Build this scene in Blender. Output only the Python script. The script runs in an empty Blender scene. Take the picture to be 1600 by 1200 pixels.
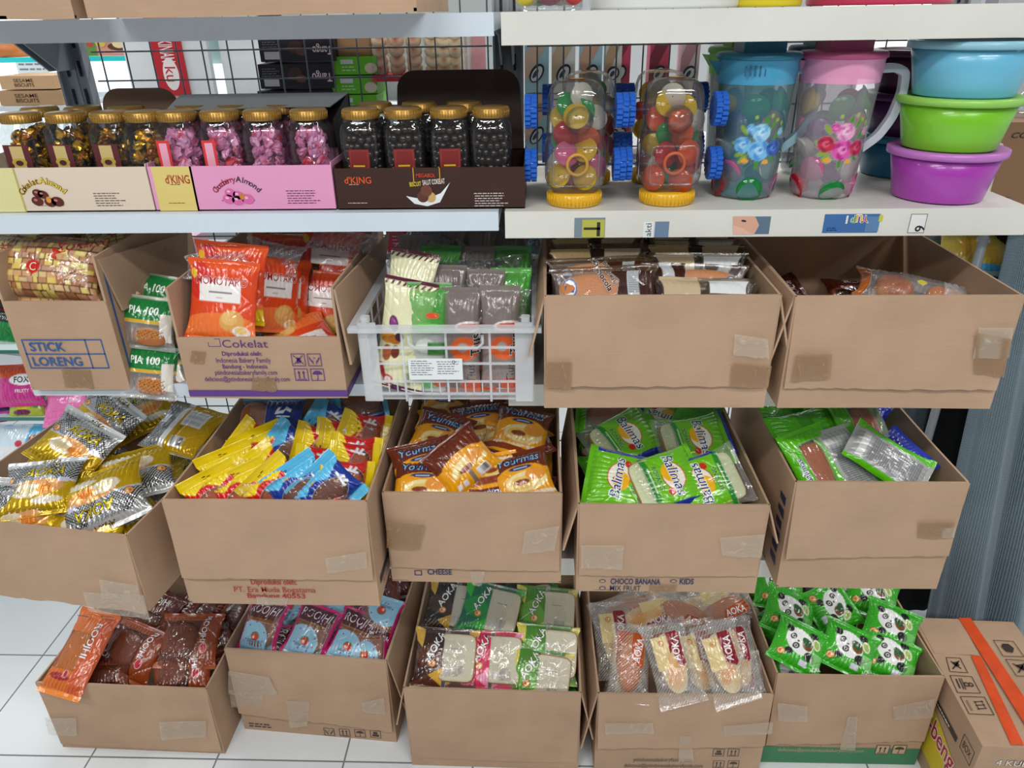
import bpy, bmesh, math, random
import numpy as np
from mathutils import Vector, Matrix
# ------------------------------------------------------------------ camera
F_PX = 1150.0
PITCH, YAW, ROLL = math.radians(26.9), math.radians(2.3), math.radians(1.0)
H = 1.6
_f0 = Vector((-math.sin(YAW), math.cos(YAW), 0))
FW = (_f0*math.cos(PITCH) + Vector((0, 0, -math.sin(PITCH)))).normalized()
_r0 = Vector((math.cos(YAW), math.sin(YAW), 0)); _u0 = _r0.cross(FW)
RT = _r0*math.cos(ROLL) - _u0*math.sin(ROLL); UP = _u0*math.cos(ROLL) + _r0*math.sin(ROLL)
CAM = Vector((0, 0, H))
sc = bpy.context.scene
col = sc.collection
cd = bpy.data.cameras.new('camera'); cam = bpy.data.objects.new('camera', cd); col.objects.link(cam)
cd.sensor_width = 36; cd.lens = F_PX/1600*36; cd.clip_start = .02; cd.clip_end = 60
m3 = Matrix((RT, UP, -FW)).transposed()
cam.matrix_world = Matrix.Translation(CAM) @ m3.to_4x4()
sc.camera = cam
# ------------------------------------------------------------------ world, light, exposure
w = bpy.data.worlds.new('world'); sc.world = w; w.use_nodes = True
w.node_tree.nodes['Background'].inputs[0].default_value = (.93, .97, 1, 1)
w.node_tree.nodes['Background'].inputs[1].default_value = .15
sc.view_settings.view_transform = 'Standard'; sc.view_settings.look = 'None'
sc.view_settings.exposure = -.1; sc.view_settings.gamma = 1; sc.view_settings.use_curve_mapping = False
def area(name, loc, rot, sx, sy, e, c=(1, .985, .96)):
    l = bpy.data.lights.new(name, 'AREA'); l.shape = 'RECTANGLE'; l.size = sx; l.size_y = sy; l.energy = e; l.color = c
    o = bpy.data.objects.new(name, l); col.objects.link(o); o.location = loc; o.rotation_euler = [math.radians(a) for a in rot]
    return o
area('ceiling_tube_light', (-1.1, -.55, 2.9), (12, 0, 0), 1.3, .16, 26)
area('ceiling_tube_light', (.9, -.55, 2.9), (12, 0, 0), 1.3, .16, 26)
area('ceiling_tube_light', (-1.1, -1.7, 2.9), (25, 0, 0), 1.3, .16, 20)
area('ceiling_tube_light', (.9, -1.7, 2.9), (25, 0, 0), 1.3, .16, 20)
area('ceiling_tube_light', (0, 2.3, 2.9), (-8, 0, 0), 2.6, .16, 45)
area('ceiling_tube_light', (-2.4, 1.2, 2.9), (0, 0, 90), 1.3, .16, 24)
area('ceiling_tube_light', (2.4, 1.2, 2.9), (0, 0, 90), 1.3, .16, 24)
# ------------------------------------------------------------------ pixel -> point of a plane of the place
def ray(px, py):
    return (FW + RT*((px-800)/F_PX) - UP*((py-600)/F_PX))
def PY(px, py, Y):
    d = ray(px, py); return CAM + d*((Y-CAM.y)/d.y)
def PZ(px, py, z):
    d = ray(px, py); return CAM + d*((z-H)/d.z)
def PN(px, py, c, n):
    d = ray(px, py); return CAM + d*((c-CAM).dot(n)/d.dot(n))
def pix(p):
    v = Vector(p)-CAM; k = v.dot(FW); return 800+F_PX*v.dot(RT)/k, 600-F_PX*v.dot(UP)/k
# ------------------------------------------------------------------ colours and materials
def lin(c):
    if isinstance(c, str):
        c = c.lstrip('#'); a = [int(c[i:i+2], 16)/255 for i in (0, 2, 4)]; al = int(c[6:8], 16)/255 if len(c) > 6 else 1
    else:
        a = list(c[:3]); al = c[3] if len(c) > 3 else 1
    return tuple((x/12.92 if x <= .04045 else ((x+.055)/1.055)**2.4) for x in a) + (al,)
MATS = {}
def _new(name):
    m = bpy.data.materials.new(name); m.use_nodes = True; nt = m.node_tree; nt.nodes.clear()
    out = nt.nodes.new('ShaderNodeOutputMaterial'); return m, nt, out
def N(nt, t, **k):
    n = nt.nodes.new('ShaderNode'+t)
    for a, b in k.items():
        if a.startswith('_'): setattr(n, a[1:], b)
        else: n.inputs[a.replace('__', ' ')].default_value = b
    return n
def plain(name, c, rough=.5, metal=0, bump=0, bscale=60, var=0, coat=0, trans=0, emit=0):
    key = ('plain', name)
    if key in MATS: return MATS[key]
    m, nt, out = _new(name); L = nt.links
    b = N(nt, 'BsdfPrincipled'); b.inputs['Base Color'].default_value = lin(c)[:3]+(1,); b.inputs['Roughness'].default_value = rough
    b.inputs['Metallic'].default_value = metal; b.inputs['Coat Weight'].default_value = coat
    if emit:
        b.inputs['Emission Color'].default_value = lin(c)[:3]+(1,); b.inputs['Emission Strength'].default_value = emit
    tc = N(nt, 'TexCoord')
    if var:
        no = N(nt, 'TexNoise', Scale=bscale*.15, Detail=6.0); L.new(tc.outputs['Object'], no.inputs['Vector'])
        cr = N(nt, 'ValToRGB'); l = lin(c)
        cr.color_ramp.elements[0].color = tuple(x*(1-var) for x in l[:3])+(1,); cr.color_ramp.elements[1].color = tuple(min(1, x*(1+var)) for x in l[:3])+(1,)
        cr.color_ramp.elements[0].position = .3; cr.color_ramp.elements[1].position = .7
        L.new(no.outputs['Fac'], cr.inputs[0]); L.new(cr.outputs[0], b.inputs['Base Color'])
    if bump:
        no = N(nt, 'TexNoise', Scale=float(bscale), Detail=3.0); L.new(tc.outputs['Object'], no.inputs['Vector'])
        bp = N(nt, 'Bump', Strength=bump, Distance=.002); L.new(no.outputs['Fac'], bp.inputs['Height']); L.new(bp.outputs[0], b.inputs['Normal'])
    s = b.outputs[0]
    if trans:
        t = N(nt, 'BsdfTransparent'); mx = N(nt, 'MixShader', Fac=trans); L.new(s, mx.inputs[1]); L.new(t.outputs[0], mx.inputs[2]); s = mx.outputs[0]
    L.new(s, out.inputs[0]); MATS[key] = m; return m
def clear(name, c=(1, 1, 1), op=.06, rough=.05, bump=0, bscale=60, edge=.5):
    key = ('clear', name)
    if key in MATS: return MATS[key]
    m, nt, out = _new(name); L = nt.links
    t = N(nt, 'BsdfTransparent'); t.inputs[0].default_value = lin(c)[:3]+(1,)
    g = N(nt, 'BsdfGlossy', Roughness=rough); d = N(nt, 'BsdfDiffuse'); d.inputs[0].default_value = lin(c)[:3]+(1,)
    lw = N(nt, 'LayerWeight', Blend=.25)
    ma = N(nt, 'Math', _operation='MULTIPLY_ADD'); ma.inputs[1].default_value = edge; ma.inputs[2].default_value = .05; L.new(lw.outputs['Fresnel'], ma.inputs[0])
    if bump:
        tc = N(nt, 'TexCoord'); no = N(nt, 'TexNoise', Scale=float(bscale), Detail=3.0, Distortion=1.0); L.new(tc.outputs['Object'], no.inputs['Vector'])
        bp = N(nt, 'Bump', Strength=bump, Distance=.004); L.new(no.outputs['Fac'], bp.inputs['Height'])
        for x in (g, lw): L.new(bp.outputs[0], x.inputs['Normal'])
    m1 = N(nt, 'MixShader', Fac=op); L.new(t.outputs[0], m1.inputs[1]); L.new(d.outputs[0], m1.inputs[2])
    m2 = N(nt, 'MixShader'); L.new(ma.outputs[0], m2.inputs[0]); L.new(m1.outputs[0], m2.inputs[1]); L.new(g.outputs[0], m2.inputs[2])
    L.new(m2.outputs[0], out.inputs[0]); MATS[key] = m; return m
def film(name='printed_film', rough=.22, metal=0, bump=.35, bscale=38, gloss=.045):
    """printed plastic film: colour and opacity of the print come from the colour attribute 'print'"""
    key = ('film', name)
    if key in MATS: return MATS[key]
    m, nt, out = _new(name); L = nt.links
    at = N(nt, 'Attribute'); at.attribute_name = 'print'
    b = N(nt, 'BsdfPrincipled', Roughness=rough, Metallic=metal); b.inputs['Coat Weight'].default_value = .6 if metal == 0 else .2
    b.inputs['Coat Roughness'].default_value = .08
    L.new(at.outputs['Color'], b.inputs['Base Color'])
    tc = N(nt, 'TexCoord'); mp = N(nt, 'Mapping'); mp.inputs['Scale'].default_value = (1, .45, 1); L.new(tc.outputs['Object'], mp.inputs['Vector'])
    no = N(nt, 'TexNoise', Scale=float(bscale), Detail=3.0, Distortion=1.4); L.new(mp.outputs[0], no.inputs['Vector'])
    bp = N(nt, 'Bump', Strength=bump, Distance=.006); L.new(no.outputs['Fac'], bp.inputs['Height'])
    t = N(nt, 'BsdfTransparent'); g = N(nt, 'BsdfGlossy', Roughness=.1); lw = N(nt, 'LayerWeight', Blend=.3)
    for x, s in ((b, 'Normal'), (g, 'Normal'), (lw, 'Normal'), (b, 'Coat Normal')): L.new(bp.outputs[0], x.inputs[s])
    ma = N(nt, 'Math', _operation='MULTIPLY_ADD'); ma.inputs[1].default_value = .3; ma.inputs[2].default_value = gloss; L.new(lw.outputs['Fresnel'], ma.inputs[0])
    m1 = N(nt, 'MixShader'); L.new(ma.outputs[0], m1.inputs[0]); L.new(t.outputs[0], m1.inputs[1]); L.new(g.outputs[0], m1.inputs[2])
    m2 = N(nt, 'MixShader'); L.new(at.outputs['Alpha'], m2.inputs[0]); L.new(m1.outputs[0], m2.inputs[1]); L.new(b.outputs[0], m2.inputs[2])
    L.new(m2.outputs[0], out.inputs[0]); MATS[key] = m; return m
def attr_mat(name='painted_surface', rough=.6, coat=0, sss=0, bump=.15, bscale=120):
    key = ('attr', name)
    if key in MATS: return MATS[key]
    m, nt, out = _new(name); L = nt.links
    at = N(nt, 'Attribute'); at.attribute_name = 'print'
    b = N(nt, 'BsdfPrincipled', Roughness=rough); b.inputs['Coat Weight'].default_value = coat
    L.new(at.outputs['Color'], b.inputs['Base Color'])
    if bump:
        tc = N(nt, 'TexCoord'); no = N(nt, 'TexNoise', Scale=float(bscale), Detail=4.0); L.new(tc.outputs['Object'], no.inputs['Vector'])
        bp = N(nt, 'Bump', Strength=bump, Distance=.003); L.new(no.outputs['Fac'], bp.inputs['Height']); L.new(bp.outputs[0], b.inputs['Normal'])
    L.new(b.outputs[0], out.inputs[0]); MATS[key] = m; return m
def cardboard(name='cardboard', c='#b9977a'):
    key = ('card', name)
    if key in MATS: return MATS[key]
    m, nt, out = _new(name); L = nt.links; l = lin(c)
    uv = N(nt, 'UVMap'); tc = N(nt, 'TexCoord')
    wv = N(nt, 'TexWave', Scale=38.0, Distortion=.6, Detail=2.0); wv.bands_direction = 'X'; L.new(uv.outputs[0], wv.inputs['Vector'])
    mp = N(nt, 'Mapping'); mp.inputs['Scale'].default_value = (3, 60, 1); L.new(uv.outputs[0], mp.inputs['Vector'])
    fb = N(nt, 'TexNoise', Scale=6.0, Detail=5.0); L.new(mp.outputs[0], fb.inputs['Vector'])
    no = N(nt, 'TexNoise', Scale=9.0, Detail=6.0); L.new(tc.outputs['Object'], no.inputs['Vector'])
    a = N(nt, 'Math', _operation='MULTIPLY_ADD'); a.inputs[1].default_value = .0; L.new(wv.outputs['Fac'], a.inputs[0]); L.new(no.outputs['Fac'], a.inputs[2])
    a2 = N(nt, 'Math', _operation='MULTIPLY_ADD'); a2.inputs[1].default_value = .35; L.new(fb.outputs['Fac'], a2.inputs[0]); L.new(a.outputs[0], a2.inputs[2])
    cr = N(nt, 'ValToRGB'); cr.color_ramp.elements[0].position = .45; cr.color_ramp.elements[1].position = 1.0
    cr.color_ramp.elements[0].color = tuple(x*.88 for x in l[:3])+(1,); cr.color_ramp.elements[1].color = tuple(min(1, x*1.1) for x in l[:3])+(1,)
    L.new(a2.outputs[0], cr.inputs[0])
    b = N(nt, 'BsdfPrincipled', Roughness=.8); b.inputs['Specular IOR Level'].default_value = .2; L.new(cr.outputs[0], b.inputs['Base Color'])
    bp = N(nt, 'Bump', Strength=.12, Distance=.002); L.new(a.outputs[0], bp.inputs['Height']); L.new(bp.outputs[0], b.inputs['Normal'])
    L.new(b.outputs[0], out.inputs[0]); MATS[key] = m; return m
def tape_mat(name='clear_tape', c='#d9cdbb', al=.25):
    key = ('tape', name)
    if key in MATS: return MATS[key]
    m, nt, out = _new(name); L = nt.links
    b = N(nt, 'BsdfPrincipled', Roughness=.3); b.inputs['Base Color'].default_value = lin(c)[:3]+(1,); b.inputs['Coat Weight'].default_value = .5
    tc = N(nt, 'TexCoord'); no = N(nt, 'TexNoise', Scale=22.0, Detail=2.5, Distortion=3.5); L.new(tc.outputs['Object'], no.inputs['Vector'])
    bp = N(nt, 'Bump', Strength=.6, Distance=.003); L.new(no.outputs['Fac'], bp.inputs['Height']); L.new(bp.outputs[0], b.inputs['Normal'])
    cr = N(nt, 'ValToRGB'); cr.color_ramp.elements[0].position = .55; cr.color_ramp.elements[1].position = .78
    cr.color_ramp.elements[0].color = (al*.8,)*3+(1,); cr.color_ramp.elements[1].color = (min(1, al*2.0),)*3+(1,)
    L.new(no.outputs['Fac'], cr.inputs[0])
    t = N(nt, 'BsdfTransparent'); mx = N(nt, 'MixShader'); L.new(cr.outputs[0], mx.inputs[0]); L.new(t.outputs[0], mx.inputs[1]); L.new(b.outputs[0], mx.inputs[2])
    L.new(mx.outputs[0], out.inputs[0]); MATS[key] = m; return m
# ------------------------------------------------------------------ object helpers
def tag(o, label=None, cat=None, group=None, kind=None):
    if label: o['label'] = label
    if cat: o['category'] = cat
    if group: o['group'] = group
    if kind: o['kind'] = kind
    return o
def empty(name, loc, label, cat, group=None, rot=(0, 0, 0)):
    o = bpy.data.objects.new(name, None); col.objects.link(o); o.location = loc; o.rotation_euler = rot
    o.empty_display_size = .05
    return tag(o, label, cat, group)
def mesh(name, verts, faces, mats, parent=None, idx=None, colors=None, uvs=None, smooth=False):
    me = bpy.data.meshes.new(name)
    me.from_pydata([tuple(v) for v in verts] if not isinstance(verts, np.ndarray) else verts.tolist(), [], faces if not isinstance(faces, np.ndarray) else faces.tolist())
    if not isinstance(mats, (list, tuple)): mats = [mats]
    for m in mats: me.materials.append(m)
    if idx is not None: me.polygons.foreach_set('material_index', np.asarray(idx, dtype=np.int32))
    if colors is not None:
        ca = me.color_attributes.new('print', 'FLOAT_COLOR', 'POINT'); ca.data.foreach_set('color', np.asarray(colors, dtype=np.float32).ravel())
    if uvs is not None:
        ul = me.uv_layers.new(name='UVMap'); li = np.empty(len(me.loops), dtype=np.int32); me.loops.foreach_get('vertex_index', li)
        ul.data.foreach_set('uv', np.asarray(uvs, dtype=np.float32)[li].ravel())
    if smooth is True: me.polygons.foreach_set('use_smooth', np.ones(len(me.polygons), dtype=bool))
    elif smooth is not False: me.polygons.foreach_set('use_smooth', np.asarray(smooth, dtype=bool))
    me.update()
    o = bpy.data.objects.new(name, me); col.objects.link(o)
    if parent is not None: o.parent = parent
    return o
class MB:
    """collects shapes for one mesh"""
    def __init__(s): s.v = []; s.f = []; s.m = []; s.sm = []
    def add(s, v, f, m=0, sm=False):
        k = len(s.v); s.v += [tuple(x) for x in v]; s.f += [tuple(i+k for i in q) for q in f]; s.m += [m]*len(f); s.sm += [sm]*len(f); return s
    def hexa(s, p, m=0):   # p: bottom 4 (ccw), top 4
        return s.add(p, [(3, 2, 1, 0), (4, 5, 6, 7), (0, 1, 5, 4), (1, 2, 6, 5), (2, 3, 7, 6), (3, 0, 4, 7)], m)
    def box(s, x0, x1, y0, y1, z0, z1, m=0):
        return s.hexa([(x0, y0, z0), (x1, y0, z0), (x1, y1, z0), (x0, y1, z0), (x0, y0, z1), (x1, y0, z1), (x1, y1, z1), (x0, y1, z1)], m)
    def rbox(s, x0, x1, y0, y1, z0, z1, r=.003, m=0, seg=3):
        """box with rounded vertical (z) edges"""
        pts = []
        for cx, cy, a0 in ((x1-r, y1-r, 0), (x0+r, y1-r, 90), (x0+r, y0+r, 180), (x1-r, y0+r, 270)):
            for k in range(seg+1):
                a = math.radians(a0+90*k/seg); pts.append((cx+r*math.cos(a), cy+r*math.sin(a)))
        return s.prism(pts, z0, z1, m)
    def prism(s, pts, z0, z1, m=0):
        n = len(pts); v = [(x, y, z0) for x, y in pts]+[(x, y, z1) for x, y in pts]
        return s.add(v, [tuple(range(n-1, -1, -1)), tuple(range(n, 2*n))]+[(i, (i+1) % n, (i+1) % n+n, i+n) for i in range(n)], m)
    def tube(s, pts, r, seg=8, m=0, closed=False, cap=True):
        pts = [Vector(p) for p in pts]; n = len(pts); rs = r if isinstance(r, (list, tuple)) else [r]*n; v = []
        prev = None
        for i, p in enumerate(pts):
            a = pts[(i-1) % n] if (i or closed) else p; b = pts[(i+1) % n] if (i < n-1 or closed) else p
            t = (b-a).normalized()
            if prev is None: x = t.orthogonal().normalized()
            else: x = (prev - t*prev.dot(t)).normalized()
            prev = x; y = t.cross(x)
            v += [p + (x*math.cos(2*math.pi*k/seg)+y*math.sin(2*math.pi*k/seg))*rs[i] for k in range(seg)]
        f = []
        for i in range(n if closed else n-1):
            j = (i+1) % n
            f += [(i*seg+k, i*seg+(k+1) % seg, j*seg+(k+1) % seg, j*seg+k) for k in range(seg)]
        if cap and not closed: f += [tuple(range(seg-1, -1, -1)), tuple((n-1)*seg+k for k in range(seg))]
        return s.add(v, f, m, True)
    def lathe(s, prof, seg=32, m=0, sx=1, sy=1, c=(0, 0, 0), sq=0, sm=True, close=True):
        """prof: (r, z) list; sq>0 squares the section"""
        v = []
        for r, z in prof:
            for k in range(seg):
                a = 2*math.pi*k/seg; ca, sa = math.cos(a), math.sin(a)
                q = 1/((abs(ca)**(2+sq)+abs(sa)**(2+sq))**(1/(2+sq))) if sq else 1
                v.append((c[0]+r*ca*sx*q, c[1]+r*sa*sy*q, c[2]+z))
        f = [(i*seg+k, i*seg+(k+1) % seg, (i+1)*seg+(k+1) % seg, (i+1)*seg+k) for i in range(len(prof)-1) for k in range(seg)]
        return s.add(v, f, m, sm)
    def sphere(s, c, r, m=0, seg=10, rings=6, sz=1, sx=1, sy=1):
        return s.lathe([(max(1e-5, r*math.sin(math.pi*i/rings)), -r*sz*math.cos(math.pi*i/rings)) for i in range(rings+1)], seg, m, sx, sy, c)
    def build(s, name, mats, parent=None):
        return mesh(name, s.v, s.f, mats, parent, idx=s.m, smooth=s.sm)
# ------------------------------------------------------------------ lettering
_TX = {}
def text_tris(s, fine=.0, bold=0.0, shear=0.0, space=1.0):
    """letters as a triangle mesh, unit cap size, centred"""
    key = (s, fine, bold, shear, space)
    if key in _TX: return _TX[key]
    cu = bpy.data.curves.new('t', 'FONT'); cu.body = s; cu.size = 1; cu.align_x = 'CENTER'; cu.align_y = 'CENTER'
    cu.offset = (min(bold, .003) if ('M' in s or 'm' in s) else min(bold, .022)) if bold < .04 else bold*.7; cu.shear = shear; cu.space_character = space; cu.resolution_u = 3
    o = bpy.data.objects.new('t', cu); col.objects.link(o)
    dg = bpy.context.evaluated_depsgraph_get(); dg.update()
    me = bpy.data.meshes.new_from_object(o.evaluated_get(dg))
    bm = bmesh.new(); bm.from_mesh(me); bmesh.ops.triangulate(bm, faces=bm.faces)
    if fine:
        for _ in range(3):
            es = [e for e in bm.edges if e.calc_length() > fine]
            if not es: break
            bmesh.ops.subdivide_edges(bm, edges=es, cuts=1); bmesh.ops.triangulate(bm, faces=bm.faces)
    V = np.array([v.co[:2] for v in bm.verts]) if bm.verts else np.zeros((0, 2)); F_ = [tuple(l.vert.index for l in f.loops) for f in bm.faces]
    bm.verts.index_update(); bm.free()
    bpy.data.objects.remove(o); bpy.data.curves.remove(cu); bpy.data.meshes.remove(me)
    # the default face has a cap height of about .7 of its size
    _TX[key] = (V, F_); return _TX[key]
def xf2(V, cx, cy, size, ang=0, sx=1):
    a = math.radians(ang); c, s = math.cos(a), math.sin(a); x = V[:, 0]*size*sx; y = V[:, 1]*size
    return np.stack([cx+x*c-y*s, cy+x*s+y*c], 1)
def fit_text(s, width=None, height=None, **k):
    V, F_ = text_tris(s, **k)
    if len(V) == 0: return V, F_
    V = V - (V.max(0)+V.min(0))/2; d = V.max(0)-V.min(0); V = V.copy()
    if width and height: V[:, 0] *= width/d[0]; V[:, 1] *= height/d[1]
    elif width: V *= width/d[0]
    else: V *= height/d[1]
    return V, F_
def arc_text(s, cx, cy, r, a0, a1, size, bold=0):
    """letters along an arc, angles in degrees from the vertical"""
    VV = []; FF = []; k = 0; n = len(s)
    for i, ch in enumerate(s):
        V, F_ = text_tris(ch, bold=bold)
        if len(V) == 0: continue
        V = V.copy(); V[:, 0] -= (V[:, 0].max()+V[:, 0].min())/2
        a = a0+(a1-a0)*(i/(max(1, n-1)))
        p = xf2(V, cx+r*math.sin(math.radians(a)), cy+r*math.cos(math.radians(a)), size, -a)
        VV.append(p); FF += [tuple(q+k for q in f) for f in F_]; k += len(V)
    return np.concatenate(VV), FF
class Print:
    """flat printed marks on a plane: point(u, v, h) gives the world or local point; one mesh"""
    def __init__(s, O, U, V, n=None):
        s.O, s.U, s.V = Vector(O), Vector(U).normalized(), Vector(V).normalized(); s.n = Vector(n) if n else s.U.cross(s.V).normalized()
        s.v = []; s.f = []; s.m = []; s.mats = []; s.lift = .0006
    def _mi(s, c):
        m = plain('ink_'+str(c).lstrip('#'), c, .55) if not isinstance(c, bpy.types.Material) else c
        if m not in s.mats: s.mats.append(m)
        return s.mats.index(m)
    def tris(s, P2, F_, c, h=0):
        k = len(s.v); mi = s._mi(c)
        for x, y in P2: s.v.append(s.O+s.U*float(x)+s.V*float(y)+s.n*(s.lift+h))
        s.f += [tuple(i+k for i in f) for f in F_]; s.m += [mi]*len(F_); return s
    def text(s, t, cx, cy, c, width=None, height=None, ang=0, h=.0004, bold=0, shear=0, outline=None, ow=.03, sx=1):
        if outline:
            V, F_ = text_tris(t, bold=bold, shear=shear); V0 = V; d = V.max(0)-V.min(0); mid = (V.max(0)+V.min(0))/2
            k = (width/d[0]) if width else height/d[1]; ky = height/d[1] if (width and height) else k
            W, G = text_tris(t, bold=bold+ow, shear=shear)
            s.tris(xf2((W-mid)*[k, ky], cx, cy, 1, ang), G, outline, h); s.tris(xf2((V-mid)*[k, ky], cx, cy, 1, ang), F_, c, h+.0003)
        else:
            V, F_ = fit_text(t, width, height, bold=bold, shear=shear)
            if len(V): s.tris(xf2(V, cx, cy, 1, ang, sx), F_, c, h)
        return s
    def poly(s, pts, c, h=0): return s.tris(pts, [tuple(range(len(pts)))], c, h)
    def rect(s, x0, y0, x1, y1, c, h=0): return s.poly([(x0, y0), (x1, y0), (x1, y1), (x0, y1)], c, h)
    def frame(s, x0, y0, x1, y1, t, c, h=0):
        for r in ((x0, y0, x1, y0+t), (x0, y1-t, x1, y1), (x0, y0+t, x0+t, y1-t), (x1-t, y0+t, x1, y1-t)): s.rect(*r, c, h)
        return s
    def line(s, a, b, t, c, h=0):
        a, b = Vector(a), Vector(b); d = (b-a).normalized(); n = Vector((-d.y, d.x))*t/2
        return s.poly([a-n, b-n, b+n, a+n], c, h)
    def disc(s, cx, cy, rx, ry, c, h=0, ang=0, seg=24):
        a0 = math.radians(ang); P_ = []
        for k in range(seg):
            a = 2*math.pi*k/seg; x, y = rx*math.cos(a), ry*math.sin(a); P_.append((cx+x*math.cos(a0)-y*math.sin(a0), cy+x*math.sin(a0)+y*math.cos(a0)))
        return s.poly(P_, c, h)
    def greek(s, x0, y0, x1, rows, dy, c, seed=0, t=None):
        """rows of tiny illegible print, seen as broken strokes"""
        r = random.Random(seed); t = t or dy*.4
        for i in range(rows):
            x = x0+r.random()*.002; xe = x1-(x1-x0)*r.random()*.3
            while x < xe:
                wd = dy*r.uniform(.7, 2.2); s.rect(x, y0-i*dy, min(x+wd, xe), y0-i*dy+t, c); x += wd+dy*.35
        return s
    def build(s, name='printed_text', parent=None):
        return mesh(name, s.v, s.f, s.mats, parent, idx=s.m)
# ------------------------------------------------------------------ floor and walls
def tiles():
    m, nt, out = _new('floor_tiles'); L = nt.links
    tc = N(nt, 'TexCoord'); mp = N(nt, 'Mapping'); mp.inputs['Location'].default_value = (.775, -.22, 0); L.new(tc.outputs['Object'], mp.inputs['Vector'])
    br = N(nt, 'TexBrick', Scale=1.0); br.offset = 0
    br.inputs['Color1'].default_value = lin('#e6ecef'); br.inputs['Color2'].default_value = lin('#e0e7ec'); br.inputs['Mortar'].default_value = lin('#7b8286')
    br.inputs['Mortar Size'].default_value = .0022; br.inputs['Brick Width'].default_value = .31; br.inputs['Row Height'].default_value = .31; br.inputs['Mortar Smooth'].default_value = .1
    L.new(mp.outputs[0], br.inputs['Vector'])
    b = N(nt, 'BsdfPrincipled', Roughness=.22); L.new(br.outputs['Color'], b.inputs['Base Color']); L.new(b.outputs[0], out.inputs[0])
    return m
tag(MB().box(-4, 4.5, -3, 5.6, -.05, 0).build('floor', tiles()), kind='structure')
wallm = plain('wall_paint', '#e4e7e9', .7)
tag(MB().box(-4, 4.5, 5.0, 5.1, 0, 3.2).build('wall_back', wallm), kind='structure')
tag(MB().box(-4.1, -4, -3, 5.1, 0, 3.2).build('wall_left', wallm), kind='structure')
tag(MB().box(4.5, 4.6, -3, 5.1, 0, 3.2).build('wall_right', wallm), kind='structure')
# ------------------------------------------------------------------ gondola
YF, YB = 1.12, 1.50
S1, S2, S3, S4 = 1.598, 1.326, 1.030, .652
XM = PY(783, 350, YF).x
XL = PY(52, 612, YF).x
XR = PY(1606, 345, YF).x
whiteM = plain('white_enamel', '#d3dfea', .32, var=.03, bscale=30)
creamM = plain('cream_enamel', '#dcdcd4', .4, var=.06, bscale=40)
greyM = plain('grey_enamel', '#8d9399', .4)
slotM = plain('slot_dark', '#121417', .7)
wireM = plain('wire_grey', '#5a6065', .35, .6)
def rel(o, par):
    o.parent = par; o.matrix_parent_inverse = Matrix.Translation(-par.location); return o
def bracket(x, z, par):
    v = [(x, YB-.005, z-.005), (x, YF+.03, z-.005), (x, YF+.03, z-.02), (x, YB-.14, z-.035), (x, YB-.06, z-.085), (x, YB-.005, z-.085)]
    n = len(v); vv = v+[(a+.003, b, c) for a, b, c in v]
    return rel(mesh('shelf_bracket', vv, [tuple(range(n)), tuple(range(2*n-1, n-1, -1))]+[(i, i+n, (i+1) % n+n, (i+1) % n) for i in range(n)], plain('bracket_grey', '#7d8389', .45)), par)
def shelf(x0, x1, z, lip, mat, label, br=(1, 1)):
    e = empty('shelf_board', ((x0+x1)/2, (YF+YB)/2, z), label, 'shelf', 'gondola shelf boards')
    b = MB(); b.box(x0, x1, YF+.002, YB-.016, z-.004, z); b.box(x0, x1, YF, YF+.004, z-lip, z+.0005)
    b.box(x0, x1, YF+.004, YF+.016, z-lip, z-lip+.002); b.box(x0, x0+.002, YF+.004, YB-.02, z-lip*.8, z-.004); b.box(x1-.002, x1, YF+.004, YB-.02, z-lip*.8, z-.004)
    rel(b.build('metal_tray', mat), e)
    if br[0]: bracket(x0+.004, z, e)
    if br[1]: bracket(x1-.007, z, e)
    return e
SH = {}
SH['L1'] = shelf(XL, XM-.004, S1, .029, whiteM, 'white shelf board at the very top of the left bay, under the flat cartons')
SH['L2'] = shelf(XL, XM-.004, S2, .029, whiteM, 'white shelf board carrying the candy jar trays')
SH['L3'] = shelf(XL, XM-.004, S3, .022, whiteM, 'white shelf board under the STICK LORENG box and the plastic crate')
SH['L4'] = shelf(XL, XM-.004, S4, .029, whiteM, 'white shelf board hidden under the gold packet box and bun box')
SH['R1'] = shelf(XM+.006, XR, S1, .041, creamM, 'scuffed cream shelf board at the top of the right bay')
SH['R2'] = shelf(XM+.006, XR, S2, .041, creamM, 'cream shelf board carrying the pitchers and bowls, with old stickers on its lip')
SH['R3'] = shelf(XM+.006, XR-.03, S3, .041, creamM, 'cream shelf board under the two wide plain cardboard boxes')
SH['R4'] = shelf(XM+.006, XR-.07, S4, .041, creamM, 'cream shelf board under the lime green bread box')
for z, n in ((S1, 'top'), (S2, 'jar level')):
    shelf(XL-.6, XL-.006, z, .029, whiteM, 'white shelf board of the bay left of the slotted post, '+n, (0, 1))
def upright(x, label):
    e = empty('upright_post', (x, YB, 0), label, 'shelving post', 'slotted upright posts')
    b = MB(); b.box(x-.028, x+.028, YB, YB+.012, 0, 2.1); b.box(x-.028, x-.024, YB-.012, YB, 0, 2.1); b.box(x+.024, x+.028, YB-.012, YB, 0, 2.1)
    b.box(x-.003, x+.003, YB-.002, YB, 0, 2.1, 0)
    for k in range(38):
        z = .2+k*.05
        for dx in (-.012, .012): b.box(x+dx-.0022, x+dx+.0022, YB-.0035, YB-.002+.0005, z, z+.028, 1)
    rel(b.build('slotted_channel', [greyM, slotM]), e)
    rel(MB().box(x-.03, x+.03, YB+.013, YB+.3, 0, .05).build('foot', greyM), e)
    return e
upright(XL, 'grey slotted upright post at the left end of the shelving')
upright(XM+.001, 'grey slotted upright post between the left and right bays')
upright(XR, 'grey slotted upright post behind the pale blue bowl')
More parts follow.
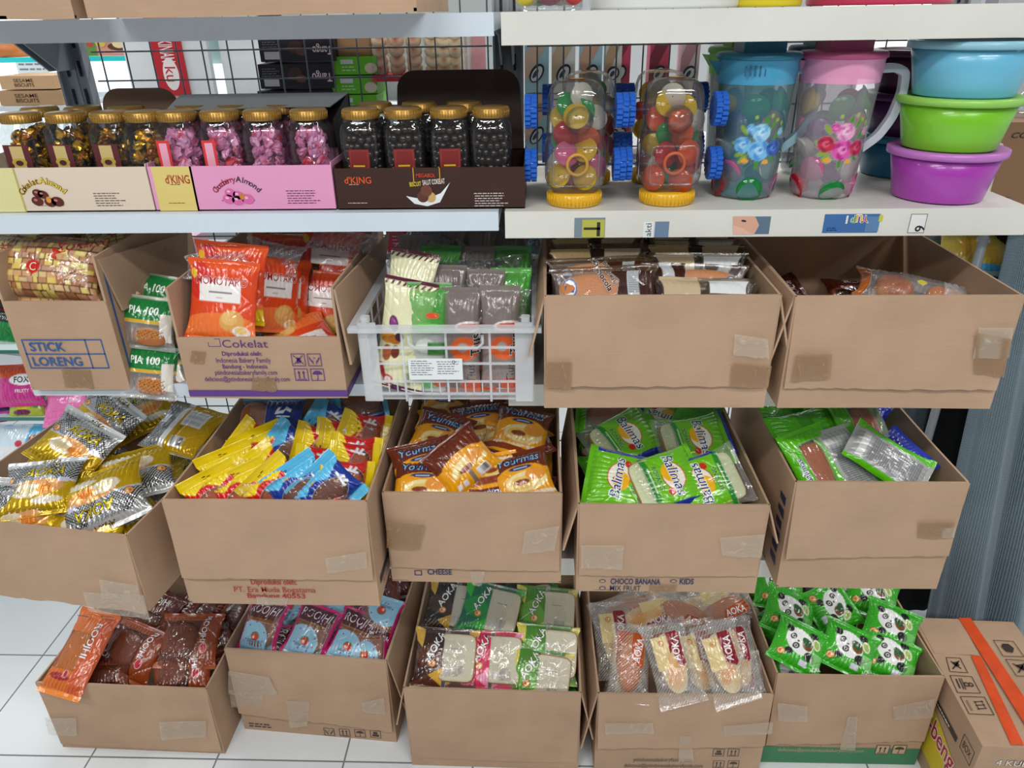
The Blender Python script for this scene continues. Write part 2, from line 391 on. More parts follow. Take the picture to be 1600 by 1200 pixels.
def grid(x0, x1, dz, label):
    b = MB(); x = x0+.02
    while x < x1: b.tube([(x, YB+.016, .45), (x, YB+.016, 2.0)], .0016, 5); x += .0495
    z = .46
    while z < 2.0: b.tube([(x0, YB+.0195, z), (x1, YB+.0195, z)], .0016, 5); z += dz
    o = b.build('wire_grid', wireM); return tag(o, label, 'wire grid')
grid(XL+.03, XM-.03, .0515, 'square mesh wire grid behind the left bay')
grid(XM+.035, XR-.03, .108, 'tall mesh wire grid behind the right bay')
# ------------------------------------------------------------------ cartons
cardM = cardboard('cardboard', '#b99b81')
cardIn = cardboard('cardboard_inner', '#a98a6c')
tapeM = tape_mat()
rnd = random.Random(7)
def slab_v(P00, P10, P11, P01, t, nu=12, nv=8, rag=0.0, bulge=0.0, seed=0, curl=0.0):
    """bent board with a torn far edge (v=1); returns verts, faces, uvs"""
    r = random.Random(seed); P00, P10, P11, P01 = map(Vector, (P00, P10, P11, P01))
    n = (P10-P00).cross(P01-P00).normalized(); v = []; uv = []; W = (P10-P00).length; Hh = (P01-P00).length
    jit = [r.uniform(-1, 1) for _ in range(nu+1)]; ph = r.random()*6
    for side in (0, 1):
        for j in range(nv+1):
            for i in range(nu+1):
                a, b = i/nu, j/nv
                p = (P00*(1-a)+P10*a)*(1-b)+(P01*(1-a)+P11*a)*b
                if j == nv: p = p+(P01-P00).normalized()*jit[i]*rag
                p = p+n*(bulge*math.sin(a*math.pi)*math.sin(b*math.pi*.5+.2)+.0012*math.sin(a*5+ph)*b+curl*b*b)
                v.append(p+n*t*side); uv.append((a*W, b*Hh))
    M_ = (nu+1)*(nv+1); f = []
    for j in range(nv):
        for i in range(nu):
            q = j*(nu+1)+i; f.append((q, q+nu+1, q+nu+2, q+1)); f.append((M_+q, M_+q+1, M_+q+nu+2, M_+q+nu+1))
    for i in range(nu):
        f.append((i, i+1, M_+i+1, M_+i)); q = nv*(nu+1)+i; f.append((q+1, q, M_+q, M_+q+1))
    for j in range(nv):
        q = j*(nu+1); f.append((q+nu+1, q, M_+q, M_+q+nu+1)); q += nu; f.append((q, q+nu+1, M_+q+nu+1, M_+q))
    return v, f, uv
CART = {}
def carton(key, label, TL, TR, Yl, Yr, zb, depth, front_top=None, flap=None, lflap=.0, rflap=.0, group=None, mat=None, t=.004, fin=0, seed=1, flapdx=(0, 0), name='cardboard_box', rag=.0015, lean=0.0):
    mat = mat or cardM
    A, B = PY(*TL, Yl), PY(*TR, Yr); ht = (A.z+B.z)/2-zb
    if isinstance(front_top, tuple): fh = PY(*front_top, (Yl+Yr)/2).z-zb
    else: fh = ht
    ang = math.atan2(B.y-A.y, B.x-A.x); w = math.hypot(B.x-A.x, B.y-A.y)
    e = empty(name, ((A.x+B.x)/2, (A.y+B.y)/2, zb), label, 'box', group, (0, 0, ang))
    b = []; hw = w/2
    def S(*a, **k): b.append(slab_v(*a, **k))
    S((-hw, 0, 0), (hw, 0, 0), (hw, lean, fh), (-hw, lean, fh), -t, nu=10, nv=4, seed=seed)                          # front
    S((hw, depth, 0), (-hw, depth, 0), (-hw, depth, ht), (hw, depth, ht), -t, seed=seed+1)                     # back
    S((-hw, depth, 0), (-hw, 0, 0), (-hw, lean, ht), (-hw, depth, ht), -t, seed=seed+2)                           # left
    S((hw, 0, 0), (hw, depth, 0), (hw, depth, ht), (hw, lean, ht), -t, seed=seed+3)                               # right
    S((-hw, depth, .001), (hw, depth, .001), (hw, 0, .001), (-hw, 0, .001), t, nu=2, nv=2, seed=seed+4)
    v = []; f = []; uv = []
    for a, c, d in b:
        k = len(v); v += a; f += [tuple(i+k for i in q) for q in c]; uv += d
    mesh('carton_body', v, f, mat, e, uvs=uv)
    if flap:
        fl, out = flap[0], flap[1]; fr = flap[2] if len(flap) > 2 else fl
        dz = flap[3] if len(flap) > 3 else 0
        a = slab_v((-hw+.002+flapdx[0], -.001+lean, fh+.001), (hw-.002+flapdx[1], -.001+lean, fh+.001), (hw-.004+flapdx[1]-dz, -.001-out, fh-fr), (-hw+.004+flapdx[0]+dz, -.001-out, fh-fl), t, nu=24, nv=8, rag=rag, bulge=.0, seed=seed+9)
        # the board thickness grows outward (towards the viewer)
        o = mesh('front_flap', [(p[0], p[1]-t if False else p[1], p[2]) for p in a[0]], a[1], mat, e, uvs=a[2])
    if lflap:
        a = slab_v((-hw-.001, depth-.01, ht), (-hw-.001, .004, ht), (-hw-.018-lflap*.08, .0, ht-lflap), (-hw-.012-lflap*.05, depth-.02, ht-lflap), t*.8, seed=seed+20, rag=.001)
        mesh('side_flap', *a[:2], mat, e, uvs=a[2])
    if rflap:
        a = slab_v((hw+.001, .004, ht), (hw+.001, depth-.01, ht), (hw+.014+rflap*.05, depth-.02, ht-rflap), (hw+.018+rflap*.1, .0, ht-rflap), t*.8, seed=seed+30, rag=.001)
        mesh('side_flap', *a[:2], mat, e, uvs=a[2])
    CART[key] = dict(e=e, w=w, h=ht, fh=fh, d=depth, ang=ang, zb=zb, Y=(Yl+Yr)/2, mat=mat)
    return e
def on_front(key, flap=True, dy=0, out=0):
    """print plane on the front of a carton, local frame: origin at the bottom left, u right, v up"""
    c = CART[key]; p = Print((-c['w']/2, -.0055-dy if flap else -.0006, 0), (1, 0, 0), (0, out, 1)); return p
def front_uv(key, px, py, dy=.0):
    """pixel -> (u, v) on the front plane of a carton"""
    c = CART[key]; e = c['e']; n = Vector((math.sin(c['ang']), -math.cos(c['ang']), 0)); o = Vector(e.location)+n*dy
    p = PN(px, py, o, n); l = Matrix.Rotation(-c['ang'], 3, 'Z') @ (p-Vector(e.location)); return l.x+c['w']/2, l.z
def tape(key, quad, mat=None, dy=.006, name='packing_tape'):
    c = CART[key]; pts = [front_uv(key, *q, dy) for q in quad]
    v, f, uv = slab_v(*[(u-c['w']/2, -dy-.0006, z) for u, z in pts], .0003, nu=10, nv=6, rag=.0015, seed=len(key)+int(quad[0][0]))
    return mesh(name, v, f, mat or tapeM, c['e'])
browntape = tape_mat('brown_tape', '#a98662', .5)
# row resting on the third shelf
carton('stick', 'cardboard box printed STICK LORENG in blue, holding bags of biscuit sticks', (-22, 402), (146, 402), 1.105, 1.105, S3, .34, front_top=(80, 471), rflap=.0, seed=3)
carton('cok', 'cardboard box with purple printing and purple base stripe holding orange packets', (256, 449), (521, 451), 1.075, 1.075, S3, .40, front_top=(400, 527), seed=5)
carton('b4', 'plain cardboard box packed with chocolate bread, between the white crate and the emptiest box', (851, 462), (1221, 462), 1.045, 1.045, S3, .40, flap=(.148, .006, .15), lflap=.1, rflap=.1, seed=11)
carton('b5', 'wide plain cardboard box, nearly empty, below the plastic bowls', (1243, 464), (1603, 461), 1.045, 1.045, S3, .40, flap=(.150, .006, .152), lflap=.12, rflap=.0, seed=15)
# row resting on the fourth shelf
carton('c1', 'cardboard box full of gold and silver packets at the left edge', (-120, 811), (196, 831), 1.025, .972, S4, .40, flap=(.165, .006, .17), seed=21, rag=.002)
carton('c2', 'cardboard box printed in red at its base, full of buns in yellow wrappers', (252, 781), (573, 784), .992, .992, S4, .42, flap=(.160, .008, .163), seed=27)
carton('c3', 'cardboard box full of brown and orange sandwich bread packets', (597, 768), (879, 773), 1.055, 1.055, S4, .40, flap=(.163, .006, .168), seed=33)
carton('c4', 'cardboard box printed MIX FRUIT at its base, full of lime green bread packets', (904, 788), (1203, 790), 1.035, 1.035, S4, .40, flap=(.152, .006, .150), lflap=.10, rflap=.08, seed=39)
carton('c5', 'cardboard box with green and blue packets, right of the lime green bread box', (1243, 756), (1517, 752), 1.05, 1.05, S4, .42, flap=(.158, .008, .148), seed=45, lflap=.0)
# row standing on the floor
carton('d1', 'cardboard box on the floor with orange brown packets, leftmost of the bottom row', (56, 1069), (322, 1074), 1.175, 1.165, .002, .38, flap=(.205, .006, .21), seed=51, rag=.002)
carton('d2', 'cardboard box on the floor with pink and pale blue packets, taped and torn flap', (350, 1014), (604, 1032), 1.235, 1.205, .002, .40, flap=(.205, .012, .225), rflap=.18, seed=57, rag=.003)
carton('d3', 'cardboard box on the floor full of sliced bread packets in brown, green and pink', (630, 1075), (908, 1083), 1.145, 1.14, .002, .42, flap=(.228, .004, .228), rflap=.15, lflap=.12, seed=63)
carton('d4', 'cardboard box on the floor full of long bread rolls in clear wrappers', (934, 1090), (1211, 1080), 1.135, 1.14, .002, .42, flap=(.165, .012, .15), lflap=.18, seed=69, rag=.002)
carton('d5', 'cardboard box with a green base on the floor full of bright green panda packets', (1213, 1057), (1478, 1055), 1.17, 1.17, .002, .42, flap=(.215, .01, .195), seed=75, rag=.003)
# ------------------------------------------------------------------ packets
def hexc(c):
    return lin(c)
def noise2(u, v, seed, f=1.0, n=5):
    r = np.random.RandomState(seed); z = np.zeros_like(u)
    for k in range(n):
        a = r.rand()*6.28; fr = f*(1+k*.8); z = z+np.sin((u*np.cos(a)+v*np.sin(a))*fr+r.rand()*6.28)/(1+k*.7)
    return z/n*1.6
def ss(d, w):   # smooth coverage from a signed distance (mm), inside is negative
    return np.clip(.5-d/w, 0, 1)
class Art:
    """printed design in millimetres, evaluated on points of the film"""
    def __init__(s, bg): s.ops = [('bg', hexc(bg))]; s.txt = []
    def rect(s, x0, y0, x1, y1, c): s.ops.append(('rect', x0, y0, x1, y1, hexc(c))); return s
    def ell(s, cx, cy, rx, ry, c, ang=0): s.ops.append(('ell', cx, cy, rx, ry, ang, hexc(c))); return s
    def poly(s, pts, c): s.ops.append(('poly', pts, hexc(c))); return s
    def net(s, x0, y0, x1, y1, p, c, ang=45, t=.35): s.ops.append(('net', x0, y0, x1, y1, p, ang, t, hexc(c))); return s
    def lines(s, x0, y0, x1, y1, p, c, ang=0, t=.4): s.ops.append(('lines', x0, y0, x1, y1, p, ang, t, hexc(c))); return s
    def speck(s, x0, y0, x1, y1, c, f=1.2, th=.3, seed=1): s.ops.append(('speck', x0, y0, x1, y1, f, th, seed, hexc(c))); return s
    def tx(s, t, cx, cy, size, c, ang=0, ol=None, bold=.0, shear=0, ow=.05, w=None): s.txt.append((t, cx, cy, size, c, ang, ol, bold, shear, ow, w)); return s
    def logo(s, cx, cy, r=6):   # round bread emblem
        return s.ell(cx, cy, r, r*.85, '#7a1c10').ell(cx, cy, r*.85, r*.7, '#f0b46a').ell(cx-r*.2, cy, r*.35, r*.3, '#d9691c').ell(cx+r*.3, cy+r*.1, r*.3, r*.25, '#fbe6c0')
    def barcode(s, x0, y0, x1, y1):
        s.rect(x0, y0, x1, y1, '#f4f4f4'); return s.lines(x0+1, y0+3, x1-1, y1-1, 1.6, '#202020', 90, .5)
    def colour(s, u, v):
        C = np.zeros(u.shape+(4,))
        for o in s.ops:
            k = o[0]
            if k == 'bg': C[:] = o[1]; continue
            c = np.array(o[-1])
            if k in ('rect', 'net', 'lines', 'speck'):
                x0, y0, x1, y1 = o[1:5]; d = np.maximum(np.maximum(x0-u, u-x1), np.maximum(y0-v, v-y1)); m = ss(d, 1.0)
                if k == 'net':
                    p, a, t = o[5:8]; a = math.radians(a); q = u*math.cos(a)+v*math.sin(a); q2 = -u*math.sin(a)+v*math.cos(a)
                    m = m*np.clip(((np.abs(np.mod(q/p, 1)-.5) < t/2) | (np.abs(np.mod(q2/p, 1)-.5) < t/2)).astype(float), 0, 1)
                elif k == 'lines':
                    p, a, t = o[5:8]; a = math.radians(a); q = -u*math.sin(a)+v*math.cos(a)
                    m = m*ss((np.abs(np.mod(q/p, 1)-.5)-t/2)*p, 1.0)
                elif k == 'speck':
                    f, th, sd = o[5:8]; m = m*(noise2(u, v, sd, f, 6) > th)
            elif k == 'ell':
                cx, cy, rx, ry, a = o[1:6]; a = math.radians(a); x = (u-cx)*math.cos(a)+(v-cy)*math.sin(a); y = -(u-cx)*math.sin(a)+(v-cy)*math.cos(a)
                rr = np.sqrt((x/rx)**2+(y/ry)**2); m = ss((rr-1)*min(rx, ry), 1.0)
            elif k == 'poly':
                pts = o[1]; ins = np.zeros(u.shape, bool); n = len(pts); dm = np.full(u.shape, 1e9)
                for i in range(n):
                    (x1, y1), (x2, y2) = pts[i], pts[(i+1) % n]
                    cond = ((y1 > v) != (y2 > v)) & (u < (x2-x1)*(v-y1)/((y2-y1) if y2 != y1 else 1e-9)+x1); ins ^= cond
                    t = np.clip(((u-x1)*(x2-x1)+(v-y1)*(y2-y1))/max(1e-9, (x2-x1)**2+(y2-y1)**2), 0, 1)
                    dm = np.minimum(dm, np.hypot(u-x1-t*(x2-x1), v-y1-t*(y2-y1)))
                m = ss(np.where(ins, -dm, dm), 1.0)
            a = m*1.0
            # the print's own opacity counts too: painting alpha < 1 replaces the film there
            C = C*(1-a[..., None])+c*a[..., None]
        return C
def packet(label, art, w, h, t, cat='snack packet', name='snack_packet', group=None, seed=0, back=None, seal=7, flare=.1, bend=0.0, twist=0.0, mat=None, wr=1.0, inner=None, side_seal=0, fin=None, res=1.5, pinch=0.0, sag=.45):
    """pillow bag of printed film, sizes in mm; seals at both ends (local y), front faces local +z. Returns the top object (mesh or mesh with children)"""
    mat = mat or film(); rs = np.random.RandomState(seed+100)
    def surf(u, v, s, lift=0.0):
        x = u/(w/2); y = v/(h/2); yb = np.clip(np.abs(v)/(h/2-seal), 0, 1)
        p = np.clip(1-np.abs(x)**3.2, 0, 1)**.62*np.clip(1-yb**3.4, 0, 1)**.6
        hh = (t*.5*p) if s > 0 else (-t*sag*p)
        nz = noise2(u, v, seed, .09, 4)
        crease = (1-np.abs(np.sin(u*.33+noise2(u, v, seed+3, .05, 3)*2.2)))**2
        endw = np.exp(-np.clip((h/2-seal)-np.abs(v), 0, None)/(h*.14))*(np.abs(v) < h/2-seal)
        body = np.clip(p*3, 0, 1)
        diag = (1-np.abs(np.sin((u*.7+np.abs(v)*.9)*.11+seed)))**6
        hh = hh+s*wr*body*(nz*t*.045 - crease*endw*t*.16 - diag*t*.05*(np.abs(x) > .3))
        hh = hh+(1-body)*.35*np.sin(v*2.6)*(np.abs(v) > h/2-seal)*1.0
        if s < 0: hh = hh-.15
        nx = 1-flare*np.clip(1-yb**4, 0, 1)*(np.clip(p*2, 0, 1)*0+1)*(1-pinch*y)
        X = u*nx; Y = v*(1-.02*np.clip(p, 0, 1))+(np.abs(v) > h/2-seal)*0
        edge = noise2(u, v, seed+9, .07, 3)*2.2*wr*np.clip((np.abs(v)-(h/2-seal*1.8))/seal, 0, 1)
        hh = hh+edge+bend*(2*v/h)**2+twist*u*v/(w*h)*2
        Z = hh+s*lift
        return np.stack([X, Y, Z], -1)/1000.0
    V = []; Fc = []; Cc = []; off = 0
    for s, r in ((1, res), (-1, res*(1 if back else 2.2))):
        nu, nv = max(12, int(w/r)), max(14, int(h/r)); 
        uu, vv = np.meshgrid(np.linspace(-w/2, w/2, nu+1), np.linspace(-h/2, h/2, nv+1))
        u, v = uu.ravel(), vv.ravel(); P_ = surf(u, v, s); A_ = art if s > 0 else (back or art)
        C_ = A_.colour(u if s > 0 else -u, v)
        q = (np.arange(nv)[:, None]*(nu+1)+np.arange(nu)[None]).ravel()
        f = np.stack([q, q+1, q+nu+2, q+nu+1], 1) if s > 0 else np.stack([q, q+nu+1, q+nu+2, q+1], 1)
        V.append(P_); Cc.append(C_); Fc += (f+off).tolist(); off += len(u)
    for s, A_ in ((1, art), (-1, back)):
        if A_ is None: continue
        for (tx, cx, cy, size, c, ang, ol, bold, shear, ow, wd) in A_.txt:
            V0, F0 = text_tris(tx, fine=.28, bold=bold, shear=shear); 
            if not len(V0): continue
            mid = (V0.max(0)+V0.min(0))/2; k = size/.7; kx = wd/(V0.max(0)-V0.min(0))[0] if wd else k
            lay = []
            if ol:
                W0, G0 = text_tris(tx, fine=.28, bold=bold+ow, shear=shear); lay.append((W0, G0, ol, .25))
            lay.append((V0, F0, c, .45))
            for W0, G0, cc, lf in lay:
                p2 = xf2((W0-mid)*[kx, k], cx, cy, 1, ang)
                P_ = surf(p2[:, 0]*s, p2[:, 1], s, lf) if s > 0 else surf(-p2[:, 0], p2[:, 1], s, lf)
                V.append(P_); Cc.append(np.tile(np.array(hexc(cc)), (len(P_), 1))); Fc += [tuple(i+off for i in f) for f in G0]; off += len(P_)
    V = np.concatenate(V); Cc = np.concatenate(Cc)
    if inner is None:
        o = mesh(name, V, Fc, mat, None, colors=Cc, smooth=True); tag(o, label, cat, group); return o
    e = bpy.data.objects.new(name, None); col.objects.link(e); e.empty_display_size = .03; tag(e, label, cat, group)
    mesh('wrapper', V, Fc, mat, e, colors=Cc, smooth=True)
    inner(e, seed)
    return e
def bread(w, h, t, crust, crumb=None, name='bread', slices=0, off=(0, 0, 0), pw=2.6, glaze=.35, rot=0, thr=.55):
    """loaf or slice; sizes in mm. crumb: paler sides / ends"""
    def fn(e, seed):
        nu, nv = 28, 20; r = seed*1.37
        a = np.linspace(0, 2*np.pi, nu, endpoint=False); b = np.linspace(-np.pi/2, np.pi/2, nv+1)
        A_, B_ = np.meshgrid(a, b); ex = 2/pw
        def sp(x, e_): return np.sign(x)*np.abs(x)**e_
        X = w/2*sp(np.cos(A_), ex)*sp(np.cos(B_), ex*.8); Y = h/2*sp(np.sin(A_), ex)*sp(np.cos(B_), ex*.8); Z = t/2*sp(np.sin(B_), ex*.9)
        n = noise2(X, Y, seed, .08, 4)*t*.03; Z = Z*(1)+n
        c0, c1 = np.array(lin(crust)), np.array(lin(crumb or crust))
        if crumb: k = np.clip(((Z/(t/2))*.5+.5-(1-thr))*3+noise2(X, Y, seed+2, .12, 4)*.5, 0, 1)
        else: k = np.ones_like(X)*.0+np.clip(.7+noise2(X, Y, seed+2, .1, 4)*.4, 0, 1)
        C_ = c1[None, None]*(1-k[..., None])+c0[None, None]*k[..., None]
        if not crumb: C_ = C_*np.array([1, 1, 1, 1]) ; C_[..., :3] *= (.75+.35*k[..., None])
        C_[..., 3] = 1
        V = np.stack([X+off[0], Y+off[1], Z+off[2]], -1).reshape(-1, 3)/1000
        f = []
        for j in range(nv):
            for i in range(nu): f.append((j*nu+i, j*nu+(i+1) % nu, (j+1)*nu+(i+1) % nu, (j+1)*nu+i))
        o = mesh(name, V, f, attr_mat('bread_crust', .45, .25, bump=.5, bscale=260), e, colors=np.clip(C_, 0, 1).reshape(-1, 4), smooth=True)
        o.rotation_euler.z = math.radians(rot)
    return fn
def slicebread(w, h, t, off=(0, 0, 0), crumb='#e9e3cb', crust='#b5753c', side='#c48a52'):
    """sliced square bread: pale face, brown rim"""
    def fn(e, seed):
        n = 40; pts = []
        for k in range(n):
            a = 2*math.pi*k/n; ca, sa = math.cos(a), math.sin(a); q = 1/((abs(ca)**7+abs(sa)**7)**(1/7)); pts.append((w/2*ca*q, h/2*sa*q))
        V = []; C_ = []; f = []
        lay = [(.0, t/2, crumb), (.86, t/2+.6, crumb), (.95, t/2, crumb), (.99, t/2-1.2, crust), (1.0, t/2-4, side), (1, -t/2+2, side), (.95, -t/2, crumb), (.86, -t/2, crumb), (0, -t/2, crumb)]
        for i, (s, z, c) in enumerate(lay):
            for k in range(n): V.append(((pts[k][0]*s+off[0])/1000, (pts[k][1]*s+off[1])/1000, (z+off[2]+math.sin(k*1.7+seed)*.5)/1000)); C_.append(lin(c))
        for i in range(len(lay)-1):
            for k in range(n): f.append((i*n+(k+1) % n, i*n+k, (i+1)*n+k, (i+1)*n+(k+1) % n))
        mesh('bread_slice', V, [q[::-1] for q in f], attr_mat('bread_crust', .45, .25, bump=.5, bscale=260), e, colors=C_, smooth=True)
    return fn
def put(o, c, n=(0, -.5, .85), ang=0, flip=False):
    """centre at the point c, face turned to n; its own up-axis looks ang degrees clockwise from up as seen from the front"""
    c = Vector(c); n = Vector(n).normalized()
    if flip: pass
    x0, y0 = pix(c); q = PN(x0+20*math.sin(math.radians(ang)), y0-20*math.cos(math.radians(ang)), c, n)
    Y = (q-c).normalized(); Y = (Y-n*Y.dot(n)).normalized(); X = Y.cross(n)
    m = Matrix((X, Y, n)).transposed().to_4x4(); m.translation = c
    if o.parent is None: o.matrix_world = m
    return o
def boxpt(px, py, dz, key):
    """point seen at the pixel, dz above the rim of a carton"""
    c = CART[key]; return PZ(px, py, c['zb']+c['h']+dz)
def settle(o, key, over=False):
    """keep a packet inside the walls of its carton"""
    c = CART[key]; M_ = (Matrix.Translation(c['e'].location) @ Matrix.Rotation(c['ang'], 4, 'Z')).inverted()
    ms = [x for x in [o]+list(o.children) if x.type == 'MESH']; pts = []
    for m in ms:
        a = np.empty(len(m.data.vertices)*3, dtype=np.float32); m.data.vertices.foreach_get('co', a); a = a.reshape(-1, 3)[::7]
        L_ = M_ @ o.matrix_world @ (m.matrix_basis if m is not o else Matrix.Identity(4)); R3 = np.array(L_.to_3x3()); pts.append(a @ R3.T+np.array(L_.translation))
    p = np.concatenate(pts); sh = np.zeros(3); hw = c['w']/2-.006
    fh, h = c['fh'], c['h']
    for it in range(14):
        q = p+sh; low = q[:, 2] < fh+.001; lows = q[:, 2] < h+.001; d = np.zeros(3)
        if not over and low.any():
            d[1] = max(0, .006-q[low, 1].min())
        if lows.any():
            xl, xr = -hw-q[lows, 0].min(), q[lows, 0].max()-hw
            if xl > 0 and xr > 0: d[0] = (xl-xr)/2
            elif xl > 0: d[0] = xl
            elif xr > 0: d[0] = -xr
            yb = q[lows, 1].max()-(c['d']-.006)
            if yb > 0 and d[1] == 0: d[1] = -yb
        if q[:, 2].min() < .008: d[2] = .008-q[:, 2].min()
        if np.abs(d).max() < 1e-4: break
        if it > 3: d[2] += .004
        d[:2] = np.clip(d[:2], -.012, .012); sh += d
    v = M_.inverted().to_3x3() @ Vector(sh); m = o.matrix_world.copy(); m.translation = m.translation+v; o.matrix_world = m
    return o
_TREE = lambda o: [c for c in bpy.data.objects if c.parent == o]
def dup(o, label=None, group=None):
    r = o.copy(); col.objects.link(r)
    for c in [k for k in o.children]:
        d = c.copy(); col.objects.link(d); d.parent = r; d.matrix_parent_inverse = c.matrix_parent_inverse.copy()
        for g in c.children:
            h = g.copy(); col.objects.link(h); h.parent = d; h.matrix_parent_inverse = g.matrix_parent_inverse.copy()
    if label: r['label'] = label
    if group: r['group'] = group
    return r
# ------------------------------------------------------------------ packet designs (millimetres)
CL = '#ffffff10'
def a_gold(k=0):
    a = Art('#c9a50c').rect(-90, 2, 90, 90, '#cfd2d4').rect(-90, 50, 90, 70, '#e3e5e6').net(-80, 6, 80, 50, 4.2, '#2a2c2e', 45, .3)
    a.lines(-80, -66, 80, -42, 4, '#8c7406', 0, .25).ell(10, -8, 48, 17, '#f0b070').ell(-14, -14, 30, 14, '#f6ead0').ell(-14, -14, 18, 8, '#ecd9a8').ell(22, -12, 18, 8, '#ef8f3a').ell(30, -34, 30, 7, '#f4ecd8')
    a.rect(-80, 46, 80, 56, '#d8dadb').logo(-56, 12, 9).tx('AOKA', 12, 26, 19, '#c9b21c', ol='#3c3206', shear=.25, bold=.02).tx('AOKA', 6, 55, 9, '#a8930f', ol='#3c3206', shear=.25).rect(46, 0, 64, 10, '#dedcf4')
    return a
def a_goldback():
    a = Art('#c39c10').rect(-90, -90, -22, 90, '#b8bcbe').net(-88, -60, -26, 60, 4, '#3a3c3e', 45, .3).rect(-26, -90, -12, 90, '#f0f2f2')
    a.rect(-4, 4, 48, 44, '#e9eaea').lines(0, 8, 44, 40, 3.4, '#777777', 0, .3).barcode(0, -46, 34, -24).tx('AOKA', 2, -12, 7, '#7a5a08', ang=90).rect(-58, 0, -40, 20, '#e8e8f0')
    return a
def a_bun(c1='#f2d414', c2='#cf1f1a'):
    a = Art(c1).rect(-80, -34, 80, 26, c2).ell(0, -8, 40, 24, '#ffffff08').rect(-80, 26, 80, 29, '#c9a808').poly([(-60, 34), (-30, 18), (-8, 30), (20, 14), (60, 30), (60, 40), (-60, 40)], c1).rect(-7, 36, -1, 41, '#101010')
    a.lines(-60, 30, 60, 50, 3, '#d8bb08' if c1 == '#f2d414' else '#4aa6d8', 0, .3)
    return a.poly([(30, -14), (34, -16), (40, 12), (36, 14)], '#e8ecf4').poly([(36, 0), (44, -4), (45, 0), (37, 5)], '#e8ecf4').poly([(33, -6), (42, -14), (44, -10), (35, -2)], '#e8ecf4')
def a_bunwin(c1='#58bfe8', c2='#16307c'):
    return Art(c2).rect(-80, -60, -8, 60, CL).rect(-80, 42, 80, 60, c1).rect(-80, -60, 80, -42, c1).poly([(12, 2), (18, 18), (24, 18), (20, 8), (30, 12), (34, 20), (46, 14), (44, 8), (34, 12), (30, 4)], '#dfe6f0').rect(16, -4, 44, -1, '#dfe6f0')
def a_your(v=0):
    a = Art('#f0a412').rect(-80, 8, 80, 80, '#6b2a12').ell(0, 6, 46, 12, '#f0a412').ell(6, -14, 42, 18, '#f3dfa0').ell(-2, -16, 26, 12, '#e9c86a').ell(-4, -15, 16, 5.5, '#8a3c12').ell(26, -4, 20, 12, '#e89a3c').rect(-70, -40, 70, -34, '#f8ead0')
    if v == 0: a.tx('Yourmas', 0, 30, 15, '#8cc6ee', ol='#183060', bold=.03, shear=.2, w=84).ell(0, 12, 24, 4.5, '#20386c').rect(-14, 10.6, 14, 12.8, '#b8cce8')
    if v == 1: a.rect(-80, -70, 80, -20, '#f2a80e').barcode(10, -42, 36, -26).rect(-40, -40, -30, -30, '#e8e8e8').rect(-26, -40, -16, -30, '#e8e8e8').rect(-6, -60, 3, -20, '#8c7a68')
    if v == 2: a.rect(-80, -4, 80, 10, '#8c3a12').tx('Yourmas', 0, 30, 14, '#dbe9f8', ol='#1c3c78', bold=.03, shear=.2, w=80)
    return a
def a_bali(v=0):
    g = '#6fc41c'
    a = Art(CL).rect(-90, -36, 90, 90, g).ell(0, -38, 85, 16, '#2c8c34').ell(0, -47, 95, 14, CL).rect(-90, -90, 90, -48, CL).rect(50, -30, 90, 90, '#22329c').rect(-90, 58, 90, 90, '#62b818')
    a.ell(0, 14, 30, 22, '#c02a1c').ell(0, 14, 28, 20, '#f4f0e0').ell(-9, 9, 20, 15, '#f2b818').ell(30, 0, 8, 6, '#c8281c', 30).tx('Balimas', -2, 17, 19, '#1c2a86', ol='#f2f4ec', bold=.02, shear=.15, w=86)
    return a.tx('ROPANG', -4, -15, 9, '#15682a', ol='#d4eeb0', bold=.02, w=50).rect(-30, -27, 26, -25, '#dff0c8')
def a_balib(v=0):   # mostly back and side of the green packs
    if v == 0: return Art('#5cc014').rect(-36, -90, 28, 90, '#a9acac').rect(-30, -56, 22, 38, '#9c9fa0').lines(-30, -56, 22, 38, 4, '#6a6d70', 0, .45).rect(-34, 44, 22, 56, '#d8dada')
    if v == 1: return Art(CL).rect(-90, -90, -26, 90, '#58bc16').rect(20, -90, 90, 90, '#ffffff30').rect(-90, 48, 90, 90, '#58bc16').rect(-90, -90, 90, -52, '#58bc16').tx('Balimas', -38, 0, 11, '#101c5c', ol='#d8dce8', ang=90, bold=.03)
    if v == 2: return Art('#1a2a98').ell(10, 6, 26, 16, '#8fae4c').ell(12, 6, 18, 10, '#c06a3c').rect(-80, 40, 80, 80, '#2436a8')
    return Art('#4fb414').rect(-80, -12, 80, 20, '#3f9a14').rect(-80, 44, 80, 60, '#5fc41c')
def a_rooj(v=0):
    if v == 0: return Art('#e0701cd0').rect(-90, -44, 90, 44, '#d98a3c30').rect(18, -90, 90, 90, '#c8521a').ell(-14, -60, 30, 8, '#a01c24').rect(-90, -110, 90, -88, '#e88424').tx('ROOJHI', 20, 30, 17, '#f0e6e4', ol='#7a1a14', ang=-90, bold=.03).ell(0, -52, 7, 9, '#f0e0e0').ell(0, -52, 6, 8, '#b01c24')
    if v == 1: return Art('#9c4a20').rect(-90, -50, 26, 46, '#5a281430').rect(26, -90, 90, 90, '#8c3c18').ell(42, -18, 9, 12, '#f0e8e8').ell(42, -18, 8, 11, '#b8182c').tx('ROOJHI', 36, 26, 13, '#e9dcdc', ol='#581410', ang=-90, bold=.03).rect(-90, -90, 90, -58, '#a4522c')
    return Art('#6c2c18').rect(-90, 12, 90, 90, '#54180f').rect(-60, -40, 40, 6, '#5a281430').tx('ROOJHI', 0, 34, 15, '#d8cccc', ol='#401010', bold=.03)
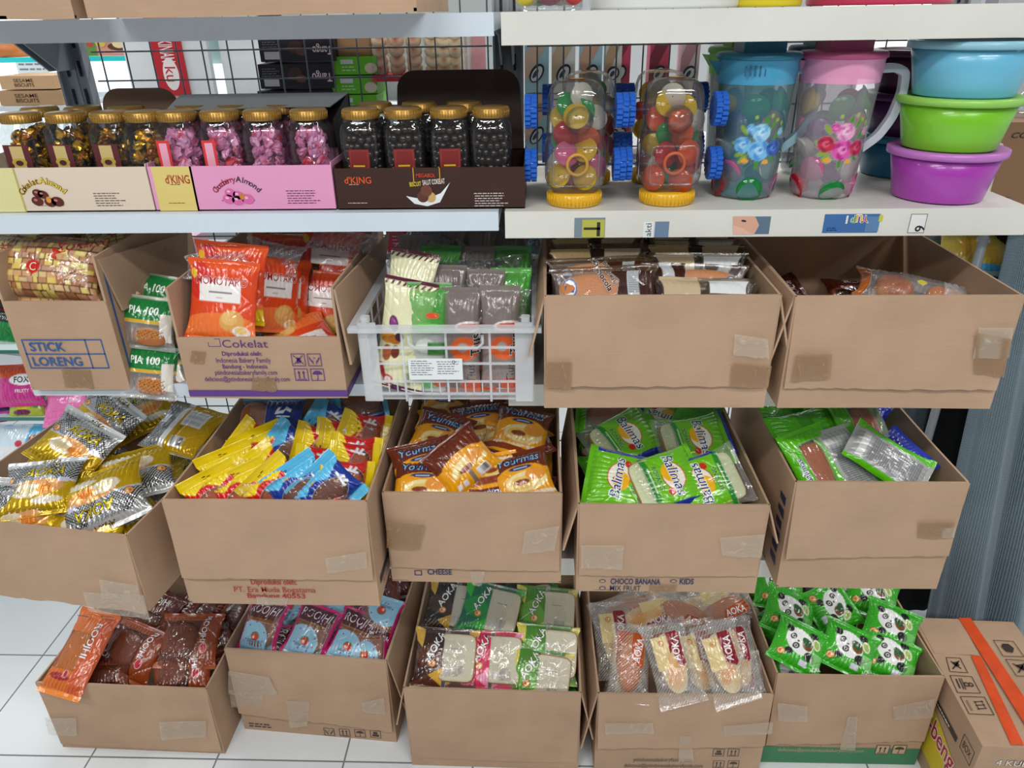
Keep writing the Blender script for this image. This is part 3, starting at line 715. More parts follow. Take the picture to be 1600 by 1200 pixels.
def a_pink(v=0):
    a = Art(CL).rect(-80, 18, 80, 60, '#54201c').ell(-16, -30, 48, 40, '#9ccfe8').rect(-80, 10, 80, 18, '#8a5420').rect(-80, 10, 80, 11, '#8a5420').rect(36, -80, 46, 80, CL).rect(46, -80, 80, 80, '#c41c6c').rect(-80, -80, -46, 80, '#c41c6c').rect(-80, 56, 80, 80, '#d8247c')
    a.ell(-4, -24, 12, 10, '#3c7a2c').ell(-4, -26, 11, 9, '#d43c28').ell(-8, -27, 3.5, 3.5, '#f4c8a0')
    for x, y in ((-28, -2), (-10, 8), (14, 4), (20, -12), (-30, -34), (-14, -44), (10, -44), (22, -32)): a.ell(x, y, 2.2, 2.2, '#a83c94')
    a.tx('ROOJHI', -1, 36, 20, '#efe6ec', ol='#641848', bold=.0, shear=.2, w=84).lines(-26, -40, 14, -32, 3, '#28486c', 0, .5)
    return a
def a_slice(c='brown'):
    P_ = dict(brown=('#3c1c12', '#5c3424', '#e0b040'), green=('#14704c', '#1f9440', '#2cb82c'), lime=('#4c8a28', '#6aa83c', '#e4d45c'), pink=('#cf2450', '#dc3c64', '#f098b8'), dark=('#241810', '#46301c', '#d8a838'))[c]
    a = Art(CL).rect(-90, -90, -4, 90, P_[0]).poly([(-80, 10), (-30, 34), (-4, 0), (-4, -30), (-60, -20)], P_[1]).poly([(-80, -60), (-4, -22), (-4, -80), (-80, -80)], P_[2]).poly([(-80, 40), (-60, 20), (-52, 60), (-80, 70)], P_[2]).poly([(-80, -60), (-40, -38), (-4, -60), (-4, -70), (-80, -74)], P_[1])
    a.rect(-90, -90, -4, -64, P_[2]).logo(-30, -14, 10).tx('AOKA', -26, 26, 17, '#f2f2ee', ol='#101010', ang=62, bold=.03)
    a.lines(22, -44, 50, -16, 3.2, '#5a5242', 90, .45).rect(14, 20, 42, 21.6, '#4a4438')
    a.rect(4, -40, 18, -24, '#dcd8ee60')
    return a
def a_roll(v=0):
    c = '#8c1628' if v != 1 else '#b8501c'
    a = Art('#ffffff0c').lines(-60, -110, 60, 110, 5.2, '#f4f0ea60', 45, .25)
    if v != 1: a.rect(-38, -10, 0, 60, '#e6cf94').logo(-16, 46, 7)
    a.poly([(0, 4), (24, -10), (32, -4), (32, 60), (26, 67), (0, 67)], c).tx('AOKA', 16, 30, 17, '#f4ecec', ang=80, ol=None, bold=.02, w=54)
    a.lines(-60, -112, 60, -96, 3, '#ffffff80', 0, .5)
    return a
def a_panda(v=0):
    g = '#3cb820'
    a = Art(g).net(-80, -60, 80, 60, 6, '#2fa418', 30, .22).rect(-90, -90, 90, -44, '#34ac1c')
    a.ell(-6, 8, 36, 27, '#f0f2f0', -20).ell(-36, 28, 9, 8, '#141414').ell(22, 34, 11, 8, '#141414').ell(26, -16, 13, 11, '#161616').ell(-24, -22, 9, 8, '#161616')
    a.ell(-24, 14, 8, 6.5, '#141414', 40).ell(-24, 14, 4, 3.5, '#f0f0f0').ell(-23, 14, 2.4, 2.4, '#101010').ell(-12, -4, 9, 7, '#141414', 30).ell(-12, -4, 4.4, 4, '#f0f0f0').ell(-12, -4, 2.6, 2.6, '#101010').ell(-10, 8, 3, 2, '#101010')
    a.ell(14, 8, 14, 12, '#7c4a20', -30).ell(10, 13, 13, 8, '#2c5c30', -30).ell(34, 18, 13, 9, '#f4e8d4', -50).ell(34, 18, 10, 6, '#9cc45c', -50)
    a.logo(-40, -30, 10).rect(8, -40, 26, -28, '#dedcf0').lines(30, -30, 60, 0, 3, '#b8ecac', 0, .35).tx('AOKA', 50, -32, 8, '#f0fff0', bold=.03, ang=30)
    return a
def a_momo(v=0):
    c = '#e0481c'
    a = Art(c).ell(0, -44, 70, 24, '#f07838').rect(-90, 52, 90, 90, '#e85820').ell(-40, 30, 22, 30, '#d42c20').rect(-40, -2, 36, 34, '#f2f0ee').tx('MOMOTARO', 0, 32, 13, '#a8141c', ol='#f4eeee', bold=.015, ow=.03, w=92)
    a.rect(-22, 12.6, 20, 14.6, '#4a4444').rect(-8, 4, 4, 5.2, '#a06050').ell(22, -32, 22, 18, '#dca45c').ell(18, -28, 14, 11, '#e8b870').ell(38, -48, 15, 9, '#f0ecea').ell(38, -46, 11, 6, '#e8c87c').ell(-52, 42, 6, 8, '#e8b81c')
    if v: a.rect(-90, -90, 90, -40, '#e8c81c').ell(0, -60, 40, 16, '#d8481c')
    return a
def a_momob():
    return Art('#3c2818').rect(-60, 10, 60, 50, '#54382a').rect(-50, -50, -6, -4, '#e8e8e8').ell(10, -20, 26, 22, '#a8683c').ell(6, -16, 14, 10, '#c0804c').lines(-60, 4, 60, 16, 6, '#241810', 0, .5)
def a_pia():
    return Art('#f0f0ee30').rect(-80, 6, 80, 42, '#14803c').rect(-80, 0, 80, 6, '#d8b038').rect(-80, 42, 80, 60, '#d8e0dc60').ell(-44, 38, 10, 8, '#28489c').ell(10, -22, 24, 14, '#c88440').rect(28, -30, 46, 18, '#e8e4dc').net(-14, -34, 34, -10, 5, '#8c4c18', 30, .2).tx('PIA 100', -4, 22, 13, '#e9f4ec', bold=.03, w=56)
def a_cream():
    a = Art('#e9e8c0').rect(-80, 86, 80, 95, '#5c1c30').lines(-80, 80, 80, 95, 9, '#5c1c30', 60, .4).ell(-18, 18, 9, 14, '#6c2468', 20).ell(-18, 18, 6, 11, '#8c3c88', 20).ell(-26, -6, 16, 10, '#d8901c').ell(-12, -8, 12, 8, '#c87818').ell(-4, -2, 8, 8, '#50243c')
    a.ell(-24, -32, 9, 14, '#b8602c').ell(-8, -28, 8, 11, '#7c3428').poly([(-40, -50), (-30, -50), (-16, -76), (-26, -76)], '#a81c28').ell(-16, -78, 9, 9, '#c8244c').ell(-16, -78, 6, 6, '#f0e0e0').rect(-10, -96, 60, -84, '#54184c')
    return a.lines(14, 6, 32, 20, 3, '#6c6c50', 0, .4).lines(14, -80, 24, -60, 3, '#404030', 0, .5)
def a_tins(v=0):
    if v == 0: a = Art('#8c807cc0').rect(-80, -90, 80, 20, '#a49894a0').ell(8, -10, 26, 20, '#e4642c').ell(4, -8, 9, 8, '#a8a4a0').ell(14, 26, 24, 9, '#f0ece4').ell(14, 26, 20, 6, '#c83c2c').tx('Tius', 26, -4, 15, '#1c1c24', ang=90, ol='#e4e4e4', bold=.03).tx('Tius', 18, -52, 14, '#484850', ang=90).ell(18, -74, 18, 13, '#e4582c')
    if v == 1: a = Art('#d8dcdcb0').rect(-80, 10, 80, 90, '#58bc4c90').ell(0, 20, 26, 8, '#58c83c').ell(-4, -10, 18, 12, '#e8f0e8').ell(8, 40, 12, 5, '#e0542c').ell(-4, -70, 14, 16, '#78d880').ell(18, -70, 12, 14, '#e46c3c').rect(0, -26, 60, -4, '#34a82c90')
    if v == 2: a = Art('#38302cd0').rect(-80, -20, 80, 20, '#c8d0d480').lines(-60, -60, 60, 60, 12, '#b8bcc090', 20, .35)
    return a
def a_choc(v=0):
    a = Art('#ffffff14').poly([(10, -60), (24, 10), (8, 24), (30, 50), (120, 60), (120, -60)], '#3c1c14').ell(-62, 0, 13, 17, '#1c4c98').ell(-62, 0, 10.5, 14, '#e8f0f8').tx('Ca', -62, 0, 11, '#2458a8', bold=.02, ang=-15).rect(38, -40, 58, 40, '#c8ccd0').lines(39, -12, 57, 36, 3, '#707478', 0, .4).rect(-90, 26, 90, 60, '#5c442c80')
    return a.tx('Chocola', -2, 14, 10, '#3a1c12', ol='#f4ece0', ang=-62, bold=.04).tx('Bread', 12, 16, 8, '#3a1c12', ol='#f4ece0', ang=-62, bold=.04)
def a_chocb(v=0):
    return Art('#4c403080').rect(-90, -90, -10, 90, '#3a2c2490').rect(-70, 4, -8, 40, '#c8b494').rect(8, 8, 70, 32, '#e4e8ea').rect(30, -2, 44, 0, '#202020') if v else Art('#4a3024e0').rect(-80, 8, -14, 40, '#e4c890').rect(8, -40, 70, 40, '#d8c4a8').rect(-14, 10, 10, 40, '#2c1810')
def bag(kind, label, seed=0, group=None):
    K = dict(
     gold=(a_gold, 150, 122, 34, dict(mat=film('metallised_film', .25, .45), seal=9, name='bread_packet')),
     goldback=(a_goldback, 145, 122, 32, dict(mat=film('metallised_film', .25, .45), seal=9, name='bread_packet')),
     bun=(a_bun, 104, 100, 34, dict(seal=17, name='bun_packet', inner=bread(72, 56, 26, '#a8480f', '#d88838', 'bun'))),
     bunblue=(lambda: a_bun('#5cc0ea', '#1c3c9c'), 104, 100, 34, dict(seal=17, name='bun_packet', inner=bread(72, 56, 26, '#6a3014', '#a86434', 'bun'))),
     bunbig=(a_bunwin, 130, 104, 36, dict(seal=10, name='bun_packet', inner=bread(56, 70, 28, '#8a4418', '#c07838', 'bun', off=(-34, 0, 0)))),
     your=(a_your, 116, 104, 36, dict(seal=7, name='sandwich_bread_packet')),
     yourb=(lambda: a_your(1), 116, 104, 36, dict(seal=7, name='sandwich_bread_packet')),
     yourc=(lambda: a_your(2), 116, 104, 36, dict(seal=7, name='sandwich_bread_packet')),
     bali=(a_bali, 120, 142, 36, dict(seal=8, name='toast_bread_packet', inner=slicebread(92, 96, 24, off=(-2, -10, -3), crumb='#cdd6ac', crust='#b07a3c'))),
     balib=(lambda: a_balib(0), 92, 150, 30, dict(seal=8, name='toast_bread_packet')),
     balic=(lambda: a_balib(1), 104, 150, 38, dict(seal=8, name='bun_packet', inner=bread(60, 92, 28, '#a8501c', '#c06a2c', 'bun', off=(2, 0, 0)))),
     balid=(lambda: a_balib(2), 110, 130, 34, dict(seal=8, name='bun_packet')),
     balie=(lambda: a_balib(3), 100, 140, 34, dict(seal=8, name='toast_bread_packet')),
     rooja=(lambda: a_rooj(0), 116, 196, 34, dict(seal=12, name='bread_packet', inner=bread(64, 128, 26, '#b8621c', '#e0a040', 'bread_roll', off=(-14, 4, 0)))),
     roojb=(lambda: a_rooj(1), 150, 130, 36, dict(seal=9, name='bread_packet', inner=bread(84, 84, 28, '#7c3618', '#a85c30', 'bread_roll', off=(-26, 0, 0)))),
     roojc=(lambda: a_rooj(2), 140, 120, 34, dict(seal=9, name='bread_packet', inner=bread(84, 40, 24, '#6c3018', '#9c5830', 'bread_roll', off=(-10, -16, 0)))),
     pink=(a_pink, 108, 124, 34, dict(seal=8, name='bread_packet', inner=bread(82, 96, 26, '#8c441c', '#a45c2c', 'bread_roll'))),
     roll=(a_roll, 106, 178, 36, dict(seal=12, name='bread_roll_packet', inner=bread(58, 128, 34, '#dc9c50', '#f4e8be', 'bread_roll', pw=2.3, thr=.3))),
     rollb=(lambda: a_roll(1), 98, 170, 34, dict(seal=12, name='bread_roll_packet', inner=bread(54, 122, 32, '#b8641c', '#e09c44', 'bread_roll', pw=2.3))),
     panda=(a_panda, 128, 112, 36, dict(seal=8, name='panda_bread_packet')),
     momo=(a_momo, 118, 128, 22, dict(seal=6, name='cracker_packet')),
     momoy=(lambda: a_momo(1), 118, 128, 22, dict(seal=6, name='cracker_packet')),
     momob=(a_momob, 112, 124, 22, dict(seal=6, name='cracker_packet')),
     pia=(a_pia, 96, 92, 36, dict(seal=7, name='pastry_packet', inner=bread(62, 34, 24, '#a86430', '#d8b48c', 'pastry', off=(6, -22, 0)))),
     cream=(a_cream, 92, 190, 30, dict(seal=7, name='chips_packet')),
     tins=(a_tins, 66, 178, 34, dict(seal=9, name='wafer_packet')),
     tinsg=(lambda: a_tins(1), 70, 178, 34, dict(seal=9, name='wafer_packet')),
     tinsb=(lambda: a_tins(2), 70, 110, 30, dict(seal=9, name='wafer_packet')),
     choc=(a_choc, 176, 74, 28, dict(seal=6, name='chocolate_bread_packet', inner=bread(118, 52, 22, '#c87c34', '#e8c47c', 'bread_roll', off=(-14, 0, 0)))),
     chocb=(lambda: a_chocb(0), 165, 74, 20, dict(seal=6, name='chocolate_bread_packet')),
     chocc=(lambda: a_chocb(1), 165, 74, 20, dict(seal=6, name='chocolate_bread_packet')),
    )
    for c in ('brown', 'green', 'lime', 'pink', 'dark'):
        K['sl_'+c] = ((lambda c=c: a_slice(c)), 152, 132, 30, dict(seal=7, name='sliced_bread_packet', inner=slicebread(84, 104, 25, off=(28, 2, -1), crumb='#cfc9b0')))
    fn, w, h, t, kw = K[kind]; kw = dict(kw)
    nm = kw.pop('name')
    r = random.Random(seed)
    if kind in ('tins', 'tinsg', 'tinsb', 'momob', 'chocb', 'chocc'): kw.setdefault('res', 2.0)
    k = r.uniform(.97, 1.03)
    if kind == 'bali' and False: pass
    return packet(label, fn(), w*k, h*k, t*r.uniform(.9, 1.1), cat=kw.pop('cat', 'bread packet' if 'bread' in nm or 'bun' in nm else 'snack packet'), name=nm, group=group, seed=seed, bend=r.uniform(-6, 8), twist=r.uniform(-5, 5), **kw)
_sd = [1]
def pk(key, kind, px, py, dz, ang, label, n=(0, -.55, .83), group=None, over=False):
    _sd[0] += 1
    o = bag(kind, label, _sd[0], group)
    nn = (n[0], n[1], n[2])
    return settle(put(o, boxpt(px, py, dz/1000, key), nn, ang), key, over)
def under(key, kinds, nx, ny, dz, label, group, flat=.0):
    """lower layer that shows only in the gaps"""
    c = CART[key]; r = random.Random(len(key)*31+nx*7+int(c['w']*1000)); R_ = Matrix.Rotation(c['ang'], 3, 'Z')
    for j in range(ny):
        for i in range(nx):
            _sd[0] += 1; o = bag(kinds[(i+j) % len(kinds)], label, _sd[0], group)
            mx = .065; mg = .06
            p = R_ @ Vector((-c['w']/2+mx+(c['w']-2*mx)*(i/(max(1, nx-1))), mg+(c['d']-2*mg)*(j/max(1, ny-1)), c['h']+dz/1000+r.uniform(-.008, .008)))
            put(o, Vector(c['e'].location)+p, (r.uniform(-.12, .12), -.2+r.uniform(-.15, .1), 1), r.uniform(0, 360)); settle(o, key)
# ---- gold packets
T = 'c1'
pk(T, 'gold', 168, 796, 8, 168, 'silver and gold packet with upside-down lettering at the front right of the gold packet box')
pk(T, 'gold', 218, 742, 2, 176, 'silver netted packet lying flat by the right side of the gold packet box', n=(.05, -.35, .9))
pk(T, 'gold', 62, 762, 20, 18, 'gold striped packet showing orange mango print at the left edge of the photo', n=(-.05, -.45, .9))
pk(T, 'gold', 118, 697, 45, 42, 'gold packet tilted on top of the others, silver side to the right', n=(.05, -.55, .8))
pk(T, 'gold', 162, 658, 30, 40, 'gold packet high up at the back of its box, lower end facing out', n=(-.1, -.7, .7))
pk(T, 'goldback', 287, 672, 40, 40, 'packet lying back side up with a white table label and barcode', n=(-.1, -.35, .93))
pk(T, 'gold', 25, 812, -12, 10, 'gold packet with a crimped edge squeezed along the front left of its box', n=(0, -.8, .6))
pk(T, 'gold', 130, 822, -25, 20, 'gold packet peeking out under the silver lettered packet at the box front', n=(0, -.6, .8))
pk(T, 'gold', 92, 722, 5, 100, 'silver end of a packet tucked beneath the tilted gold packet', n=(0, -.4, .9))
pk(T, 'gold', 222, 645, 12, -20, 'dark gold packet deep at the back beside the upturned label packet')
under(T, ['gold'], 2, 3, -55, 'gold packet lying under the top layer of the gold packet box', 'lower gold packets')
# ---- buns in yellow and blue film
T = 'c2'; N2 = (.15, -.9, .42); N3 = (.55, -.72, .42)
B = 'yellow bun packet '
pk(T, 'bunbig', 425, 655, 15, 8, 'large dark blue bun packet with pale blue ends on top at the back', n=(0, -.6, .8))
pk(T, 'bunblue', 512, 670, -13, -60, 'shiny pale blue bun packet at the back, right of the large dark blue one', n=N2)
pk(T, 'bunbig', 565, 650, -8, 80, 'clear bun packet with a brown bun at the back right of the bun box', n=N2)
pk(T, 'bunbig', 604, 655, -8, 80, 'clear bun packet in the far right corner of the bun box', n=N2)
pk(T, 'bun', 378, 706, -30, -55, B+'in the left rear, its fin bent upward', n=N2)
pk(T, 'bun', 412, 708, -28, -25, B+'with a short fin just below the large dark blue packet', n=N2)
pk(T, 'bunblue', 448, 708, -23, -55, 'blue bun packet standing between the yellow ones near the middle of the box', n=N2)
pk(T, 'bun', 495, 706, -23, -78, 'bun packet with a bronze coloured fin in the middle rear', n=N3)
pk(T, 'bun', 532, 698, -20, -84, B+'standing upright in the rear, third from the right', n=N3)
pk(T, 'bun', 575, 690, -18, -70, B+'standing upright in the rear, second from the right', n=N3)
pk(T, 'bun', 608, 686, -16, -84, B+'squeezed in the rear right corner', n=N3)
pk(T, 'bun', 362, 740, -20, -24, B+'with a long fin slanting over the left wall side', n=N2)
pk(T, 'bun', 408, 746, -16, -42, B+'with its fin pointing up right, second from the left in the middle', n=N2)
pk(T, 'bun', 500, 740, -10, -86, B+'standing tall at the centre with red sides', n=N3)
pk(T, 'bun', 552, 734, -12, -86, B+'standing tall, right of the centre one', n=N3)
pk(T, 'bun', 597, 726, -14, -82, B+'standing tall against the right wall', n=N3)
pk(T, 'bun', 322, 776, -22, -30, B+'in the front left corner', n=N2)
pk(T, 'bun', 378, 782, -18, -28, B+'at the front, second from the left', n=N2)
pk(T, 'bun', 430, 770, -10, -45, B+'at the front with a long fin over a red side', n=N2)
pk(T, 'bunblue', 458, 786, -4, -36, 'pale blue finned bun packet at the front, the left of two', n=N2)
pk(T, 'bunblue', 520, 792, -6, -46, 'pale blue finned bun packet at the front, the right of two', n=N2)
pk(T, 'bun', 568, 780, -12, -86, B+'at the front right, fin vertical', n=N3)
under(T, ['bun'], 3, 3, -72, 'bun packet lying below the upright yellow ones', 'lower bun packets')
# ---- brown and orange sandwich bread
T = 'c3'; B = 'orange and brown sandwich bread packet '
pk(T, 'your', 838, 756, -4, -16, B+'at the front right with blue lettering', n=(0, -.6, .8))
pk(T, 'yourc', 764, 762, -14, 170, B+'at the middle front, crumpled', n=(0, -.6, .8))
pk(T, 'your', 660, 764, -14, 4, B+'at the front left, only its orange end showing', n=(0, -.6, .8))
pk(T, 'your', 662, 730, -2, -14, B+'with big pale blue lettering by the left wall', n=(.05, -.5, .85))
pk(T, 'yourb', 722, 722, 22, -40, 'packet showing its orange back with barcode, on top of the middle', n=(.15, -.75, .65))
pk(T, 'your', 684, 682, 2, 24, B+'leaning right in the left rear', n=(-.1, -.55, .8))
pk(T, 'your', 815, 672, 14, 14, B+'raised high at the right rear', n=(.05, -.6, .8))
pk(T, 'your', 752, 664, -2, -10, B+'in the middle rear with shiny top', n=(0, -.5, .85))
pk(T, 'your', 695, 640, 2, 10, B+'far back left', n=(0, -.5, .85))
pk(T, 'yourc', 760, 632, 2, 170, B+'far back middle, brown side up', n=(0, -.5, .85))
pk(T, 'yourc', 792, 704, -16, 200, 'brown topped sandwich bread packet behind the front right one', n=(0, -.4, .9))
pk(T, 'yourc', 856, 690, -18, 160, 'brown sandwich bread packet against the right wall of its box', n=(-.2, -.4, .9))
under(T, ['your', 'yourc'], 3, 3, -60, 'sandwich bread packet lying under the others in its box', 'lower sandwich bread packets')
# ---- lime green toast bread
T = 'c4'; B = 'lime green toast bread packet '
pk(T, 'bali', 948, 752, -6, -78, B+'in the front left corner, slice showing at its right', n=(.05, -.55, .83))
pk(T, 'bali', 1040, 756, 2, 72, B+'in the middle front, blue lettering slanting down', n=(.0, -.55, .83))
pk(T, 'bali', 1140, 756, -4, -108, B+'at the front right, slice poking over the rim', n=(0, -.6, .8))
pk(T, 'bali', 1082, 692, -2, 80, B+'in the right rear, slice showing at its left', n=(0, -.5, .85))
pk(T, 'bali', 946, 688, -6, 62, 'green packet with a pale slice at its left, in the left rear', n=(0, -.5, .85))
pk(T, 'bali', 1020, 690, -26, 90, 'shaded green packet between the two rear ones', n=(0, -.45, .87))
pk(T, 'balid', 1150, 694, -20, 75, 'dark blue packet against the right wall', n=(-.2, -.4, .85))
pk(T, 'balie', 1130, 646, -2, 20, 'green packet far back at the right of the toast bread box', n=(0, -.5, .85))
pk(T, 'bali', 1040, 648, -12, 200, 'clear and green packet far back in the middle of the toast bread box', n=(0, -.5, .85))
pk(T, 'balic', 950, 648, -12, 95, 'clear packet far back at the left of the toast bread box', n=(0, -.5, .85))
under(T, ['bali', 'balie'], 2, 3, -60, 'toast bread packet lying under the others in its box', 'lower toast bread packets')
# ---- green and blue packets, right box
T = 'c5'
pk(T, 'balie', 1238, 735, -45, 70, 'dark green packet deep along the left wall of the right box', n=(.3, -.5, .8))
pk(T, 'balic', 1275, 730, -22, -28, 'green edged clear packet with a round brown bun in the front left', n=(.2, -.65, .75))
pk(T, 'balib', 1338, 742, -20, -30, 'narrow green packet with grey printed back at the front', n=(.15, -.55, .8))
pk(T, 'balib', 1388, 722, 0, -58, 'long green packet with grey printed back slanting across the middle', n=(.1, -.6, .8))
pk(T, 'balid', 1428, 722, -25, 60, 'dark blue packet crumpled at the right of the green ones', n=(-.1, -.4, .9))
pk(T, 'balie', 1250, 678, 8, 76, 'green packet with folded end and orange tip in the left rear', n=(.2, -.5, .8))
pk(T, 'balic', 1348, 672, 8, -24, 'green packet with long brown bun in the rear', n=(.1, -.65, .75))
pk(T, 'balie', 1296, 655, 0, -22, 'dark green packet far back beside the long bun', n=(.15, -.6, .8))
pk(T, 'balie', 1222, 650, -10, 30, 'green packet far back along the left wall')
pk(T, 'balid', 1400, 668, -45, 20, 'shaded blue packet in the far right of the box')
under(T, ['balie', 'balid'], 3, 3, -85, 'dark green or blue packet at the bottom of the right box', 'lower green and blue packets')
# ---- orange brown bread, leftmost floor box
T = 'd1'
pk(T, 'rooja', 118, 1020, 34, 28, 'long orange bread packet hanging over the left rim', n=(-.1, -.5, .85), over=True)
pk(T, 'roojb', 208, 1018, 8, 28, 'brown clear bread packet with a red oval badge beside the long orange one', n=(-.1, -.6, .8))
pk(T, 'roojb', 298, 1002, 26, 12, 'brown clear bread packet raised at the right of the orange brown box', n=(.05, -.55, .83))
pk(T, 'roojb', 282, 1050, -10, 6, 'brown clear bread packet at the front right rim, partly under another', n=(0, -.6, .8))
pk(T, 'roojc', 160, 1052, -22, 10, 'dark brown packet low behind the front rim of the orange brown box')
pk(T, 'roojc', 318, 948, 6, -60, 'dark brown lettered packet at the back right of the orange brown box')
pk(T, 'roojc', 240, 960, 4, 30, 'dark brown lettered packet at the back, under the gold packet box')
under(T, ['roojc'], 2, 3, -62, 'brown packet lying low in the leftmost floor box', 'lower brown packets')
# ---- pink and pale blue bread
T = 'd2'; B = 'pink and pale blue bread packet '
pk(T, 'pink', 410, 980, 14, 18, B+'leaning right at the left wall', n=(-.2, -.6, .75))
pk(T, 'pink', 484, 995, 2, 24, B+'in the middle with big white lettering', n=(0, -.6, .8))
pk(T, 'pink', 548, 1012, -8, 24, B+'at the front right of the middle one', n=(0, -.6, .8))
pk(T, 'pink', 592, 970, 12, 200, B+'turned over by the right wall', n=(.1, -.6, .8))
pk(T, 'pink', 545, 962, -4, 70, B+'behind, lying sideways')
pk(T, 'pink', 585, 1028, -20, 4, B+'low at the front right corner')
pk(T, 'roojc', 600, 925, 6, -4, 'dark maroon lettered packet at the back right of the pink and blue box')
pk(T, 'pink', 470, 940, -6, 50, B+'far back under the red printed box')
pk(T, 'pink', 395, 1020, -34, 100, B+'deep in the front left corner')
under(T, ['pink', 'roojc'], 2, 3, -66, 'bread packet lying low in the pink and blue box', 'lower pink and blue packets')
# ---- sliced bread
T = 'd3'; B = ' sliced bread packet '
pk(T, 'sl_dark', 678, 950, 14, 12, 'black and gold'+B+'in the rear left', n=(0, -.55, .83))
pk(T, 'sl_green', 766, 955, 30, 14, 'emerald green'+B+'in the middle rear, the brightest one', n=(0, -.55, .83))
pk(T, 'sl_lime', 856, 960, 20, 4, 'lime and yellow'+B+'in the rear right', n=(0, -.55, .83))
pk(T, 'sl_brown', 680, 1028, 12, 6, 'dark brown and gold'+B+'at the front left', n=(0, -.62, .78))
pk(T, 'sl_pink', 768, 1032, 0, 4, 'pink'+B+'at the middle front', n=(0, -.6, .8))
pk(T, 'sl_lime', 856, 1022, 6, 4, 'lime and yellow'+B+'at the front right', n=(0, -.6, .8))
pk(T, 'sl_lime', 842, 1062, -22, 8, 'lime green'+B+'squashed low at the front right rim', n=(0, -.7, .7))
under(T, ['sl_brown', 'sl_green'], 2, 3, -60, 'sliced bread packet lying under the top six', 'lower sliced bread packets')
# ---- long rolls
T = 'd4'; B = 'long bread roll packet '
pk(T, 'rollb', 984, 1036, 28, 4, B+'with an orange brand panel, leftmost of the front row', n=(.05, -.7, .7), over=True)
pk(T, 'roll', 1050, 1036, 44, -16, B+'with cream patch and maroon panel, second of the front row', n=(0, -.7, .7), over=True)
pk(T, 'roll', 1132, 1036, 46, -19, B+'with cream patch and maroon panel, third of the front row', n=(0, -.7, .7), over=True)
pk(T, 'roll', 1176, 1028, 30, -12, B+'at the right end of the front row', n=(.05, -.7, .7))
pk(T, 'roll', 1092, 1034, 16, -12, B+'mostly hidden between the second and third of the front row', n=(0, -.7, .7), over=True)
pk(T, 'roll', 955, 1000, -16, -8, B+'lying dark along the left wall', n=(.1, -.5, .8))
pk(T, 'rollb', 950, 955, 14, 70, B+'lying crosswise in the rear left', n=(0, -.4, .9))
pk(T, 'roll', 1010, 965, 12, 75, B+'lying crosswise in the rear, left of the middle')
pk(T, 'rollb', 1070, 960, 20, 110, B+'lying crosswise in the middle rear, browned top showing')
pk(T, 'roll', 1130, 950, 16, 85, B+'lying crosswise in the rear right')
pk(T, 'rollb', 1172, 960, 10, 60, B+'in the far right corner of the rear')
pk(T, 'roll', 1185, 1060, -18, 90, B+'low at the right end of the rim')
under(T, ['roll', 'rollb'], 3, 2, -62, 'bread roll packet lying under the others', 'lower bread roll packets')
# ---- panda packets
T = 'd5'; B = 'bright green panda packet '
pk(T, 'panda', 1248, 1012, 12, 20, B+'in the front left corner', n=(.05, -.6, .8))
pk(T, 'panda', 1328, 1022, 4, 16, B+'in the middle front', n=(0, -.6, .8))
pk(T, 'panda', 1395, 1036, -18, 14, B+'low at the front right', n=(0, -.5, .85))
pk(T, 'panda', 1392, 980, 12, 14, B+'in the right rear, on top', n=(0, -.55, .83))
pk(T, 'panda', 1228, 958, 14, 12, B+'standing in the left rear', n=(.15, -.6, .75))
pk(T, 'panda', 1298, 950, 16, 60, B+'in the middle rear, turned sideways', n=(0, -.6, .8))
pk(T, 'panda', 1362, 930, 8, 10, B+'at the back, only its lower edge showing', n=(0, -.5, .85))
pk(T, 'panda', 1200, 918, 10, 0, B+'in the far left corner')
under(T, ['panda'], 2, 3, -60, 'green panda packet lying under the top ones', 'lower panda packets')
# ---- crackers
T = 'cok'
def pf(key, kind, px, py, Y, ang, label, n=(0, -.95, .3), group=None, z=None):
    _sd[0] += 1; o = bag(kind, label, _sd[0], group); put(o, PY(px, py, Y), n, ang); return settle(o, key) if key == 'cok' and kind != 'pia' else o
pf(T, 'momo', 347, 472, 1.108, 3, 'orange cracker packet with white name label at the front of the purple printed box', n=(-.03, -.93, .36))
pf(T, 'momoy', 362, 442, 1.145, 2, 'orange and yellow cracker packet right behind the front one')
for i, (x, y, yy, k, l) in enumerate(((425, 462, 1.17, 'momo', 'orange edged cracker packet standing sideways'), (440, 462, 1.20, 'momoy', 'yellow edged cracker packet standing sideways'), (455, 462, 1.23, 'momob', 'brown cracker packet with a round biscuit print standing sideways'), (470, 460, 1.26, 'momoy', 'yellow rimmed cracker packet behind the brown one'), (484, 462, 1.29, 'momob', 'dark brown cracker packet near the right wall'))):
    pf(T, k, x, y, yy, 4, l, n=(.8, -.58, .15))
pf(T, 'momo', 440, 420, 1.34, 2, 'orange cracker packet at the back middle with red name label', n=(0, -.9, .4))
pf(T, 'momo', 528, 412, 1.30, 4, 'orange cracker packet at the back right under clear film', n=(.05, -.93, .36))
pf(T, 'momoy', 520, 478, 1.25, 4, 'orange and yellow cracker packet low by the right wall', n=(.0, -.93, .36))
pf(T, 'tinsb', 460, 392, 1.39, 90, 'silver grey packet lying at the back of the cracker box')
under(T, ['momob', 'momo'], 2, 3, -120, 'cracker packet lying low in the purple printed box', 'lower cracker packets')
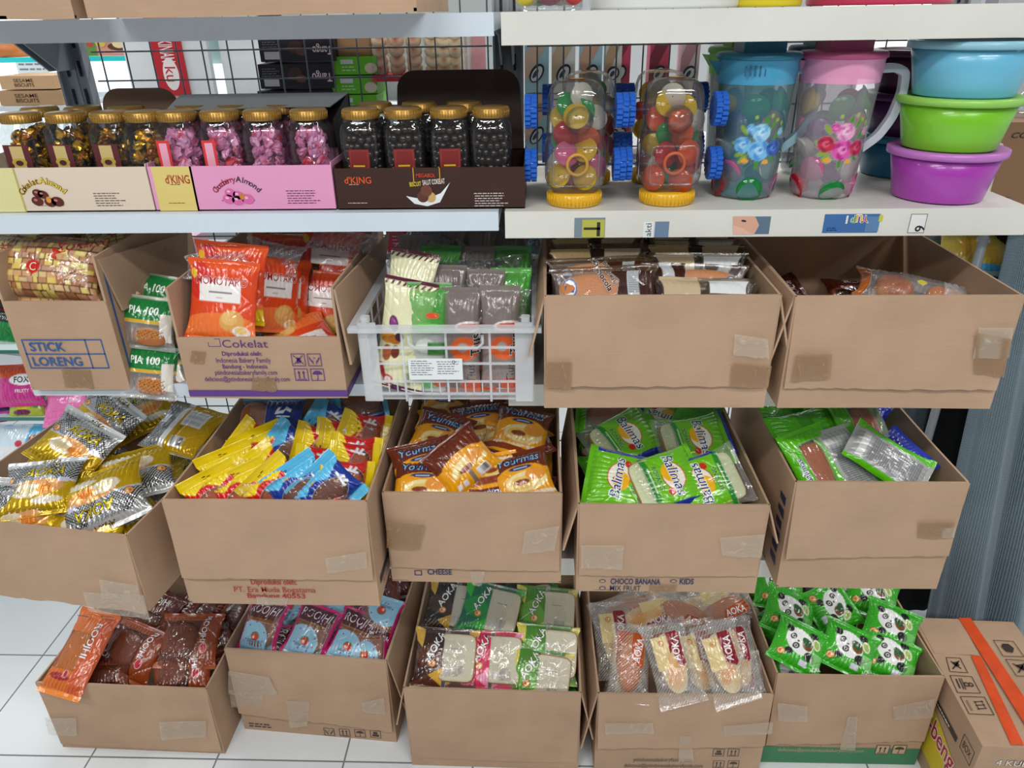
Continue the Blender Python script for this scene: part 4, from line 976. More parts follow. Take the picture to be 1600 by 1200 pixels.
# ---- pastry packets beside it
pf(T, 'pia', 232, 505, 1.15, 4, 'green topped pastry packet standing upper, between the two left boxes', n=(.05, -.93, .36))
pf(T, 'pia', 236, 582, 1.13, 4, 'green topped pastry packet at the shelf edge between the two left boxes', n=(.05, -.9, .4))
pf(T, 'pia', 268, 580, 1.16, -12, 'pastry packet squeezed against the purple printed box, red side out', n=(-.6, -.75, .3))
pf(T, 'pia', 244, 468, 1.22, 4, 'green topped pastry packet further back between the two left boxes')
pf(T, 'pia', 232, 545, 1.21, 4, 'green topped pastry packet between the upper and the lower one, set back')

for (x, y, Y, w_, h_, ang, sd) in ((345, 412, 1.15, 120, 44, 0, 61), (425, 402, 1.22, 110, 60, 20, 62), (535, 378, 1.30, 130, 50, 20, 63)):
    o = packet('crumpled clear outer film around the cracker packets', Art('#e8ecf010').lines(-200, -200, 200, 200, 13, '#f8f8f860', ang+30, .15), w_, h_, 30, cat='plastic film', name='clear_plastic_film', group='clear film around the cracker packets', seed=sd, mat=film('clear_bag_film', .12, 0, .9, 22, .12), seal=4, wr=3, res=2.5); put(o, PY(x, y, Y), (0, -.7, .7), ang)
# ------------------------------------------------------------------ printing and tape on the cartons
INK_B, INK_P, INK_R, INK_K, INK_D = '#2c5a9c', '#5c2c7c', '#a8322c', '#3a3038', '#28345c'
def poster(key, dy, build, name='printed_text', flap=False):
    c = CART[key]; pr = Print((0, -dy-.0008, 0), (1, 0, 0), (0, 0, 1)); pr.n = Vector((0, -1, 0)); pr.lift = .0003
    def uv(px, py):
        u, v = front_uv(key, px, py, dy+.0012); return u-c['w']/2, v
    build(pr, uv); return pr.build(name, c['e'])
def rectpx(pr, uv, x0, y0, x1, y1, c, fr=0, h=0):
    (a, b), (d, e) = uv(x0, y1), uv(x1, y0); (pr.frame(a, b, d, e, fr, c, h) if fr else pr.rect(a, b, d, e, c, h)); return a, b, d, e
def textpx(pr, uv, t, x0, y0, x1, y1, c, **k):
    """lettering fitted into the pixel box"""
    (a, b), (d, e) = uv(x0, (y0+y1)/2), uv(x1, (y0+y1)/2); (f, g), (h_, i) = uv((x0+x1)/2, y1), uv((x0+x1)/2, y0)
    return pr.text(t, (a+d)/2, (g+i)/2, c, width=d-a, height=i-g, **k)
def umbrella_icon(pr, x0, y0, s, kind, c=INK_P):
    pr.frame(x0, y0, x0+s, y0+s, s*.05, c)
    cx, cy = x0+s/2, y0+s/2
    if kind == 'umbrella':
        n = 12; pr.poly([(cx+s*.36*math.cos(math.pi*k/n), cy+s*.02+s*.3*math.sin(math.pi*k/n)) for k in range(n+1)], c); pr.rect(cx-s*.025, y0+s*.12, cx+s*.025, cy+s*.05, c); pr.rect(cx-s*.1, y0+s*.1, cx+s*.025, y0+s*.15, c)
    elif kind == 'arrows':
        for d in (-.17, .17):
            pr.rect(cx+s*d-s*.04, y0+s*.2, cx+s*d+s*.04, y0+s*.65, c); pr.poly([(cx+s*d-s*.11, y0+s*.62), (cx+s*d+s*.11, y0+s*.62), (cx+s*d, y0+s*.84)], c)
        pr.rect(x0+s*.15, y0+s*.1, x0+s*.85, y0+s*.15, c)
    elif kind == 'hands':
        for d in (-1, 1): pr.poly([(cx+d*s*.08, y0+s*.1), (cx+d*s*.38, y0+s*.6), (cx+d*s*.36, y0+s*.78), (cx+d*s*.24, y0+s*.5), (cx+d*s*.12, y0+s*.42)][::d], c)
        pr.poly([(cx-s*.07, cy+s*.15), (cx, cy+s*.08), (cx+s*.07, cy+s*.15), (cx, cy+s*.22)], c)
    elif kind == 'hook':
        pr.line((x0+s*.15, y0+s*.15), (x0+s*.85, y0+s*.85), s*.06, c); pr.line((x0+s*.15, y0+s*.85), (x0+s*.85, y0+s*.15), s*.06, c); pr.poly([(cx-s*.16, y0+s*.2), (cx+s*.2, y0+s*.3), (cx+s*.12, y0+s*.66), (cx-s*.1, y0+s*.7)], c)
    else:
        pr.rect(x0+s*.2, y0+s*.2, x0+s*.8, y0+s*.45, c); pr.rect(x0+s*.3, y0+s*.5, x0+s*.7, y0+s*.8, c)
def stick(pr, uv):
    a, b, d, e = (lambda p, q: (pr.frame(*p, *q, .0022, INK_B), (*p, *q))[1])(uv(48, 576), uv(158, 530))
    # printed frame is straight on the board; pixel corners give its size
    m = (b+e)/2; pr.rect(a, m-.001, d, m+.001, INK_B); x = a+(d-a)*.79; pr.rect(x-.001, b, x+.001, e, INK_B)
    pr.text('STICK', a+(d-a)*.30, (m+e)/2, INK_B, width=(d-a)*.44, height=(e-m)*.62, bold=.02); pr.text('LORENG', a+(d-a)*.37, (m+b)/2, INK_B, width=(d-a)*.62, height=(e-m)*.62, bold=.02)
poster('stick', 0, stick)
def cok(pr, uv):
    textpx(pr, uv, 'Cokelat', 347, 531, 418, 543, INK_P); pr.frame(*uv(326, 542), *uv(343, 529), .0012, INK_P)
    textpx(pr, uv, 'Diproduksi oleh:', 347, 549, 409, 558, INK_P, bold=.02); textpx(pr, uv, 'Indonesia Bakery Family', 338, 559, 423, 569, INK_P, bold=.01)
    textpx(pr, uv, 'Bandung - Indonesia', 348, 569, 418, 578, INK_P, bold=.01); textpx(pr, uv, 'ptindonesiabakeryfamily.com', 336, 578, 433, 588, INK_P, bold=.005)
    textpx(pr, uv, 'delicious@ptindonesiabakeryfamily.com', 320, 588, 453, 598, INK_P, bold=.005)
    for i, (x, y, k) in enumerate(((457, 572, 'hook'), (482, 572, 'hands'), (462, 595, 'arrows'), (487, 595, 'umbrella'))):
        u, v = uv(x, y); umbrella_icon(pr, u, v, .0225, k)
    c = CART['cok']; pr.rect(-c['w']/2, .001, c['w']/2, .013, '#5f3a86')
poster('cok', 0, cok)
c = CART['cok']; pr = Print((c['w']/2+.0008, 0, 0), (0, 1, 0), (0, 0, 1)); pr.n = Vector((1, 0, 0)); pr.rect(0, .001, c['d'], .013, '#5f3a86'); pr.build('base_stripe', c['e'])
pr = Print((CART['stick']['w']/2+.0008, 0, 0), (0, 1, 0), (0, 0, 1)); pr.n = Vector((1, 0, 0)); pr.rect(.012, .0, .017, CART['stick']['h']-.01, INK_B); pr.rect(.05, .03, .053, .06, '#a03030'); pr.build('printed_stripe', CART['stick']['e'])
def era(pr, uv):
    textpx(pr, uv, 'Diproduksi oleh:', 392, 905, 463, 916, INK_R, bold=.02); textpx(pr, uv, 'PT. Era Muda Bogatama', 366, 917, 493, 928, INK_R, bold=.03); textpx(pr, uv, 'Bandung 40553', 387, 927, 477, 937, INK_R, bold=.02)
poster('c2', 0, era)
def cheese(pr, uv):
    textpx(pr, uv, 'CHEESE', 668, 889, 706, 898, INK_D, bold=.03); u, v = uv(648, 899); pr.frame(u, v, u+.014, v+.012, .0018, INK_D)
poster('c3', 0, cheese)
def mix(pr, uv):
    textpx(pr, uv, 'MIX FRUIT', 953, 915, 1001, 923, INK_D, bold=.03); textpx(pr, uv, 'CHOCO BANANA', 954, 904, 1032, 913, INK_D, bold=.03); textpx(pr, uv, 'KIDS', 1062, 904, 1084, 913, INK_D, bold=.03)
    for x, y in ((937, 919), (937, 908), (1048, 908)):
        u, v = uv(x, y); pr.disc(u+.005, v, .006, .004, INK_D); pr.disc(u+.005, v, .0045, .0028, cardM, .0002)
poster('c4', 0, mix)
def ingr(pr, uv):
    u, v = uv(0, 930); pr.greek(u, v+.003, u+.10, 1, .004, INK_K, 3)
    for x in (160, 190): a, b = uv(x, 968); pr.frame(a, b, a+.024, b+.010, .0015, INK_K)
    a, b = uv(120, 962); pr.greek(a, b, a+.03, 1, .005, INK_K, 5)
poster('c1', 0, ingr)
def crumb(pr, uv):
    a, b = uv(388, 1131); pr.greek(a, b, a+.075, 2, .009, INK_K, 6, .004)
    for i, k in enumerate(('hands', 'arrows', 'umbrella', 'box')): a, b = uv(507+i*24, 1148+i*1.2); umbrella_icon(pr, a, b-.002, .027, k, INK_K)
poster('d2', 0, crumb)
def d4p(pr, uv):
    textpx(pr, uv, 'ptindonesiabakeryfamily.com', 990, 1184, 1082, 1192, '#5a4a40'); textpx(pr, uv, 'delicious@ptindonesiabakeryfamily.com', 975, 1193, 1098, 1201, '#5a4a40')
    for x, y, k in ((1113, 1182, 'box'), (1136, 1182, 'arrows'), (1113, 1200, 'arrows'), (1136, 1200, 'umbrella')): a, b = uv(x, y); umbrella_icon(pr, a, b, .026, k, '#4a3a34')
poster('d4', 0, d4p)
def d5p(pr, uv):
    c = CART['d5']; pr.rect(-c['w']/2, .0, c['w']/2, .055, '#3c8058')
    textpx(pr, uv, 'PT. Indonesia Bakery Family', 1222, 1161, 1345, 1168, '#c4a684', bold=.01, h=.0006); textpx(pr, uv, 'delicious@ptindonesiabakeryfamily.com', 1215, 1169, 1350, 1176, '#c4a684', h=.0006)
    for x, y, k in ((1366, 1178, 'arrows'), (1392, 1178, 'umbrella')):
        a, b = uv(x, y); pr.rect(a, b, a+.031, b+.031, '#c4a684', .0003); pr.lift += .0006; umbrella_icon(pr, a, b, .031, k, '#3a3a30'); pr.lift -= .0006
poster('d5', 0, d5p)
c = CART['c5']; pr = Print((-c['w']/2-.0008, .0, 0), (0, -1, 0), (0, 0, 1)); pr.n = Vector((-1, 0, 0))
[pr.poly([(-.055, .175-i*.026), (-.025, .178-i*.026), (-.024+.004*(i % 2), .160-i*.026), (-.052, .163-i*.026)], INK_D) for i in range(6)]; pr.build('printed_text', c['e'])
c = CART['c2']; pr = Print((c['w']/2+.0008, 0, 0), (0, 1, 0), (0, 0, 1)); pr.n = Vector((1, 0, 0)); pr.rect(.02, .03, .1, .045, '#28242c'); pr.text('Sari', .05, .02, INK_R, height=.012); pr.build('printed_text', c['e'])
# tape patches: pixel quads on the front flaps (top-left, top-right, bottom-right, bottom-left)
for key, q, m in (
    ('stick', [(96, 575), (140, 578), (146, 606), (102, 605)], browntape), ('cok', [(300, 548), (322, 550), (318, 568), (296, 566)], browntape), ('cok', [(395, 590), (430, 592), (432, 612), (392, 610)], browntape),
    ('b4', [(851, 565), (893, 565), (892, 608), (852, 606)], browntape), ('b4', [(1148, 522), (1200, 530), (1202, 560), (1146, 556)], tapeM), ('b4', [(1146, 566), (1206, 572), (1200, 608), (1140, 604)], browntape),
    ('b5', [(1246, 553), (1300, 553), (1296, 592), (1236, 596)], browntape), ('b5', [(1530, 512), (1584, 512), (1577, 560), (1520, 560)], tapeM), ('b5', [(1526, 520), (1580, 530), (1568, 590), (1522, 584)], browntape),
    ('c1', [(155, 905), (215, 915), (222, 940), (160, 935)], tapeM), ('c1', [(130, 925), (225, 930), (235, 968), (140, 955)], tapeM),
    ('c2', [(508, 872), (572, 862), (574, 888), (512, 895)], tapeM), ('c2', [(400, 932), (450, 935), (448, 947), (402, 944)], tapeM),
    ('c3', [(604, 815), (664, 820), (655, 860), (604, 856)], browntape), ('c3', [(820, 830), (874, 822), (866, 860), (815, 866)], tapeM), ('c3', [(735, 893), (758, 893), (752, 915), (738, 915)], tapeM),
    ('c4', [(908, 852), (975, 852), (972, 890), (908, 888)], tapeM), ('c4', [(1125, 840), (1195, 835), (1190, 872), (1128, 868)], tapeM), ('c4', [(1015, 914), (1058, 914), (1055, 926), (1015, 930)], browntape),
    ('c5', [(1436, 816), (1492, 816), (1488, 842), (1434, 840)], browntape), ('c5', [(1450, 826), (1494, 824), (1490, 840), (1452, 840)], tapeM),
    ('d1', [(70, 1122), (119, 1122), (120, 1150), (76, 1148)], tapeM), ('d1', [(248, 1128), (322, 1126), (322, 1152), (252, 1156)], tapeM),
    ('d2', [(357, 1048), (420, 1058), (434, 1085), (357, 1084)], tapeM), ('d2', [(358, 1078), (412, 1084), (410, 1106), (362, 1104)], tapeM), ('d2', [(448, 1095), (484, 1096), (480, 1135), (452, 1136)], tapeM), ('d2', [(565, 1098), (600, 1090), (602, 1116), (566, 1112)], tapeM),
    ('d4', [(945, 1130), (1020, 1130), (1022, 1146), (946, 1148)], tapeM), ('d4', [(1130, 1135), (1208, 1128), (1206, 1146), (1132, 1150)], tapeM), ('d4', [(1062, 1150), (1080, 1150), (1084, 1190), (1060, 1190)], tapeM),
    ('d5', [(1215, 1098), (1262, 1104), (1262, 1128), (1216, 1126)], tapeM), ('d5', [(1395, 1104), (1460, 1092), (1458, 1120), (1398, 1126)], tapeM), ('d5', [(1325, 1120), (1340, 1120), (1336, 1172), (1312, 1172)], tapeM)):
    tape(key, q, m, dy=.0125 if key in ('d2', 'd4', 'd5') else (.0022 if key in ('stick', 'cok') or q[0][1] > 890 and key.startswith('c') and key != 'c1' else .0095))
# ------------------------------------------------------------------ plastic crate with wafer packets
crateM = plain('frosted_plastic', '#e6eaee', .35, trans=.55)
cw = 0.0
_A, _B = PY(556, 503, 1.06), PY(834, 507, 1.06); cw = (_B-_A).length; ch = (_A.z+_B.z)/2-S3
crate = empty('plastic_crate', ((_A.x+_B.x)/2, 1.06, S3), 'white frosted plastic crate with lattice front, a paper label and wafer packets inside', 'crate')
hw = cw/2; cdp = .36; chh = ch
for (x, y) in ((-hw, 0), (hw, 0), (-hw, cdp), (hw, cdp)):
    sx = 1 if x < 0 else -1; sy = 1 if y == 0 else -1; b = MB()
    b.rbox(min(x, x+sx*.03), max(x, x+sx*.03), min(y, y+sy*.004), max(y, y+sy*.004), 0, ch, .0015); b.rbox(min(x, x+sx*.004), max(x, x+sx*.004), min(y, y+sy*.03), max(y, y+sy*.03), 0, ch, .0015)
    b.rbox(min(x+sx*.006, x+sx*.02), max(x+sx*.006, x+sx*.02), min(y+sy*.002, y+sy*.016), max(y+sy*.002, y+sy*.016), ch, ch+.008, .004)
    b.build('corner_post', crateM, crate)
b = MB(); b.box(-hw-.012, hw+.012, -.012, .004, ch-.012, ch-.004); b.box(-hw-.012, hw+.012, cdp-.004, cdp+.012, ch-.012, ch-.004); b.box(-hw-.012, -hw+.004, 0, cdp, ch-.012, ch-.004); b.box(hw-.004, hw+.012, 0, cdp, ch-.012, ch-.004)
b.build('rim', crateM, crate)
for nm, y in (('front_lattice', .0), ('rear_lattice', cdp-.003)):
    b = MB()
    for z in (.012, .034, .066, .094, .12): 
        if z < ch-.02: b.box(-hw+.028, hw-.028, y, y+.003, z, z+.0035)
    for k in range(1, 4): x = -hw+cw*k/4; b.box(x-.0018, x+.0018, y-.001, y+.003, 0, ch-.01)
    for k in range(1, 16):
        x = -hw+.028+(cw-.056)*k/16; b.box(x-.001, x+.001, y, y+.002, .012, .036)
    if nm == 'front_lattice':
        pts = [(-hw*.42, -.001, ch-.02), (-hw*.42, -.001, ch-.034), (-hw*.36, -.001, ch-.042), (hw*.36, -.001, ch-.042), (hw*.42, -.001, ch-.034), (hw*.42, -.001, ch-.02)]; b.tube(pts, .0028, 6)
    b.build(nm, crateM, crate)
for nm, x in (('side_lattice', -hw), ('side_lattice', hw-.003)):
    b = MB()
    for z in (.012, .034, .066, .094, .12): 
        if z < ch-.02: b.box(x, x+.003, .028, cdp-.028, z, z+.0035)
    for k in range(1, 7): y = cdp*k/7; b.box(x, x+.003, y-.0015, y+.0015, 0, ch-.01)
    b.build(nm, crateM, crate)
b = MB(); b.box(-hw+.003, hw-.003, .003, cdp-.003, .002, .004); b.build('base', crateM, crate)
pr = Print((0, -.0035, 0), (1, 0, 0), (0, 0, 1)); pr.n = Vector((0, -1, 0))
def crl(px, py):
    p = PY(px, py, 1.0565); return p.x-crate.location.x, p.z-S3
(a0, b0), (a1, b1) = crl(640, 593), crl(722, 560); pr.rect(a0, b0, a1, b1, '#e8eef0'); pr.lift += .0004
pr.greek(a0+.003, b1-.005, (a0+a1)/2-.002, 7, .0040, '#5a6068', 2, .0011); pr.greek((a0+a1)/2+.002, b1-.006, a1-.004, 6, .0042, '#5a6068', 4, .0011); pr.disc(a1-.014, b1-.006, .0026, .0026, '#3a4048'); pr.disc(a1-.014, b1-.006, .0015, .0015, '#e8eef0', .0003)
pr.build('paper_label', crate)
CART['crate'] = dict(e=crate, w=cw, h=ch, fh=ch, d=cdp, ang=0, zb=S3, Y=1.06, mat=None)
def cr(kind, px, py, Y, ang, label, n=(0, -.97, .2), group=None):
    _sd[0] += 1; o = bag(kind, label, _sd[0], group); put(o, PY(px, py, Y), n, ang); return settle(o, 'crate')
cr('cream', 604, 530, 1.095, 8, 'cream packet with purple zigzag top seal at the left front of the crate', n=(-.15, -.95, .25))
cr('cream', 632, 478, 1.16, 8, 'cream packet with purple top seal behind the first one in the crate', n=(-.25, -.9, .3))
cr('tinsg', 672, 548, 1.095, 0, 'green and white wafer packet at the front of the crate, behind the paper label')
cr('tins', 722, 548, 1.095, 0, 'brown grey wafer packet with orange print at the front middle of the crate')
cr('tins', 782, 548, 1.095, 0, 'brown grey wafer packet at the front right of the crate')
cr('tinsg', 810, 500, 1.17, 0, 'green wafer packet by the right wall of the crate, second row')
cr('tins', 760, 500, 1.16, 0, 'brown grey wafer packet in the second row of the crate, under clear film')
cr('tins', 700, 495, 1.17, 0, 'silver grey wafer packet in the second row of the crate')
cr('tinsg', 806, 462, 1.25, 0, 'green wafer packet at the right in the third row of the crate')
for i, (x, y, Y) in enumerate(((690, 462, 1.24), (745, 462, 1.25), (650, 446, 1.27), (700, 430, 1.31), (750, 430, 1.32), (800, 430, 1.33), (660, 420, 1.36), (720, 410, 1.38), (790, 408, 1.39))):
    cr('tins' if i % 2 else 'tinsg' if i == 0 else 'tins', x, y, Y, 0, 'silver grey wafer packet standing in the rear rows of the crate', group='rear wafer packets in the crate')
film2 = film('clear_bag_film', .12, 0, .9, 22, .12)
def clearbag(px, py, Y, w, h, t, ang, n, label, art=None, seed=3):
    o = packet(label, art or Art('#8c8c9018').lines(-200, -200, 200, 200, 18, '#ffffff30', 30, .2), w, h, t, cat='plastic bag', name='clear_plastic_bag', seed=seed, mat=film2, seal=4, wr=3, res=2.5); return put(o, PY(px, py, Y), n, ang)
clearbag(672, 405, 1.30, 150, 120, 60, 40, (-.1, -.8, .55), 'crumpled clear bag with an orange mark standing at the left rear of the crate', Art('#50505838').ell(20, 0, 14, 26, '#e0582c').lines(-200, -200, 200, 200, 14, '#d8dce440', 30, .2).rect(-50, -40, -10, -10, '#c8d0d870'), 5)
for (x, y, Y, w_, h_, ang, sd) in ((775, 482, 1.13, 110, 70, 5, 11), (712, 478, 1.13, 100, 70, -8, 12), (690, 440, 1.22, 120, 80, 10, 13), (760, 436, 1.22, 130, 80, -5, 14), (800, 405, 1.33, 110, 80, 3, 15), (725, 402, 1.33, 120, 80, 0, 16)):
    clearbag(x, y, Y, w_, h_, 46, ang, (0, -.7, .7), 'crumpled clear film over the wafer packets in the crate', Art('#c8ccd010').lines(-200, -200, 200, 200, 16, '#f0f4f850', ang*7, .16).speck(-90, -60, 90, 60, '#3a383850', .12, .35, sd), sd)
    bpy.context.scene.collection.objects[-1]['group'] = 'crumpled film over the wafer packets'
# ------------------------------------------------------------------ chocolate bread in the plain box
T = 'b4'
def cb(kind, px, py, Y, ang, label, n=(0, -.93, .36), group=None, key='b4'):
    _sd[0] += 1; o = bag(kind, label, _sd[0], group); put(o, PY(px, py, Y), n, ang); return settle(o, key)
cb('choc', 945, 452, 1.11, -4, 'chocolate bread packet facing up at the front left with slanting lettering', n=(0, -.75, .66))
cb('chocc', 1100, 468, 1.10, 0, 'chocolate bread packet with white back panel at the front right of its box', n=(0, -.8, .6))
cb('choc', 930, 436, 1.155, -3, 'clear chocolate bread packet just behind the front left one', n=(0, -.85, .5))
cb('choc', 1085, 446, 1.14, 182, 'upside-down chocolate bread packet just behind the white backed one', n=(0, -.85, .5))
for i in range(5):
    cb('choc' if i % 2 else 'chocb', 935-i*2, 424-i*11, 1.195+i*.042, 0, 'chocolate bread packet standing on edge in the left row of its box', group='chocolate bread packets, left row')
    cb('chocc' if i in (0, 2) else 'chocb', 1090-i*4, 430-i*12, 1.18+i*.042, 2, 'chocolate bread packet standing on edge in the right row of its box', group='chocolate bread packets, right row')
under('b4', ['chocb'], 2, 3, -75, 'chocolate bread packet lying under the standing ones', 'lower chocolate bread packets')
o = packet('single clear packet with two orange buns in the nearly empty box', Art('#ffffff14').rect(-110, -40, -84, 40, '#b8601c').ell(2, 2, 8, 7, '#d8c820').rect(40, -40, 80, 40, '#e8ecf060'), 200, 88, 44, cat='bread packet', name='bun_packet', seed=77, seal=8, inner=bread(60, 48, 34, '#a8541c', '#e08c2c', 'bun', off=(-36, 0, 0)))
bread(60, 44, 30, '#c8701c', '#e89c3c', 'bun', off=(44, 0, 0))(o, 5)
put(o, PZ(1432, 458, S3+.135), (0, -.3, .95), 4)
o = packet('brown packet lying below the clear bun packet in the nearly empty box', Art('#6c4020'), 190, 120, 40, cat='bread packet', name='bun_packet', seed=78); put(o, PZ(1420, 480, S3+.095), (0, -.1, 1), 4)
under('b5', ['roojc'], 2, 2, -120, 'brown packet at the very bottom of the nearly empty box', 'packets at the bottom of the nearly empty box')
# ------------------------------------------------------------------ biscuit stick bags
def stickart(seed):
    r = random.Random(seed); a = Art('#5c3820')
    y = -90
    while y < 90:
        x = -120-r.random()*8
        while x < 120:
            w_ = r.uniform(9, 19); c = r.choice(['#e8cc6c', '#d8a878', '#c08c64', '#e0c08c', '#b87c58', '#ecd884', '#c89c80']); a.rect(x, y, x+w_-1.6, y+r.uniform(8.2, 9.6), c); x += w_
        y += 10.2
    a.tx('STICK', -66, 10, 15, '#c8281c', ang=80, bold=.01).tx('MA', 40, 30, 17, '#c8281c', ang=70, bold=.01).ell(0, -2, 13, 12, '#c8281c').tx('C', 0, -2, 14, '#f0dcc0').tx('LORENG', 76, 42, 12, '#b8201c', ang=20, bold=.01)
    return a
def stickbag(px, py, Y, n, ang, w, h, t, seed, label):
    o = packet(label, stickart(seed), w, h, t, cat='biscuit bag', name='biscuit_stick_bag', seed=seed, seal=6, wr=.6, res=2.2); return put(o, PY(px, py, Y), n, ang)
o = stickbag(70, 420, 1.165, (0, -.86, .5), 6, 205, 112, 60, 3, 'clear bag of yellow and brown biscuit sticks with red lettering, topmost in its box')
o = stickbag(75, 455, 1.21, (0, -.3, .95), 0, 160, 150, 60, 4, 'bag of biscuit sticks pressed under the topmost one'); settle(o, 'stick')
o = stickbag(95, 400, 1.33, (0, -.4, .9), 0, 160, 130, 50, 5, 'bag of biscuit sticks at the back of the STICK LORENG box'); settle(o, 'stick')
# the outer flap of that box hangs out to the right
c = CART['stick']
P0, P1 = PY(150, 405, 1.112), PY(290, 363, 1.40); P2, P3 = PY(289, 432, 1.36), PY(190, 486, 1.135)
L_ = lambda p: p-Vector(c['e'].location)
a = slab_v(L_(P0), L_(P1), L_(P2), L_(P3), -.004, seed=91, rag=.001); mesh('side_flap', a[0], a[1], cardM, c['e'], uvs=a[2])
c = CART['cok']
P0, P1 = PY(522, 452, 1.076), PY(607, 364, 1.42); P2, P3 = PY(600, 440, 1.36), PY(551, 569, 1.075)
a = slab_v(L_(P0)+Vector((.002, 0, 0)), L_(P1)+Vector((.002, 0, 0)), L_(P2), L_(P3), .004, seed=93, rag=.001); mesh('side_flap', a[0], a[1], cardM, c['e'], uvs=a[2])
# ------------------------------------------------------------------ display trays with candy jars
def tray(label, x0, y0, x1, y1, xb0, xb1, Y, mats, build, header=None, dep=.17):
    A, B, Cb, Db = PY(x0, y0, Y), PY(x1, y0, Y), PY(xb0, y1, Y), PY(xb1, y1, Y); z0 = S2+.001; w = B.x-A.x; hh = (A.z+B.z)/2-z0
    e = empty('display_tray', ((A.x+B.x)/2, Y, z0), label, 'display tray'); h2 = w/2; b = MB(); t = .0015
    b.box(-h2, h2, 0, t, 0, hh); b.box(-h2, -h2+t, t, dep, 0, hh+.004); b.box(h2-t, h2, t, dep, 0, hh+.004); b.box(-h2, h2, dep-t, dep, 0, hh); b.box(-h2, h2, 0, dep, 0, t)
    b.build('tray_body', mats[0], e)
    pr = Print((0, 0, 0), (1, 0, 0), (0, 0, 1)); pr.n = Vector((0, -1, 0)); pr.lift = .0004
    def uv(px, py): p = PY(px, py, Y-.0005); return p.x-e.location.x, p.z-z0
    build(pr, uv, h2, hh); pr.build('printed_front', e)
    return e, h2, hh
def hdr(e, h2, hh, dep, hgt, mat, m_in=None, lean=.01, frac=(0, 1)):
    pts = []; w = 2*h2; a, b_ = -h2+w*frac[0], -h2+w*frac[1]; r = .03
    out = [(a, 0), (b_, 0)]
    for k in range(7): t = math.pi/2*k/6; out.append((b_-r-.006+r*math.cos(t), hgt-r+r*math.sin(t)))
    for k in range(7): t = math.pi/2+math.pi/2*k/6; out.append((a+r+.006+r*math.cos(t), hgt-r+r*math.sin(t)))
    n = len(out); v = [(x, dep+z*lean/hgt, hh+z) for x, z in out]+[(x, dep+.0015+z*lean/hgt, hh+z) for x, z in out]
    return mesh('header_card', v, [tuple(range(n)), tuple(range(2*n-1, n-1, -1))]+[(i, i+n, (i+1) % n+n, (i+1) % n) for i in range(n)], mat, e)
def t1(pr, uv, h2, hh):
    a, b = uv(0, 262); c_, d = uv(18, 262); pr.rect(-h2, 0, c_, hh, '#dcd69c'); pr.rect(c_, 0, c_+.003, hh, '#b8ac5c')
    cx, cy = uv(76, 326); 
    for t, c1, ol, a0, a1 in (('Cokelat', '#402010', '#e8c83c', -52, -8), ('Almond', '#ece43c', '#7c241c', 4, 50)):
        V, F_ = arc_text(t, cx, cy, .043, a0, a1, .0135, .06); pr.tris(V, F_, ol, .0003); V, F_ = arc_text(t, cx, cy, .043, a0, a1, .0135, .0); pr.tris(V, F_, c1, .0007)
    for dx, dy, r in ((-.014, .012, .0075), (-.002, .022, .0068), (-.010, .024, .0068), (.006, .010, .0075), (.018, .011, .008)): pr.disc(cx+dx, cy+dy, r*1.25, r*.95, '#5c1c18', .0006, -10); pr.disc(cx+dx-.002, cy+dy+.002, r*.4, r*.25, '#b87868', .001, -10)
    pr.disc(cx+.005, cy+.014, .004, .005, '#d8913c', .0012)
    u, v = uv(145, 303); pr.greek(u, v, u+.05, 6, .0038, '#4a4238', 3, .0012); u, v = uv(58, 322); pr.greek(u, v, u+.045, 1, .004, '#6a5a48', 4, .001)
creamy = plain('cream_card', '#dcccb8', .6)
D = .165
e1, h1, hh1 = tray('cream display tray printed Cokelat Almond, holding gold wrapped candy jars', -75, 262, 227, 330, 0, 236, 1.14, [creamy], t1)
hdr(e1, h1, hh1, D, .098, plain('brown_card', '#8c6c58', .7), frac=(.52, .995))
def t2(pr, uv, h2, hh):
    a, _ = uv(244, 300); b, _ = uv(306, 300); pr.rect(a, 0, b, hh, '#dcc878'); pr.rect(b-.003, 0, b, hh, '#b89c4c')
    textpx(pr, uv, "d'KING", 258, 273, 296, 287, '#a83420', bold=.012); u, v = uv(266, 289); pr.greek(u, v, u+.022, 1, .003, '#3a3028', 1, .001); u, v = uv(262, 318); pr.greek(u, v, u+.04, 1, .003, '#5a4a20', 2, .001)
    cx, cy = uv(376, 325)
    for t, c1, a0, a1 in (('Chocoberry', '#a8243c', -50, -4), ('Almond', '#282028', 6, 50)):
        V, F_ = arc_text(t, cx, cy, .044, a0, a1, .0125, .01); pr.tris(V, F_, '#f4d8e4', .0002) if False else None; pr.tris(V, F_, c1, .0006)
    for dx, dy, r in ((-.016, .014, .0075), (-.012, .024, .0068), (0, .020, .0068), (-.002, .012, .0075), (.014, .014, .008)): pr.disc(cx+dx, cy+dy, r*1.25, r*.95, '#d868a8', .0006, -10); pr.disc(cx+dx-.002, cy+dy+.002, r*.4, r*.25, '#f4b4d8', .001, -10)
    pr.disc(cx+.006, cy+.018, .004, .005, '#c87c2c', .0012)
    u, v = uv(446, 299); pr.greek(u, v, u+.055, 6, .0038, '#5c2c48', 3, .0012); u, v = uv(346, 314); pr.greek(u, v, u+.055, 1, .004, '#5c2c48', 4, .001)
pinkM = plain('pink_card', '#e39cc4', .5)
e2, h22, hh2 = tray('pink display tray printed Chocoberry Almond, holding jars of pink wrapped candy', 229, 259, 517, 330, 240, 525, 1.14, [pinkM], t2)
gc = plain('grey_card', '#a8a8a6', .6); v = [(-h22+.002, D, hh2), (h22-.002, D, hh2), (h22-.004, D+.002, hh2+.09), (-h22+.004, D+.002, hh2+.09)]
